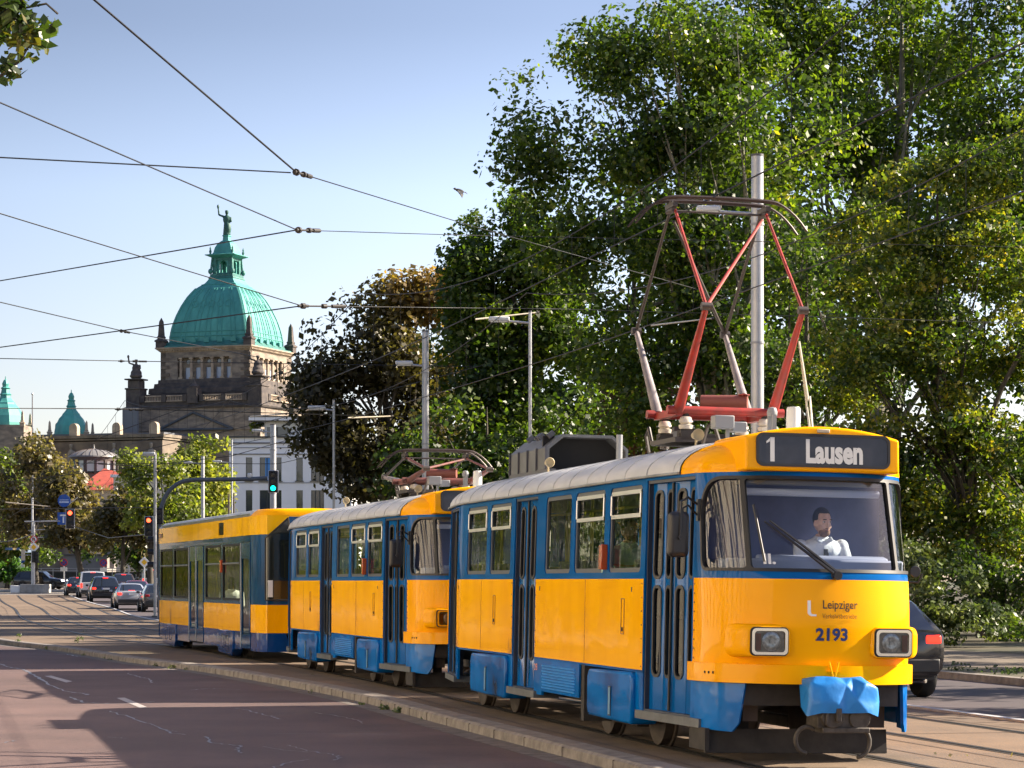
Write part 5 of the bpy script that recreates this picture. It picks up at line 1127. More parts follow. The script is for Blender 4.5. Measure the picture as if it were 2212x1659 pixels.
    for k in range(4):
        M = Matrix.Rotation(k*math.pi/2, 3, 'Z')
        for f in (-.97, -.72, -.60, -.36, -.24, -.06, .06, .24, .36, .60, .72, .97):
            zz = [Z(960-i*30) for i in range(13)]
            rb.path([M @ Vector((f*hp(z)*(1 if abs(f) > .9 else 1), -hp(z)-.02, z)) for z in zz], .10 if abs(f) < .9 else .16, n=5)
        for z in (Z(925), Z(895), Z(572)): rb.path([M @ Vector((-hp(z), -hp(z)-.03, z)), M @ Vector((hp(z), -hp(z)-.03, z))], .09, n=5)
        for f in (-.66, -.42, 0.0, .42, .66) if 0 else (-.55, -.28, 0.0, .28, .55):
            z0 = Z(708); r_ = .62
            rb.path([M @ Vector((f*5.9+r_*math.cos(t), -hp(z0+r_*math.sin(t))-.03, z0+r_*math.sin(t))) for t in [R(a) for a in range(0, 360, 30)]], .07, n=5, closed=True)
        for i in range(5): rb.box(M @ Vector((-5.2+i*2.6, -7.55, Z(955))), (1.0, 1.0, .75))
    rb.build('dome_rib', mat('copper_rib', (.06, .27, .24), .6), dm, smooth=50)
    # lantern
    ringsq([(2.45, Z(527)), (2.3, Z(515)), (2.2, Z(512)), (2.2, Z(500)), (1.95, Z(497)), (1.9, Z(494))], COPD, 'lantern_base', root)
    ln = MB()
    for x in (-1, 1):
        for y in (-1, 1):
            ln.box((x*1.5, y*1.5, (Z(494)+Z(392))/2), (.75, .75, Z(392)-Z(494))); ln.tube((x*2.1, y*2.1, Z(494)), (x*1.9, y*1.9, Z(385)), .22, .16); ln.ell((x*2.15, y*2.15, Z(480)), (.4, .4, .5))
    ln.box((0, 0, (Z(392)+Z(404))/2), (3.6, 3.6, .4)); L_ = ln.build('lantern', mat('copper_lantern', (.045, .20, .17), .6, var=.4, vs=2), root, smooth=30)
    for k in range(4):
        M = Matrix.Rotation(k*math.pi/2, 3, 'Z')
        plate('lantern_arch', [(-1.2, Z(494)), (1.2, Z(494)), (1.2, Z(392)), (-1.2, Z(392))], [rrect(-.72, Z(488), .72, Z(408), .7, 6, rs=(.01, .01, .7, .7))], lambda u, v, o, M=M: M @ Vector((u, -1.5-o, v)), .25, COP, L_)
    ringsq([(1.8, Z(392)), (2.5, Z(380)), (2.9, Z(374)), (2.9, Z(370)), (1.9, Z(362)), (1.75, Z(352)), (1.7, Z(340)), (1.55, Z(318)), (1.2, Z(292)), (.75, Z(275)), (.55, Z(270)), (.5, Z(245)), (.62, Z(240)), (.55, Z(234))], COP, 'lantern_cap', root)
    for x in (-1, 1):
        for y in (-1, 1): MB().lathe([(.25, 0), (.15, .2), (.26, .5), (.12, .9), (.18, 1.0), (.02, 1.5)], (x*2.15, y*2.15, Z(368)), n=8).build('finial', COPD, root, smooth=50)
    statue('statue', mat('statue_copper', (.025, .10, .08), .6, var=.4, vs=3), root, (0, 0, Z(234)), 4.3, rz=R(-70), fat=1.15)
    # corner obelisks
    for x in (-1, 1):
        for y in (-1, 1):
            MB().add(*obel((x*(hs-.1), y*(hs-.1), Z(1000)))).build('obelisk', SDK, root)
    # lower block, balustrade, pediment, corner groups
    hb = 480*U
    ringsq([(hb-.2, -1), (hb-.2, Z(1560)), (hb, Z(1555)), (hb, Z(1412))], SAND, 'wall', root)
    ringsq([(hb+.3, Z(1412)), (hb+.5, Z(1400)), (hb+.2, Z(1392)), (hb-.1, Z(1390)), (hb-.1, Z(1365))], SDK, 'cornice', root)
    ringsq([(hb-1.8, Z(1366)), (hb-1.8, Z(1310))], SDK, 'parapet', root)
    for k in (0, 1):
        M = Matrix.Rotation(k*math.pi/2, 3, 'Z')
        for x0, x1 in ((-9.3, -6.2), (-5.2, -2.1), (2.1, 5.2), (6.2, 9.3)):
            bl = MB(); n = 10
            sz = lambda a, b_: (a, b_) if k == 0 else (b_, a)
            for z in (Z(1362), Z(1328)): d = sz(x1-x0, .4); bl.box(M @ Vector(((x0+x1)/2, -hb+.0, z)), (d[0], d[1], .18))
            for i in range(n): bl.tube(M @ Vector((x0+(i+.5)*(x1-x0)/n, -hb, Z(1362))), M @ Vector((x0+(i+.5)*(x1-x0)/n, -hb, Z(1328))), .10, .07, n=6)
            bl.build('balustrade', SANDL, root)
        for x in (-9.8, -5.7, -1.6, 1.6, 5.7, 9.8): MB().box(M @ Vector((x, -hb+.1, (Z(1365)+Z(1325))/2)), (.8, .8, Z(1325)-Z(1365)+.1)).build('pier', SDK, root)
        pr = MB(); pr.box(M @ Vector((0, -hb+.3, Z(1330))), (1.9, 1.9, 2.6)); pr.lathe([(.9, 0), (1.0, .3), (.4, .8), (.15, 1.4), (.0, 1.6)], M @ Vector((0, -hb+.3, Z(1282))), n=10); pr.build('pier', SDK, root)
        pd = MB()
        for a, c_ in (((-6.6, Z(1545)), (0, Z(1440))), ((0, Z(1440)), (7.6, Z(1552))), ((-6.6, Z(1545)), (7.6, Z(1552)))): pd.tube(M @ Vector((a[0], -hb-.15, a[1])), M @ Vector((c_[0], -hb-.15, c_[1])), .22)
        pd.build('pediment', mat('slate_edge', (.06, .07, .085), .5), root)
    for x, y in ((-1, -1), (1, -1), (1, 1)):
        p = (x*(hb-1.1), y*(hb-1.1)); MB().box((p[0], p[1], Z(1340)), (2.7, 2.7, 3.2)).box((p[0], p[1], Z(1275)), (3.0, 3.0, .3)).box((p[0], p[1], Z(1250)), (2.2, 2.2, 1.6)).box((p[0], p[1], Z(1213)), (3.1, 3.1, .25)).build('pedestal', SDK, root, bevel=.1)
        statue('statue', SDK, root, (p[0], p[1], Z(1208)), 3.3, seated=True, rz=R(-70), fat=1.35)
    return root
def obel(p):
    x, y, z = p; vs = []; n = 0
    for s, h in ((.75, 0), (.75, 1.0), (.9, 1.05), (.9, 1.3), (.5, 1.6), (.6, 1.9), (.45, 2.1), (.30, 4.6), (.02, 5.3)):
        vs += [(x-s, y-s, z+h), (x+s, y-s, z+h), (x+s, y+s, z+h), (x-s, y+s, z+h)]; n += 1
    return vs, [(i*4+k, i*4+(k+1) % 4, (i+1)*4+(k+1) % 4, (i+1)*4+k) for i in range(n-1) for k in range(4)]
COURT = court()
def bell_dome(px, Y, ybase, ytop, hw, parent, rootinv):
    c = at(px, ybase, Y); t = at(px, ytop, Y).z; H = t-c.z; mb = MB(); vs = []
    pr = [(1, 0), (1, .06), (.93, .2), (.72, .36), (.55, .43), (.5, .47), (.42, .50), (.30, .56), (.26, .62), (.32, .63), (.24, .66), (.2, .74), (.26, .76), (.15, .79), (.18, .85), (.10, .92), (.03, .94), (.02, 1.0)]
    for s, h in pr:
        q = s*hw
        for k in range(8):
            a = math.pi/4*k+math.pi/8; r_ = q*1.08; vs.append((r_*math.cos(a), r_*math.sin(a), h*H))
    n = len(pr); vs = [rootinv @ (Vector(v)+Vector((c.x, c.y, c.z))) for v in vs]
    return mb.add(vs, [(i*8+k, i*8+(k+1) % 8, (i+1)*8+(k+1) % 8, (i+1)*8+k) for i in range(n-1) for k in range(8)]).build('dome', COP, parent)
def wing():
    AL = R(20); c = at(351, 936.4, 425); zt = c.z
    root = empty('court_wing', 'long sandstone wing with small green bell-shaped domes left of the big dome', 'building', (c.x, 425, 0), -AL)
    inv = (Matrix.Translation((c.x, 425, 0)) @ Matrix.Rotation(-AL, 4, 'Z')).inverted()
    iv = lambda v: inv @ v
    class I: 
        def __matmul__(s, v): return inv @ v
    MB().box((-32, 7, zt/2-.6), (64, 14, zt-1)).build('wall', mat('wing_wall', (.22, .175, .13), .9, col2=(.10, .08, .068), vs=.4), root)
    MB().box((-32, 7, zt-.3), (64.9, 14.9, .5)).box((-32, 7, zt-.8), (64.5, 14.5, .25)).build('cornice', mat('wing_cornice', (.20, .165, .125), .9, var=.4, vs=.5), root)
    MB().box((-32, 7.5, zt+.1), (63, 12, .5)).build('roof', mat('slate_roof', (.10, .11, .13), .6), root)
    for x in (-1.8, -8.8, -17.0, -26, -34):
        MB().prism([(-.75, 0), (.75, 0)]+[(.75*math.cos(t), 1.4+.75*math.sin(t)) for t in [R(a) for a in range(0, 181, 20)]], lambda p, x=x: Vector((x+p[0], .1, zt-.1+p[1])), lambda p, x=x: Vector((x+p[0], 1.1, zt-.1+p[1]))).build('dormer', SANDL, root)
        statue('statue', mat('statue_stone', (.26, .23, .19), .9, var=.3, vs=1), root, (x, -.6, zt-6.2), 4.6, arm=False, rz=R(-90))
        MB().box((x, -.5, zt-6.5), (2.2, 1.6, .7)).build('pedestal', SANDL, root)
        for dx in (3.2, 5.6):
            MB().prism([(-.8, 0), (.8, 0)]+[(.8*math.cos(t), 2.2+.8*math.sin(t)) for t in [R(a) for a in range(0, 181, 20)]], lambda p, x=x+dx-7: Vector((x+p[0], -.02, zt-6+p[1])), lambda p, x=x+dx-7: Vector((x+p[0], -.04, zt-6+p[1]))).build('window', WND, root)
    for y in (3, 7, 11): MB().box((.03, y, zt-4.5), (.04, 1.1, 2.0)).build('window', WND, root)
    MB().box((.3, 7, zt-8), (.5, 13.4, .5)).build('string_course', SANDL, root)
    for px, Y, yb, yt, hw in ((154, 440, 940, 842, 2.75), (12, 424, 920, 813, 3.0)):
        bell_dome(px, Y, yb, yt, hw, root, inv)
        for s in (-1, 1):
            for q in (-1, 1):
                p = at(px, yb, Y)+Vector((s*hw*1.15, q*hw*1.15, -.3)); MB().add([inv @ (Vector(v)*.5+p) for v in obel((0, 0, 0))[0]], obel((0, 0, 0))[1]).build('pinnacle', SANDL, root)
        p = at(px, yb+12, Y); w = hw*2.5; MB().add([inv @ (p+Vector((x*w/2, y*w/2, z))) for z in (-6, .9) for y in (-1, 1) for x in (-1, 1)], [(0, 2, 3, 1), (4, 5, 7, 6), (0, 1, 5, 4), (2, 6, 7, 3), (0, 4, 6, 2), (1, 3, 7, 5)]).build('tower_wall', SAND, root)
    return root
wing()
p = at(70, 851, 415); t = empty('flagpole', 'thin bare flagpole between the two small green domes', 'flagpole', (p.x, 415, 0)); MB().tube((0, 0, 0), (0, 0, p.z), .16, .09).build('pole', mat('flagpole_grey', (.18, .18, .20), .6), t); MB().ell((0, 0, p.z), (.2, .2, .2)).build('finial', ALU, t)
# slated block with cowl at the foot of the tower
c = at(303, 930, 440); t = empty('roof_block', 'grey slate roof end with a blank upright panel left of the dome', 'roof', (c.x, 440, 0), R(-20)); MB().prism([(-4.5, 0), (6, 0), (6, 25.5), (1.5, 25.5), (-4.5, 21)], lambda p: Vector((p[0], -1.5, p[1])), lambda p: Vector((p[0], 4, p[1]))).build('slope', mat('slate_roof', (.10, .11, .13), .6), t); MB().box((-.8, -2, 28.0), (2.9, .5, 7)).build('panel', mat('slate_panel', (.13, .14, .16), .6), t)
# ------------------------------------------------------------------ white modern office building
def office():
    u = 250/FK; X0 = (495-1106)*u; Zy = lambda y: 1.65+(1255.6-y)*u; Xp = lambda x: (x-1106)*u-X0
    root = empty('office_building', 'white modern office building with tall dark windows behind the street lamps', 'building', (X0, 250, 0), 0)
    WH = mat('render_white', (.86, .86, .86), .85, var=.04, vs=.5); FR = mat('frame_dark', (.03, .035, .04), .4)
    W = Xp(760); wx = [(531, 545), (561, 608), (640, 654), (672, 700)]; rows = [(1039, 988), (1110, 1059), (1180, 1130)]
    hl = [[(Xp(a), Zy(y0)), (Xp(b_), Zy(y0)), (Xp(b_), Zy(y1)), (Xp(a), Zy(y1))] for a, b_ in wx for y0, y1 in rows]
    w = plate('wall', [(0, 0), (W, 0), (W, Zy(945)), (0, Zy(945))], hl, lambda a, z, o: Vector((a, -o, z)), .30, WH, root)
    MB().box((W/2, 8, Zy(945)/2-.2), (W-.02, 15.6, Zy(945)-.4)).build('wall', WH, root)
    for a, b_ in wx:
        for y0, y1 in rows:
            f = MB().box(((Xp(a)+Xp(b_))/2, .16, (Zy(y0)+Zy(y1))/2), (Xp(b_)-Xp(a), .04, Zy(y1)-Zy(y0))).build('window', WND, root)
            fm = MB(); n = 1 if b_-a < 20 else 3
            for i in range(n+1): fm.box((Xp(a)+(Xp(b_)-Xp(a))*i/n, .12, (Zy(y0)+Zy(y1))/2), (.09, .08, Zy(y1)-Zy(y0)))
            fm.box(((Xp(a)+Xp(b_))/2, -.08, Zy(y0)-.03), (Xp(b_)-Xp(a)+.2, .3, .07)); fm.build('frame', FR, f)
            if (a, y0) == (561, 1039): MB().box((Xp(581), .10, (Zy(y0)+Zy(y1))/2), (.75, .03, Zy(y1)-Zy(y0)-.1)).build('blind', mat('blue_blind', (.06, .25, .6), .5), f)
    tr = MB(); 
    for y, d, h in ((957, .12, .12), (967, .08, .05), (981, .1, .08), (1043, .05, .05), (1115, .05, .05)): tr.box((W/2-.05, -d/2, Zy(y)), (W+.1, d, h))
    tr.build('band', mat('band_dark', (.10, .10, .12), .6), root)
    MB().box((W/2, 8, Zy(944)), (W+.5, 16.5, .14)).build('roof_edge', FR, root)
    a = Xp(566); b2 = W
    MB().box(((a+b2)/2, 7, (Zy(945)+Zy(907))/2+.05), (b2-a, 9, Zy(907)-Zy(945)-.1)).build('top_storey', WH, root)
    f = MB().box((Xp(594), 2.47, (Zy(919)+Zy(943))/2), (Xp(617)-Xp(572), .04, Zy(919)-Zy(943))).build('window', WND, root)
    MB().box((Xp(594), 2.44, (Zy(919)+Zy(943))/2), (.10, .04, Zy(919)-Zy(943))).build('frame', FR, f)
    a = Xp(538); MB().box(((a+b2)/2, 6.6, Zy(902.5)), (b2-a+.3, 11, .36)).build('roof_slab', WH, root); MB().box(((a+b2)/2, 6.6, Zy(898)), (b2-a+.4, 11.1, .10)).build('roof_edge', FR, root)
office()
def house():
    c = at(203, 987, 300); root = empty('round_turret', 'round glazed turret under a low ribbed metal dome', 'turret', (c.x, 300, 0)); z = c.z
    DB = mat('turret_brown', (.07, .05, .045), .6)
    MB().lathe([(2.75, 10), (2.75, z-2.1), (2.85, z-2.0)], n=20).build('wall', mat('turret_boards', (.12, .09, .08), .7, var=.3, vs=3, stretch=(4, 4, .3)), root, smooth=20)
    pn = MB(); po = MB()
    for k in range(14):
        a = 2*math.pi*k/14; po.box((2.7*math.cos(a), 2.7*math.sin(a), z-1.0), (.3, .3, 2.2), rz=a)
        b_ = a+math.pi/14; MB().box((2.5*math.cos(b_), 2.5*math.sin(b_), z-1.0), (.05, 1.0, 1.6), rz=b_).build('window', mat('turret_glass', (.4, .45, .5), .1, coat=1), root)
    po.lathe([(2.85, z-.5), (2.9, z-.05), (2.6, z)], n=24); po.build('frame', DB, root)
    d = MB().lathe([(3.05, z-.1), (3.0, z+.05), (2.4, z+.45), (1.5, z+.75), (.4, z+.92), (.12, z+1.0), (.02, z+1.5)], n=24).build('roof', mat('turret_zinc', (.20, .19, .18), .5), root, smooth=30)
    rb = MB()
    for k in range(20):
        a = 2*math.pi*k/20; rb.path([(r_*math.cos(a), r_*math.sin(a), q) for r_, q in ((3.0, z+.07), (2.4, z+.47), (1.5, z+.77), (.4, z+.94))], .03, n=4)
    rb.build('seam', DB, d)
    c = at(240, 1057, 290); root = empty('red_roof_house', 'house with a red tiled hipped roof below the round turret', 'house', (c.x, 290, 0)); z = c.z
    MB().box((0, 3, z/2), (7.4, 7, z)).build('wall', mat('house_beige', (.55, .46, .34), .85, var=.15, vs=.6), root)
    vs = [(-4, -1, z-.1), (4, -1, z-.1), (4, 7, z-.1), (-4, 7, z-.1), (-1.2, 2.6, z+2.5), (2.2, 3.4, z+1.6)]
    MB().add(vs, [(0, 1, 5, 4), (1, 2, 5), (2, 3, 4, 5), (3, 0, 4), (3, 2, 1, 0)]).build('roof', mat('roof_tiles_red', (.36, .06, .035), .8, col2=(.24, .04, .03), vs=2.5, stretch=(1, 1, 4), bump=.4, bs=6), root)
    MB().box((3.1, 1.6, z+1.2), (.8, .7, 1.8)).box((3.1, 1.6, z+2.15), (1.0, .9, .15)).build('chimney', mat('chimney_white', (.6, .5, .45), .8), root)
    for x, zz in ((-2.2, z-2), (0, z-2), (2.2, z-2)):
        f = MB().box((x, -.53, zz), (1.1, .08, 1.5)).build('window', WND, root)
    c = at(320, 1030, 275); root = empty('beige_house', 'pale beige house glimpsed through the light green trees', 'house', (c.x, 275, 0)); z = c.z
    MB().box((0, 4, z/2), (7.5, 8, z)).build('wall', mat('house_cream', (.70, .62, .48), .85, var=.1, vs=.6), root)
    MB().box((0, 4, z+.1), (8.1, 8.6, .3)).build('cornice', WHT, root)
    for i in range(3):
        for j in range(3):
            MB().box((-2.5+i*2.5, -.02, z-2-j*3), (1.1, .06, 1.7)).build('window', WND, root)
            MB().box((3.77, 1.5+i*2.5, z-2-j*3), (.06, 1.1, 1.7)).build('window', WND, root)
    a = at(132, 1199, 262); b_ = at(228, 1226, 262); root = empty('low_annexe', 'low windowless grey building behind the street fence', 'building', ((a.x+b_.x)/2, 264, 0))
    MB().box((0, 2, a.z/2), (b_.x-a.x, 6, a.z)).build('wall', mat('annexe_grey', (.24, .22, .20), .9, var=.12, vs=.8), root)
    MB().box((0, 2, a.z+.05), (b_.x-a.x+.4, 6.4, .12)).build('roof', mat('annexe_edge', (.10, .095, .09), .7), root)
    MB().box((3.2, 2.6, a.z+.9), (3.0, 3, 1.7)).build('upper_wall', mat('annexe_grey'  , (.24, .22, .20)), root)
house()
def fence():
    Y = 250; z0 = gz(Y); x0 = at(12, 0, Y).x; x1 = at(345, 0, Y).x; root = empty('street_fence', 'pale metal railing along the far pavement behind the cars', 'fence', ((x0+x1)/2, Y, z0))
    FM = mat('fence_pale', (.42, .40, .36), .6, metal=.2); n = int((x1-x0)/1.15); w = (x1-x0)/2
    for h in (1.85, 1.62, .85): MB().tube((-w, 0, h), (w, 0, h), .035, n=6).build('rail', FM, root)
    for i in range(n+1): MB().tube((-w+2*w*i/n, 0, 0), (-w+2*w*i/n, 0, 1.85), .04, n=6).build('post', FM, root)
    wl = tag(MB().box(((x0+x1)/2, Y+1.2, z0+.75), (x1-x0, .3, 1.5)).build('garden_wall', mat('garden_wall_dark', (.05, .05, .042), .9, var=.4, vs=.6), None), 'dark low garden wall behind the pale street railing', 'wall')
    rw = tag(MB().box((at(18, 0, 240).x, 240, gz(240)+.42), (3.2, .5, .8)).build('low_wall', CON, None, bevel=.05), 'low concrete wall left of the crossing black car', 'wall')
fence()

def side_facade():
    root = empty('apartment_house', 'long pale sunlit house front across the street, mirrored in the cab corner pane', 'building', (-24, 0, 0)); H = 20.5
    cols = [(y, y+1.3) for y in range(-52, 46, 4)]; rows = [(1.2+3.2*k, 3.2+3.2*k) for k in range(6)]
    plate('wall', [(-56, 0), (50, 0), (50, H), (-56, H)], [[(a, c), (b_, c), (b_, d), (a, d)] for a, b_ in cols for c, d in rows], lambda u, v, o: Vector((o, u, v)), .25, mat('facade_cream', (.86, .78, .62), .85, var=.05, vs=.4), root)
    MB().box((-6, -3, H/2), (11, 105.8, H-.2)).build('wall', MATS['facade_cream'], root)
    m = MB()
    for k in range(5): m.box((.1, -3, 3.9+3.2*k), (.25, 106, .25))
    m.box((.2, -3, H), (.9, 106.6, .4)); m.build('cornice', SANDL, root)
    for a, b_ in cols:
        if -30 < a < 46:
            for c, d in rows: MB().add([(-.2, a, c), (-.2, b_, c), (-.2, b_, d), (-.2, a, d)], [(0, 1, 2, 3)]).build('window', WND, root)
side_facade()
# ------------------------------------------------------------------ masts, lamps, signals, signs
def lamp_head(root, p, arm_from, w=.62, kind='box'):
    p = Vector(p); MB().tube(arm_from, p+Vector((w*.4, 0, .0)), .035, n=8).build('arm', POLE, root, smooth=40)
    h = MB().box(p+Vector((0, 0, .06)), (w, .26, .14)).build('lamp_head', mat('lamp_housing', (.55, .57, .58), .4), root, bevel=.04)
    MB().box(p+Vector((0, 0, -.02)), (w*.8, .2, .03)).build('diffuser', mat('lamp_diffuser', (.6, .6, .56), .3), h)
def mast(label, px, Y, ytop, d, lamp=None, wl=.62, name='catenary_mast', group='steel masts along the far pavement', z0=None, cat='mast'):
    t = at(px, ytop, Y); zb = gz(Y)+.06 if z0 is None else z0
    root = empty(name, label, cat, (t.x, Y, zb), 0, group); H = t.z-zb
    MB().tube((0, 0, 0), (0, 0, H), d/2*1.06, d/2*.94, n=22).build('pole', POLE, root, smooth=40)
    c = MB().tube((0, 0, H), (0, 0, H+.05), d/2*1.02); c.build('cap', mat('cap_dark', (.08, .08, .09), .5), root, smooth=40)
    bd = MB()
    for f in (.33, .62, .86): bd.tube((0, 0, H*f), (0, 0, H*f+.05), d/2*1.12)
    bd.build('collar', mat('collar_grey', (.28, .29, .31), .5), root, smooth=40)
    MB().box((0, 0, .04), (d*1.9, d*1.9, .08)).build('base_plate', GRY, root)
    if lamp:
        q = at(lamp[0], lamp[1], Y)-Vector((t.x, Y, zb)); lamp_head(root, q, (0, 0, q.z-.05), wl)
    return root
mast('thick pale steel mast behind the raised pantograph, lamp on a short arm', 1636, 59, 338, .30, (1530, 457), .56)
mast('pale steel mast behind the second car\'s folded pantograph, lamp at left', 919, 85, 717, .235, (873, 788), .58)
mast('slim lamp post before the dense green trees, right of the second pantograph', 1145, 75, 675, .10, (1078, 694), .62, 'street_lamp', 'slim street lamps', cat='street lamp')
mast('slim lamp post against the dark reddish tree', 721, 96, 865, .10, (684, 884), .66, 'street_lamp', 'slim street lamps', cat='street lamp')
mast('pale steel mast behind the green traffic light', 590, 145, 918, .36, (556, 932), .62)
mast('pale steel mast in front of the light green trees left of the white building', 438, 190, 986, .28, (406, 1000), .6)
mast('thin downpipe-like lamp post at the white building\'s left corner', 501, 200, 950, .13, (469, 998), .7, 'street_lamp', 'slim street lamps', cat='street lamp')
mast('slim lamp post rising behind the rear end of the trailer car', 335, 112, 980, .13, (322, 983), .55, 'street_lamp', 'slim street lamps', cat='street lamp')
SIGB = mat('signal_black', (.012, .012, .015), .5); SIGF = mat('signal_frame', (.62, .63, .66), .5)
def signal(label, px, py, Y, h, lit, root=None, group='traffic lights over and beside the road', board=True, hang=None):
    c = at(px, py, Y); top = root is None
    if top: root = empty('traffic_light', label, 'traffic light', c, 0, group); o = Vector((0, 0, 0))
    else: o = c-root.location
    w = h*.46
    bx = MB().box(o+Vector((0, 0, 0)), (w*.86, .22, h*.96)).build('housing', SIGB, root, bevel=.03)
    if board: MB().box(o+Vector((0, .03, 0)), (w, .05, h)).build('backing_board', SIGF, root, bevel=.02)
    cols = {'red': ((.9, .03, .01), (1, .06, .02)), 'amber': ((.2, .1, .02), (0, 0, 0)), 'green': ((.02, .5, .3), (.0, 1, .55))}
    for i, cn in enumerate(('red', 'amber', 'green')):
        z = h*.30*(1-i); on = cn == lit
        m = mat('lens_%s_on' % cn, cols[cn][0], .3, emit=cols[cn][1], es=2.2) if on else mat('lens_off', (.03, .028, .025), .3)
        MB().lathe([(0, -.01), (h*.11, 0), (h*.115, .03)], o+Vector((0, -.12, z)), n=18, axis='Y').build('lens', m, root, smooth=40)
        v = MB().path([o+Vector((math.cos(t)*h*.13, -.18, z+math.sin(t)*h*.13)) for t in [R(a) for a in range(10, 171, 16)]], .028, n=5); v.build('visor', SIGB, root, smooth=50)
    return root
# curved mast arm carrying the green light
Y = 120; bp = at(345, 1110, Y)
arm = empty('signal_gantry', 'dark curved pipe arm reaching right to the green light', 'mast arm', (bp.x, Y, 0))
pts = [Vector((0, 0, 0))]+[at(x, y, Y)-Vector((bp.x, Y, 0)) for x, y in ((345, 1130), (347, 1105), (354, 1080), (368, 1058), (388, 1043), (415, 1037), (470, 1036), (530, 1035), (578, 1033))]
MB().path(catmull([tuple(p) for p in pts[:1]+pts[1:]], 6), .10, n=12).build('pipe', mat('pipe_slate', (.10, .115, .14), .45), arm, smooth=50)
q = at(539, 1027, Y)-Vector((bp.x, Y, 0)); MB().box(q, (.18, .2, .2)).build('camera', WHT, arm, bevel=.03)
signal('traffic light showing green at the end of the curved arm', 590.5, 1040, Y-.1, 1.05, 'green')
signal('dark unlit signal head at the foot of the curved arm', 345, 1115, 119, .8, None, board=False)
signal('traffic light showing red beside the trailer car\'s rear corner', 322, 1137, 118, .93, 'red')
signal('traffic light showing red beside the blue T sign', 151.6, 1121, 205, 1.6, 'red')
Y = 140; c = at(325, 1206, Y); t = empty('traffic_light', 'dark side-on signal head poking out behind the trailer\'s rear edge', 'traffic light', c, 0, 'traffic lights over and beside the road')
MB().box((.35, 0, .35), (.3, .4, 2.2)).build('housing', SIGB, t, bevel=.03)
for z in (-.35, .35, 1.05): MB().tube((.3, 0, z), (-.15, 0, z), .17, n=12).build('visor', SIGB, t, smooth=40)
MB().tube((.5, 0, -3.2), (.5, 0, 1.2), .07).build('pole', POLE, t)
# span mast on the traffic island with its signs
def disc(mb, c, r, y=-.0, n=26, th=.02): return mb.lathe([(0, y-th), (r, y-th), (r, y), (0, y)], c, n=n, axis='Y')
Y = 212; zb = gz(Y); b0 = at(69, 1200, Y).x; b1 = at(75.5, 1200, Y).x
isl = tag(MB().box((at(60, 0, Y).x, Y, zb+.10), (7.0, 2.2, .2)).build('traffic_island', CON, None, bevel=.04), kind='structure')
pm = empty('span_mast', 'slender steel mast with crossarms on the traffic island', 'mast', (b0, Y+.2, zb+.2)); H = at(0, 1075, Y).z-zb-.2
MB().tube((0, 0, 0), (0, 0, H), .11, .08, n=10).build('pole', POLE, pm, smooth=40)
for y_, xl, xr in ((1146, 60, 96), (1163, 61, 93)): z = at(0, y_, Y).z-zb-.2; MB().tube((at(xl, 0, Y).x-b0, 0, z), (at(xr, 0, Y).x-b0, 0, z+.1), .035, n=6).build('crossarm', POLE, pm)
sp = empty('sign_post', 'post with no-U-turn sign, priority diamond and signal heads on the island', 'sign post', (b1, Y-.4, zb+.2))
MB().tube((0, 0, 0), (0, 0, at(0, 1127, Y).z-zb-.2), .085, .075, n=10).build('pole', POLE, sp, smooth=40)
za = at(0, 1127, Y).z-zb-.2; MB().tube((-.8, 0, za), (at(132, 0, Y).x-b1, 0, za+.05), .05, n=8).build('sign_arm', POLE, sp, smooth=40)
z = at(0, 1165, Y-.5).z-zb-.2; s_ = disc(MB(), (0, -.12, z), .31).build('prohibition_sign', mat('sign_red', (.55, .02, .03), .4), sp); disc(MB(), (0, -.145, z), .235, th=.01).build('sign_face', WHT, s_)
u = MB(); u.path([(-.08, -.17, z-.12), (-.08, -.17, z+.06), (-.04, -.17, z+.11), (.04, -.17, z+.11), (.08, -.17, z+.06), (.08, -.17, z-.06)], .026, n=6); u.add([(.02, -.17, z-.05), (.14, -.17, z-.05), (.08, -.17, z-.14)], [(0, 1, 2)]); u.build('arrow', BLK, s_)
MB().box((0, -.18, z), (.60, .02, .05), ry=R(45)).build('bar', mat('sign_red', (.55, .02, .03)), s_)
def diamond(parent, c, s):
    c = Vector(c); d = MB().box(c, (s, .03, s), ry=R(45)).build('priority_sign', WHT, parent); MB().box(c+Vector((0, -.025, 0)), (s*.52, .02, s*.52), ry=R(45)).build('sign_face', mat('sign_yellow', (.85, .48, .02), .4), d); return d
diamond(sp, (0, -.14, at(0, 1182, Y-.5).z-zb-.2), .62)
for dx, y_ in ((0, 1203), (.26, 1204)):
    q = at(75.5, y_, Y); o = Vector((dx, -.15, q.z-zb-.2)); MB().box(o, (.28, .2, .95)).build('signal_head', SIGB, sp, bevel=.03)
    for k in (-1, 0, 1): MB().tube(o+Vector((0, -.1, k*.28)), o+Vector((0, -.28, k*.28)), .10, n=10).build('visor', SIGB, sp)
o = at(50, 1199, Y)-sp.location; MB().box(o, (.3, .2, .9)).build('signal_head', mat('signal_beige', (.5, .45, .36), .5), sp, bevel=.02); MB().tube(o, (0, 0, o.z), .03).build('bracket', POLE, sp)
Tz = at(137.5, 1120, Y-.4); t = empty('tram_sign', 'square blue sign with a white T beside the red light', 'sign', Tz); MB().box((0, 0, 0), (1.02, .04, 1.02)).build('sign_plate', mat('sign_blue', (.01, .08, .38), .4), t)
text_part('lettering', 'T', .95, 1.0, lambda u, v, o: Vector((u-.30, -.024, v-.34)), WHT, t, offset=.02)
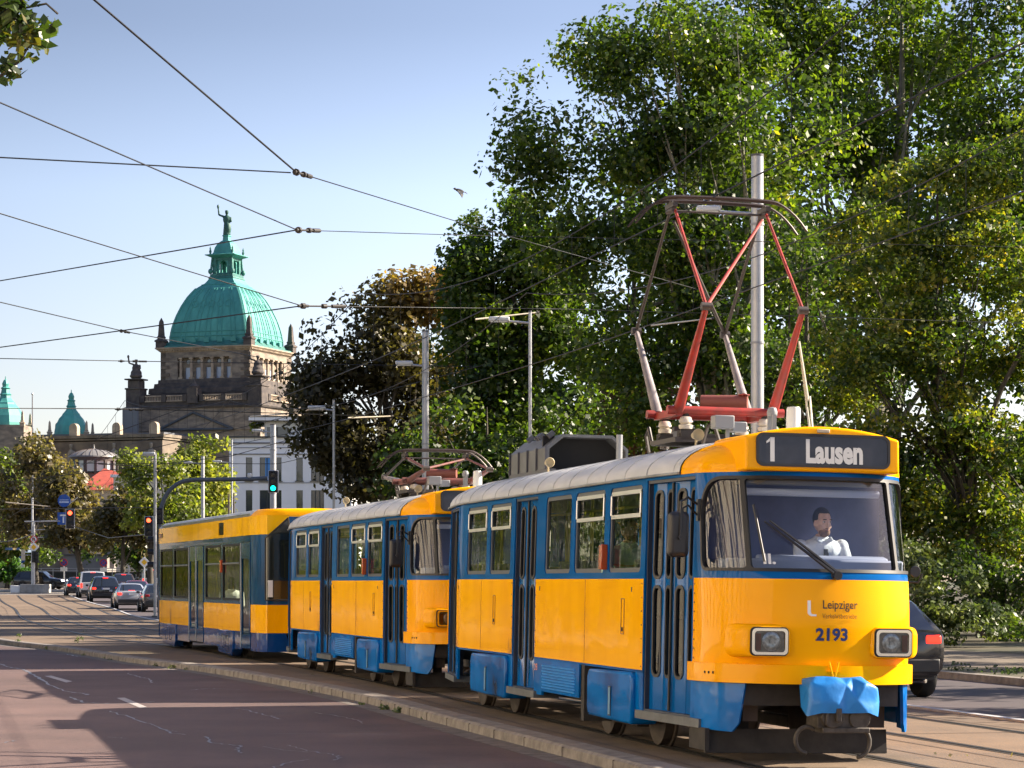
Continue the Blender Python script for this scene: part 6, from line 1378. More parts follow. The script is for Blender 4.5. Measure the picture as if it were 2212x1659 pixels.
Tz = at(138.5, 1081.5, Y); t = empty('round_sign', 'round blue sign hanging high in front of the brown tree', 'sign', Tz); disc(MB(), (0, 0, 0), .53).build('sign_plate', mat('sign_blue', (.01, .08, .38)), t); MB().box((0, -.03, .06), (.75, .01, .05)).box((0, -.03, -.12), (.80, .01, .13)).build('marking', mat('sign_pale', (.5, .6, .8), .5), t); MB().tube((.2, .05, -.45), (1.1, .3, .3), .03).build('bracket', POLE, t)
pl = empty('planter', 'rectangular concrete block planter at the foot of the island posts', 'planter', (at(77, 0, 206).x, 206, gz(206)))
MB().box((0, 0, .36), (2.35, .9, .72)).build('block', CON, pl, bevel=.04); MB().box((-1.6, .1, .32), (.8, .8, .6)).build('small_block', WHT, pl, bevel=.04)
def sign_small(label, px, ytop, Y, kind, name='parking_sign', group=None):
    c = at(px, ytop, Y); zb = gz(Y); root = empty(name, label, 'sign', (c.x, Y, zb), 0, group); H = c.z-zb
    MB().tube((0, 0, 0), (0, 0, H), .045, n=8).build('pole', POLE, root, smooth=40)
    if kind == 'diamond': diamond(root, (0, -.08, H+.02), .60*Y/190)
    if kind == 'stop':
        s = Y/235; d = disc(MB(), (0, -.07, H-.3*s), .36*s).build('no_stopping_sign', mat('sign_red2', (.45, .03, .05), .4), root); disc(MB(), (0, -.095, H-.3*s), .26*s, th=.01).build('sign_face', mat('sign_blue', (.01, .08, .38)), d); MB().box((0, -.11, H-.3*s), (.55*s, .01, .06*s), ry=R(45)).box((0, -.112, H-.3*s), (.55*s, .01, .06*s), ry=R(-45)).build('cross', mat('sign_red2', (.45, .03, .05)), d)
        MB().box((0, -.08, H-.92*s), (.62*s, .02, .36*s)).build('supplementary_plate', WHT, root)
    if kind == 'street':
        MB().box((-.85, -.06, H), (1.4, .03, .22)).build('street_name_plate', mat('plate_street', (.12, .22, .55), .4), root); MB().box((.65, -.2, H-.22), (1.0, .03, .24), rz=R(25)).build('street_name_plate', mat('plate_street_pale', (.45, .6, .85), .4), root)
        disc(MB(), (0, -.08, H-1.0), .34).build('cycle_path_sign', mat('sign_blue', (.01, .08, .38)), root); MB().box((0, -.08, H-1.62), (.55, .02, .34)).build('supplementary_plate', WHT, root)
    return root
sign_small('no-stopping sign with white plate left of the small black hatchback', 138, 1208, 238, 'stop', group='no-stopping signs behind the cars')
sign_small('no-stopping sign with white plate behind the dark car by the tree trunks', 224, 1209, 238, 'stop', group='no-stopping signs behind the cars')
sign_small('yellow and white priority diamond sign left of the trailer\'s rear', 312, 1215, 190, 'diamond', 'priority_sign')
sign_small('street name post with blue round sign behind the crossing black car', 47, 1185.5, 238, 'street', 'street_name_post')
mast('thin pale post rising from behind the railing', 278, 246, 1187, .16, None, name='thin_post', group=None, cat='post')
# ------------------------------------------------------------------ overhead line
WIR = mat('wire_dark', (.015, .016, .018), .5, metal=.5)
def wire(label, pts, r=.014, sag=0, ins=(), name='overhead_wire', cat='wire', group='overhead wires', parts=None):
    P_ = [at(*p) for p in pts]
    if pts[0][0] < 0 or pts[0][1] < 0: d0 = (P_[0]-P_[1]).normalized(); d0.z *= .5; P_.insert(0, P_[0]+d0*(16 if pts[0][2] < 100 else 30))
    if pts[-1][0] > 2212: d0 = (P_[-1]-P_[-2]).normalized(); P_.append(P_[-1]+d0*10)
    c = P_[0]; root = empty(name, label, cat, c, 0, group); fine = []
    for a, b_ in zip(P_, P_[1:]):
        n = 10
        for i in range(n): t = i/n; fine.append(a.lerp(b_, t)-c-Vector((0, 0, sag*4*t*(1-t))))
    fine.append(P_[-1]-c); MB().path(fine, r*.75, n=6).build('cable', WIR, root, smooth=60)
    for x, y, Y, s in ins:
        q = at(x, y, Y)-c; j_ = min(range(len(P_)), key=lambda i: (P_[i]-q-c).length); d = (P_[j_+1]-P_[j_]).normalized() if j_ < len(P_)-1 else (P_[-1]-P_[-2]).normalized()
        m = MB(); m.tube(q-d*.13*s, q+d*.13*s, .032*s, n=8); m.tube(q-d*.04*s, q+d*.04*s, .06*s, n=8)
        m.tube(q, q+d*1.1*s, .018*s); m.tube(q+d*.5*s, q+d*.60*s, .05*s); m.tube(q+d*.75*s, q+d*1.1*s, .04*s, n=8); m.build('insulator', mat('insulator_brown', (.02, .016, .014), .6), root, smooth=40)
    return root
wire('span wire dropping from the top edge, left of centre, to the first junction', [(190, -12, 34), (640, 372, 42)], .021)
wire('span wire running from the highest junction right into the trees', [(640, 372, 42), (1015, 487, 60), (1560, 640, 75)], .015, ins=((640, 372, 42, 1.0),))
wire('near level wire high at left ending at the highest junction', [(-20, 339, 40), (628, 373, 42)], .015)
wire('wire falling from the left edge to the second junction above the dome', [(-20, 213, 36), (640, 496, 46)], .016)
wire('wire rising from the left edge to the second junction, crossing the lantern', [(-20, 610, 60), (640, 497, 46)], .017)
wire('level wire from the second junction into the big trees', [(640, 497, 46), (1000, 508, 56), (2260, 535, 59)], .011, ins=((645, 497, 46, 1.0),))
wire('wire falling from the left edge to the third junction beside the dome', [(-20, 455, 48), (650, 660, 56)], .017)
wire('wire rising from the left edge across the dome to the third junction', [(-20, 753, 70), (650, 661, 56)], .019)
wire('level wire from the third junction past both pantographs', [(650, 661, 56), (1240, 668, 62), (2260, 700, 66)], .011, ins=((655, 661, 56, 1.1),))
wire('wire from the left edge passing below the dome with a small turnbuckle', [(-20, 648, 60), (265, 715, 66), (560, 772, 85)], .018, ins=((262, 715, 66, .8),))
wire('nearly level wire across the tower front', [(-20, 774, 80), (280, 780, 84), (1020, 792, 90)], .018, ins=((262, 780, 84, .8),))
wire('level wire just above the small green domes', [(-20, 882, 90), (290, 883, 94), (1000, 905, 105)], .022, ins=((255, 884, 94, 1.0),))
wire('wire slanting up from the trailer roof line to the tall mast', [(205, 950, 120), (580, 815, 108), (905, 735, 105)], .02)
wire('lower wire slanting across the white building', [(150, 1010, 125), (600, 905, 110), (1040, 790, 88)], .02)
wire('wire over the red roof towards the white building', [(-20, 1045, 150), (500, 985, 135), (905, 870, 105)], .025)
wire('level wire low across the office windows', [(-20, 1000, 140), (600, 1002, 130), (915, 930, 105)], .02)
wire('slack span wire from the island mast to the left edge', [(-20, 1168, 200), (70, 1152, 212)], .05, .3)
wire('slack span wire from the island mast to the T sign', [(70, 1078, 212), (137, 1116, 211.6)], .05, .05)
wire('slack span wire between the two red lights', [(153, 1135, 205), (235, 1162, 160), (322, 1154, 118)], .04, .0)
wire('fine wire low over the brown trees at left', [(-20, 1100, 180), (330, 1096, 150)], .03)
def contact(lat, label):
    root = empty('contact_wire', label, 'wire', (0, 0, 0), 0, 'overhead wires'); C_ = [(p[0], p[1]) for p in offs(lat) if p[1] < 175]
    zc = 5.62; MB().path([(x, y, zc+gz(y)) for x, y in C_], .0085, n=5).build('cable', WIR, root, smooth=60)
    me = []; L = 0; sp_ = 28
    for i, (x, y) in enumerate(C_):
        if i: L += math.hypot(x-C_[i-1][0], y-C_[i-1][1])
        t = (L % sp_)/sp_; me.append((x, y, zc+gz(y)+1.35-.9*4*t*(1-t)))
    # resample the messenger finely
    fm = []; dr = MB(); k = 0
    for a, b_ in zip(C_, C_[1:]):
        n = 6
        for i in range(n):
            x = a[0]+(b_[0]-a[0])*i/n; y = a[1]+(b_[1]-a[1])*i/n; t = ((y+9)/sp_) % 1; z = zc+gz(y)+1.35-.95*4*t*(1-t); fm.append((x, y, z)); k += 1
            if k % 11 == 0 and 10 < y < 125: MB().tube((x, y, zc+gz(y)), (x, y, z), .005, n=4).build('dropper', WIR, root)
    MB().path(fm, .0075, n=5).build('messenger_cable', WIR, root, smooth=60)
contact(0, 'contact wire touching the raised pantograph and running back over the cars')
contact(2.97, 'contact wire over the far track, high in front of the right-hand trees')
RA = mat('arm_cream', (.62, .55, .42), .5)
for label, a, b_, Y1, Y2 in (('cream insulated arm just above the slim lamp before the green trees', (1027, 690), (1160, 675), 76, 77), ('cream insulated arm seen through the raised pantograph', (1407, 703), (1537, 688), 70, 71), ('cream insulated arm in front of the dark reddish tree', (752, 903), (846, 899), 100, 101), ('cream insulated arm beside the foot of the stone tower', (540, 900), (617, 894), 122, 123), ('short cream arm below the lamp at far left', (7, 925+0, 0), (57, 933, 0), 180, 180), ('dark arm in front of the red roof', (208, 852, 0), (300, 858, 0), 150, 150)):
    p = at(a[0], a[1], Y1) if label[:5] != 'short' else at(12, 1085, Y1); q = at(b_[0], b_[1], Y2) if label[:5] != 'short' else at(105, 1094, Y2)
    if label[:4] == 'dark': p = at(392*.54, 1002, Y1); q = at(284, 1006, Y2)
    root = empty('registration_arm', label, 'arm', p, 0, 'insulated registration arms'); s = min(1, Y1/95)*.8
    MB().tube((0, 0, 0), q-p, .045*s, .032*s, n=8).build('rod', RA if label[:4] != 'dark' else PDK, root, smooth=40); MB().tube((q-p)*1.0, (q-p)*1.03, .07*s).build('clamp', PDK, root)
# bird
bc = at(993, 412, 48); br = MB(); br.ell((0, 0, 0), (.12, .045, .045)); br.ell((-.13, 0, .01), (.035, .03, .03)); br.tube((-.155, 0, .01), (-.185, 0, 0), .01, .002)
br.add([(.10, -.03, 0), (.22, -.05, -.02), (.22, .05, -.02), (.10, .03, 0), (.16, 0, .015)], [(0, 1, 4), (1, 2, 4), (2, 3, 4), (3, 0, 4)])
bo = br.build('bird', mat('bird_black', (.02, .02, .022), .7), None, smooth=50); tag(bo, 'small black bird flying in the open sky left of the trees', 'bird'); bo.location = bc; bo.scale = (.75, .75, .75); bo.rotation_euler = (R(20), R(15), R(15))
for s in (-1, 1):
    w = MB(); pts = [(-.06, 0, .02), (.06, 0, .02), (.09, s*.16, -.04), (.07, s*.27, -.12), (.0, s*.22, -.05), (-.07, s*.12, .0)]; w.prism(pts, lambda p: Vector((p[0], p[1], p[2]+.004)), lambda p: Vector((p[0], p[1], p[2]-.004))); w.build('wing', MATS['bird_black'], bo)
# ------------------------------------------------------------------ the tram
T1 = make_old_car('front tram car with raised red pantograph, number 2193 and Lausen display', (1.298, 29.61, 0), R(12.75), R(1.0), ('1', 'Lausen'), True, '2193')[0]
T2 = make_old_car('middle tram car with folded pantograph, coupled behind the first car', (-2.06, 44.13, 0), R(14.0), R(.3), None, False, '')[0]
T3 = make_trailer('boxy low-floor trailer car with slanted nose window at the tram\'s end', (-6.13, 58.96, 0), R(16))
def in_car(T, p):
    bpy.context.view_layer.update(); return T.matrix_world @ Vector(p)
h1 = R(12.75-90)
person('tram driver in white shirt and dark tie seated behind the windscreen', in_car(T1, (5.76, .33, 1.44)), h1, (.72, .76, .85), (.03, .025, .02), beard=True, tie=True, reach=(.45, .46), sleeve=.95, turn=R(12), handup=.05, skin=(.74, .47, .37))
person('passenger with short dark hair in pale green T-shirt at the third window', in_car(T1, (2.90, -.80, 1.40)), h1, (.42, .66, .58), (.03, .02, .015), beard=True, reach=(.1, .35), sleeve=.42, turn=R(25), lean=.10, skin=(.55, .32, .22))
person('woman with dark hair in white blouse facing backwards in the trailer car', in_car(T3, (1.55, -.62, .84)), R(16-90)+math.pi, (.78, .78, .76), (.015, .012, .012), reach=(.1, .38), sleeve=.9, long_hair=True)
# ------------------------------------------------------------------ cars
def rear_at(px, Y, z=None): c = at(px, 0, Y); return (c.x, Y, (gz(Y)-.05) if z is None else z)
AW = R(102.8); G = 'cars waiting in the lane beside the tracks'
BKC = CP('paint_black', (.008, .009, .014)); SLV = CP('paint_silver', (.42, .44, .48)); WHC = CP('paint_white', (.62, .62, .62)); 
car('hatch', BKC, 'black hatchback passing on the right of the front tram car', (5.42, 36.6, -.05), AW)
car('suv', BKC, 'black off-roader seen side-on crossing behind the traffic island', (at(36, 0, 234).x, 234, gz(234)), R(-8), front_on=True, lights_on=False, plate_=False)
car('hatch', CP('paint_black2', (.012, .014, .022)), 'small black hatchback leftmost and farthest in the queue of cars', rear_at(170, 190), AW, G)
car('van', WHC, 'white van with tall tail lamps in the queue of cars', rear_at(201, 183), AW, G)
car('suv', BKC, 'black off-roader with lit brake lamps between white van and silver saloon', rear_at(228.6, 165), AW, G)
car('suv', CP('paint_dark_grey', (.05, .035, .04)), 'dark car mostly hidden between the black off-roader and the red car', rear_at(268, 202), AW, G)
car('sedan', CP('paint_dark_red', (.20, .012, .02)), 'dark red saloon just beyond the silver one', rear_at(299, 160), AW, G)
car('sedan', SLV, 'silver saloon nearest in the queue beside the trailer car', rear_at(286, 140), AW, G)
car('van', CP('paint_pale_blue', (.30, .36, .42)), 'pale van half hidden behind the trailer\'s rear corner', rear_at(330, 226), AW, G)
car('hatch', CP('paint_grey', (.08, .08, .085)), 'grey car of which only the left rear corner shows behind the trailer', rear_at(346, 134), AW, G, lights_on=False)
# ------------------------------------------------------------------ vegetation
def gb(px, Y): return (at(px, 0, Y).x, Y, gz(Y)+.02)
tree('large plane tree with pale bark rising left of the raised pantograph', gb(1600, 84), [(1175, 195, 75, 70), (1150, 330, 60, 110), (1330, 130, 130, 90), (1290, 300, 160, 120), (1250, 480, 110, 130), (1480, 180, 170, 160), (1420, 470, 170, 170), (1620, 330, 200, 220), (1400, 700, 170, 130), (1600, 640, 180, 170), (1350, 860, 120, 90), (1560, 880, 180, 110)], 84, 120000, .165, G_PLANE, .42, BARKP, name='plane_tree', cl=80, cr=(.7, 1.2), nl=34, fork=.3)
tree('large plane tree filling the top right of the view', gb(1870, 92), [(1620, 60, 190, 170), (1800, 150, 200, 200), (1980, 60, 200, 180), (2180, 120, 180, 200), (1800, 420, 180, 190), (2050, 380, 190, 200), (2230, 420, 140, 220), (1900, 700, 200, 160)], 92, 110000, .175, G_PLANE, .45, BARKP, name='plane_tree', cl=80, cr=(.8, 1.3), nl=34, fork=.3)
tree('feathery yellowing locust tree at the right edge', gb(2135, 72), [(2050, 420, 170, 90), (2190, 330, 130, 100), (2150, 560, 190, 120), (1960, 600, 150, 110), (2060, 760, 180, 110), (1890, 760, 130, 110), (2180, 860, 170, 130), (1990, 930, 170, 110), (1860, 990, 110, 80), (2150, 1060, 150, 90), (1990, 1090, 130, 60), (2220, 1150, 110, 80), (1880, 1080, 100, 60), (2080, 1180, 110, 60), (1850, 620, 110, 80, 3), (1790, 840, 100, 70, 3), (1880, 500, 100, 60, 2), (2240, 640, 90, 120), (1780, 1010, 90, 60, 3)], 72, 125000, .125, G_LOC, .28, gap=.15, name='locust_tree', cl=85, cr=(.55, .95), flat=.42, nl=34, fork=.35, inner=.25)
tree('dark leafy tree hanging over the steel mast right of the pantograph', gb(1800, 78), [(1730, 560, 110, 90), (1720, 720, 120, 100), (1790, 860, 150, 120), (1700, 930, 120, 110), (1800, 1050, 170, 100), (1690, 1080, 110, 80)], 78, 34000, .145, G_DEEP, .32, cl=80, cr=(.6, 1.0), flat=.5, nl=22)
tree('slender bright green tree between reddish tree and the plane', gb(1080, 98), [(1022, 505, 22, 45), (1018, 580, 48, 60), (1040, 650, 80, 90), (1122, 450, 26, 45), (1135, 530, 50, 80), (1000, 790, 90, 110), (1100, 740, 100, 110), (1180, 640, 80, 110), (1060, 900, 120, 100), (1210, 820, 110, 130)], 98, 46000, .19, G_PLANE, .33, cl=80, cr=(.75, 1.15), nl=26)
tree('tall narrow dark tree with two pointed tops left of the plane', gb(1075, 99), [(1020, 520, 24, 60), (1022, 590, 45, 60), (1030, 680, 65, 80), (1118, 460, 26, 60), (1122, 550, 42, 80), (1130, 660, 60, 90), (1060, 800, 95, 90)], 99, 34000, .15, G_DEEP, .28, cl=55, cr=(.35, .65), nl=20)
tree('dark green understorey tree behind the second pantograph', gb(1120, 94), [(1000, 980, 130, 90), (1130, 1000, 130, 90), (1250, 960, 120, 110), (900, 1000, 90, 80), (1000, 1060, 160, 50)], 94, 20000, .19, G_DEEP, .25, cl=75)
tree('broad chestnut with browning copper-coloured leaves', gb(830, 104), [(730, 700, 70, 55), (880, 680, 110, 75), (950, 650, 60, 50), (790, 780, 110, 80), (700, 860, 85, 90), (900, 800, 110, 110), (840, 930, 140, 110), (680, 1000, 70, 80), (770, 1030, 130, 60), (955, 900, 60, 120)], 104, 54000, .20, G_CHE, .36, cl=75, cr=(.75, 1.15), name='chestnut_tree', tz=(.75, 0, .65, 6.5, 4.5), nl=30)
tree('rust-leaved shrubby tree behind the tram roof', gb(1290, 90), [(1290, 900, 75, 50), (1390, 960, 90, 50), (1420, 870, 40, 50)], 90, 6000, .17, G_RUST, .15, cl=60, nl=8)
tree('dark park tree at the back, left of centre', gb(1330, 125), [(1300, 700, 200, 260), (1500, 560, 220, 360), (1150, 950, 200, 140), (1350, 1080, 260, 110)], 125, 34000, .34, G_DEEP, .4, cl=70, cr=(1.1, 1.7), nl=10, group='dark trees at the back of the park')
tree('dark park tree at the back, towards the right edge', gb(1900, 120), [(1750, 500, 240, 400), (2050, 420, 240, 420), (2280, 600, 200, 400), (1850, 1060, 260, 140), (2150, 1080, 240, 140)], 120, 46000, .34, G_DEEP, .4, cl=70, cr=(1.1, 1.7), nl=10, group='dark trees at the back of the park')
def shrub(label, px, Y, pe, N, size, lm, **k): return tree(label, gb(px, Y), pe, Y, N, size, lm, .05, name='shrub', cat='shrub', nl=10, fork=.1, **k)
shrub('grey-green feathery shrub right of the front tram car', 2000, 62, [(1985, 1230, 60, 80), (2040, 1290, 80, 70), (2090, 1340, 75, 50), (1960, 1330, 60, 60)], 13000, .11, G_SHR, cl=70, cr=(.3, .55), flat=.5, inner=.2)
shrub('dark shrub beside the tree trunk at right', 2150, 68, [(2150, 1300, 80, 70), (2210, 1240, 70, 90), (2120, 1200, 70, 60), (2200, 1360, 60, 40)], 9000, .12, G_DEEP, cl=70, cr=(.35, .6))
shrub('undergrowth behind the windscreen corner', 1900, 80, [(1800, 1190, 130, 70), (1950, 1140, 120, 70), (1650, 1180, 120, 80), (2080, 1120, 120, 70)], 12000, .16, G_DEEP, cl=70, cr=(.5, .8))
shrub('dark bushes at the far right edge behind the path', 2180, 76, [(2100, 1280, 90, 70), (2190, 1320, 90, 60), (2250, 1200, 90, 100), (2020, 1180, 100, 80), (2150, 1120, 130, 90), (2080, 1040, 120, 80), (2220, 1020, 120, 90), (1960, 1100, 90, 80)], 30000, .14, G_DEEP, cl=70, cr=(.4, .7))
shrub('undergrowth seen through the windows of the front car', 1250, 84, [(1100, 1180, 150, 80), (1300, 1180, 150, 80), (1480, 1180, 130, 80), (1200, 1260, 200, 40), (1450, 1260, 150, 40)], 16000, .16, G_PLANE, cl=70, cr=(.5, .8))
shrub('undergrowth seen through the windows of the middle car', 800, 104, [(640, 1180, 90, 70), (760, 1180, 120, 70), (900, 1180, 120, 70), (1000, 1150, 80, 70), (720, 1240, 180, 30), (560, 1230, 80, 40)], 16000, .19, G_LIME, cl=70, cr=(.5, .8))
# trees left
LG = 'autumn-brown street trees at left'
tree('tall thin-crowned brown tree in front of the court wing', gb(75, 232), [(75, 985, 42, 45), (50, 1040, 55, 50), (110, 1010, 35, 35), (90, 1090, 75, 50), (60, 1140, 60, 40)], 232, 15000, .36, G_BRN, .3, cl=45, cr=(.9, 1.6), group=LG, nl=18, inner=.1)
tree('brown tree in front of the round turret', gb(180, 226), [(150, 1020, 30, 30), (165, 1070, 40, 40), (130, 1060, 50, 40), (215, 1115, 50, 40), (150, 1130, 70, 45), (240, 1160, 40, 30)], 226, 16000, .36, G_BRN, .3, cl=45, cr=(.9, 1.6), group=LG, nl=18, inner=.1)
tree('brown-green tree standing beside the two red lights', gb(262, 222), [(260, 1080, 40, 35), (280, 1130, 55, 50), (240, 1140, 50, 40), (310, 1150, 40, 40)], 222, 10000, .36, G_BRN, .28, cl=45, cr=(.9, 1.5), group=LG, tint=(0, .7), nl=12)
tree('green tree at the left edge behind the island mast', gb(15, 240), [(-10, 1010, 40, 50), (15, 1080, 35, 40), (-5, 1150, 50, 50), (50, 1190, 50, 30)], 240, 10000, .38, G_LIME, .3, cl=45, cr=(.9, 1.5), tint=(0, .75), nl=12)
tree('light green tree beside the slim lamp post behind the trailer', gb(320, 205), [(310, 990, 40, 30), (345, 1030, 55, 45), (300, 1060, 40, 50), (370, 1090, 60, 40), (330, 1130, 60, 40)], 205, 12000, .32, G_LIME, .28, cl=50, cr=(.8, 1.4), nl=14)
tree('yellow-green tree left of the white office building', gb(440, 215), [(450, 975, 38, 28), (420, 1010, 40, 40), (460, 1040, 42, 50), (400, 1070, 50, 50), (470, 1100, 40, 40), (420, 1120, 60, 30)], 215, 14000, .33, G_LIME, .28, cl=50, cr=(.8, 1.4), tint=(.25, 1), nl=14)
tree('small bright tree on the office roof terrace', (at(558, 0, 254).x, 254, at(0, 944, 254).z), [(556, 922, 12, 10), (564, 932, 10, 8)], 254, 500, .3, G_LIME, .06, cl=40, cr=(.3, .5), nl=4)
tree('dark green tree behind the queue of cars', gb(300, 232), [(290, 1190, 60, 30), (200, 1180, 40, 25), (330, 1180, 50, 30), (120, 1195, 30, 18)], 232, 9000, .30, G_DEEP, .25, cl=50, cr=(.8, 1.2), nl=8)
shrub('bright green hedge at the left edge by the railing', 20, 236, [(5, 1222, 40, 12), (30, 1240, 50, 14), (-10, 1246, 40, 16)], 6000, .28, G_HDG, cl=50, cr=(.4, .7))
# trees on the near left side: one reaches into the picture, the others stand in the panes' reflections
MATS_LIN = leafmat('leaves_linden_outer', [(.01, .022, .008), (.022, .045, .012), (.06, .10, .012), (.12, .14, .02)], .4)
br_t = tree('near tree whose leafy branch hangs into the top left corner', (-11.5, 24, .02), [(-150, -130, 250, 190), (-420, -200, 400, 300), (-20, 25, 80, 50), (45, 0, 80, 45), (20, 45, 50, 40), (60, 20, 60, 35), (-15, 90, 40, 30), (95, 20, 28, 26), (95, 70, 22, 16), (60, 90, 22, 16), (15, 160, 22, 14), (-25, 150, 40, 40)], 26, 7500, .125, leafmat('leaves_linden', [(.01, .022, .008), (.022, .045, .012), (.06, .10, .012), (.16, .10, .015)], .4), .2, cl=14, cr=(.12, .3), nl=22, inner=.1)
leaves('crown', [(-.5, 1, 6.6, 3.6, 3.0, 2.4), (-2.5, 2, 8.5, 3.4, 3.2, 2.4), (1.8, .5, 8.4, 2.4, 2.4, 1.6)], 16000, .14, MATS_LIN, br_t, cl=60, cr=(.5, .9), inner=.2)
tw = MB()
for pl in ([(-40, 60), (30, 40), (95, 70), (120, 45)], [(-30, 180), (10, 160), (45, 130), (62, 100), (40, 40)], [(-10, 165), (20, 158), (48, 148)], [(40, 20), (100, 8), (125, 30)]): tw.path([at(x, y, 25.8)-Vector((-11.5, 24, .02)) for x, y in pl], .012, n=5)
tw.build('twig', BARK, br_t, smooth=50)
for i, (x, y, s) in enumerate([(center_at(yy)-18-(k_ % 2)*1.5, yy, .85+.1*(k_ % 3)+yy*.002) for k_, yy in enumerate(range(66, 186, 8))]):
    root = empty('street_tree', 'sunlit tree across the road on the left, mirrored in the tram windows', 'tree', (x, y, -.1), 0, 'trees mirrored in the tram windows')
    el = [(0, 0, 2.2, 4.6*s, 4.6*s, 1.8), (0, 0, 9*s, 4*s, 4*s, 3.6*s), (1.5, -1, 6.5*s, 3.6*s, 3.6*s, 2.6*s), (-1.5, 1, 5.6*s, 3.8*s, 3.6*s, 2.8*s), (0, 0, 11.5*s, 2.6*s, 2.6*s, 2.2*s)]
    cr_, C, R__ = leaves('crown', el, 9000, .30, (G_LIME, G_PLANE, G_LOC)[i % 3], root, cl=60, cr=(.8, 1.4)); limbs('trunk', (0, 0, -.2), C, .25, BARK, root, 12)
for i, (y, hh) in enumerate(((34, 8.6), (41, 9.6), (49, 9.2), (57, 10.0), (66, 10.4), (50, 11.5), (59, 12), (68, 12.5), (78, 13), (88, 13))):
    x = .201*y+4.6+(i % 2)*.6+(6.5 if i > 4 else 0); root = empty('park_tree', 'medium park tree just beyond the right edge, its shade lying on the right-hand road', 'tree', (x, y, .05), 0, 'trees shading the right-hand road')
    cr_, C, R__ = leaves('crown', [(0, 0, hh*.62, 3.0, 3.2, hh*.30), (.8, -.6, hh*.45, 2.6, 2.6, hh*.2), (-.6, .8, hh*.8, 2.0, 2.0, hh*.18)], 7000, .22, G_PLANE, root, cl=60, cr=(.6, 1.1)); limbs('trunk', (0, 0, -.2), C, .18, BARK, root, 10)
# kerb weeds, leaf litter and grass on the verge
wd = []
for (x, y), i in zip(KP, range(999)):
    if 24 < y < 75 and random.random() < .40: wd.append((x+random.uniform(-.14, .0), y+random.uniform(-.3, .3), -.085, random.uniform(.05, .14), random.uniform(.1, .3), random.uniform(.01, .03)))
for px, py in ((97*.3906, 1350+95*.3906), (430*.3906, 1350+112*.3906)): q = grd(px, py, 0); wd.append((q.x, q.y, .12, .12, .12, .16))
o, _, _ = leaves('kerb_weeds', wd, 1500, .035, G_SHR, None, cl=30, cr=(.04, .10), inner=.0); tag(o, 'tufts of weeds growing along the kerb joint', 'weeds', kind='stuff')
gr = []
for k in range(160):
    i = random.randrange(20, 110); p = offs(random.uniform(9.8, 10.8))[i]; gr.append((p[0], p[1], .08+gz(p[1]), .5, .8, .05))
o, _, _ = leaves('verge_grass', gr, 12000, .055, G_SHR, None, cl=30, cr=(.15, .4), flat=.25, tint=(0, .5)); tag(o, 'sparse grass on the verge beyond the right-hand road', 'grass', kind='stuff')
lt = []
for k in range(120): i = random.randrange(20, 110); p = offs(random.uniform(-1.4, 4.4) if k % 3 else random.uniform(9.7, 15))[i]; lt.append((p[0], p[1], .02+gz(p[1]) if k % 3 else .09+gz(p[1]), .8, 1.2, .003))
o, _, _ = leaves('fallen_leaves', lt, 420, .04, G_BRN, None, cl=4, cr=(.1, .8), flat=.01, inner=0); tag(o, 'dry leaves scattered over the track bed and path', 'fallen leaves', kind='stuff')
# ------------------------------------------------------------------ light, sky, camera
A, EL = R(12), R(30)
sun = bpy.data.lights.new('sun', 'SUN'); sun.energy = 4.2; sun.angle = R(.5); sun.color = (1, .87, .70)
so = bpy.data.objects.new('sun', sun); COL.objects.link(so); sd = Vector((math.cos(A)*math.cos(EL), math.sin(A)*math.cos(EL), math.sin(EL)))
so.rotation_euler = (-sd).to_track_quat('-Z', 'Y').to_euler(); so.location = (40, 0, 60)
w = bpy.data.worlds.new('World'); sc.world = w; w.use_nodes = True; nt = w.node_tree; bg = nt.nodes['Background']
sky = nt.nodes.new('ShaderNodeTexSky'); sky.sky_type = 'NISHITA'; sky.sun_disc = False; sky.sun_elevation = EL; sky.sun_rotation = R(90)-A
sky.air_density = 1.0; sky.dust_density = .7; sky.ozone_density = 1.4; sky.altitude = 100
tn = nt.nodes.new('ShaderNodeMixRGB'); tn.blend_type = 'MULTIPLY'; tn.inputs[0].default_value = 1; tn.inputs[2].default_value = (1.03, .90, .95, 1)
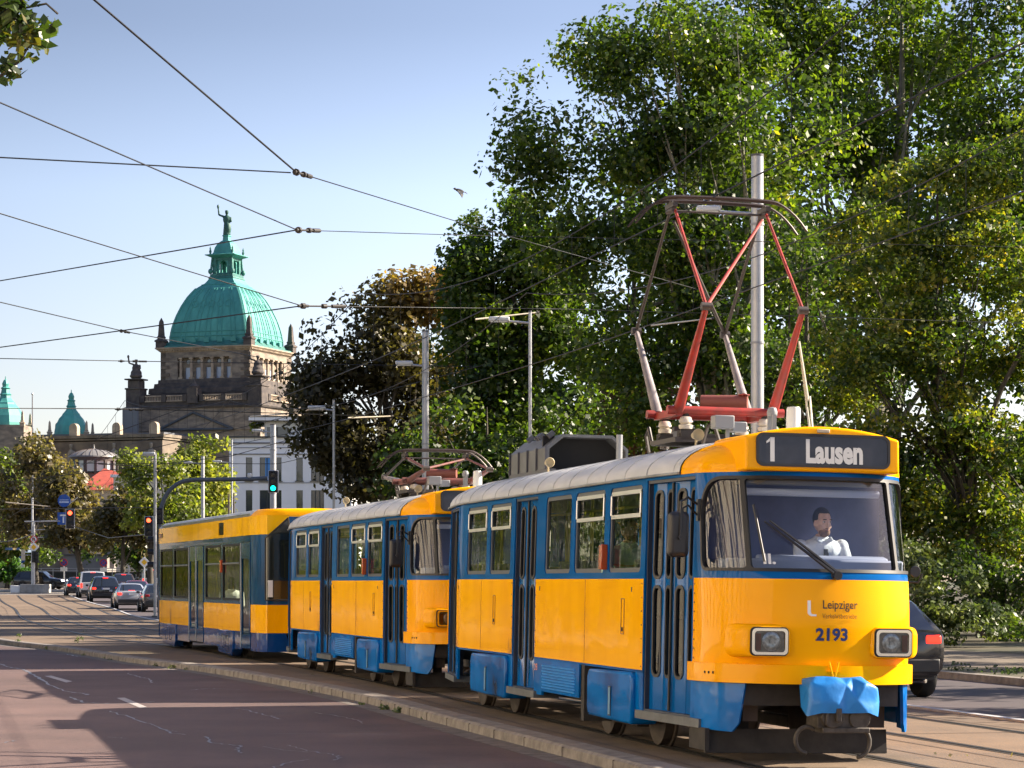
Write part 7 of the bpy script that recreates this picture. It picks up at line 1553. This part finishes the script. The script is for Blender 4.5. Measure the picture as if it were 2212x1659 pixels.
nt.links.new(sky.outputs[0], tn.inputs[1]); tc = nt.nodes.new('ShaderNodeTexCoord'); sx_ = nt.nodes.new('ShaderNodeSeparateXYZ'); nt.links.new(tc.outputs['Generated'], sx_.inputs[0])
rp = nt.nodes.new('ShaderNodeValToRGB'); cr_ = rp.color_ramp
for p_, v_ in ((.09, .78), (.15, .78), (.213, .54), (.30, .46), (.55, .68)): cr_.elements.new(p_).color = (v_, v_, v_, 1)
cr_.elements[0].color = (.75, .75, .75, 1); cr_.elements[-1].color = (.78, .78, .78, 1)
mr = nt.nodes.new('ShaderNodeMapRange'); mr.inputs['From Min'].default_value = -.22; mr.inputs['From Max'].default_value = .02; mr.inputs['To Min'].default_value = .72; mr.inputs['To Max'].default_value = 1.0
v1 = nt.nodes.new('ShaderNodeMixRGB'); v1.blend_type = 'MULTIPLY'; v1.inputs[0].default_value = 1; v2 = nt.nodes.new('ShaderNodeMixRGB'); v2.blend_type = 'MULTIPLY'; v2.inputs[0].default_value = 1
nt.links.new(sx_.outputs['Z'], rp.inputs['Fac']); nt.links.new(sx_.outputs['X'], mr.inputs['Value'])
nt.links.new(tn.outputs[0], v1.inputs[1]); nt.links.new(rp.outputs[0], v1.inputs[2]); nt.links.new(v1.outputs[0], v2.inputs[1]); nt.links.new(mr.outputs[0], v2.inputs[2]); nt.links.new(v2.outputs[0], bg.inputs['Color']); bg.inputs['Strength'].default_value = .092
cam = bpy.data.cameras.new('camera'); cam.sensor_width = 36; cam.sensor_fit = 'HORIZONTAL'; cam.lens = 36*FK/2212; cam.shift_y = (1255.6-829.5)/2212; cam.clip_start = .3; cam.clip_end = 6000
co = bpy.data.objects.new('camera', cam); COL.objects.link(co); co.location = (0, 0, CAMZ); co.rotation_euler = (R(90), 0, 0); sc.camera = co
sc.view_settings.view_transform = 'Standard'; sc.view_settings.look = 'None'; sc.view_settings.gamma = 1; sc.view_settings.use_curve_mapping = False
sc.view_settings.exposure = 1.95
sc.cycles.max_bounces = 10; sc.cycles.transparent_max_bounces = 16; sc.cycles.glossy_bounces = 4; sc.cycles.transmission_bounces = 4; sc.cycles.caustics_reflective = False; sc.cycles.caustics_refractive = False
sc.cycles.use_denoising = True
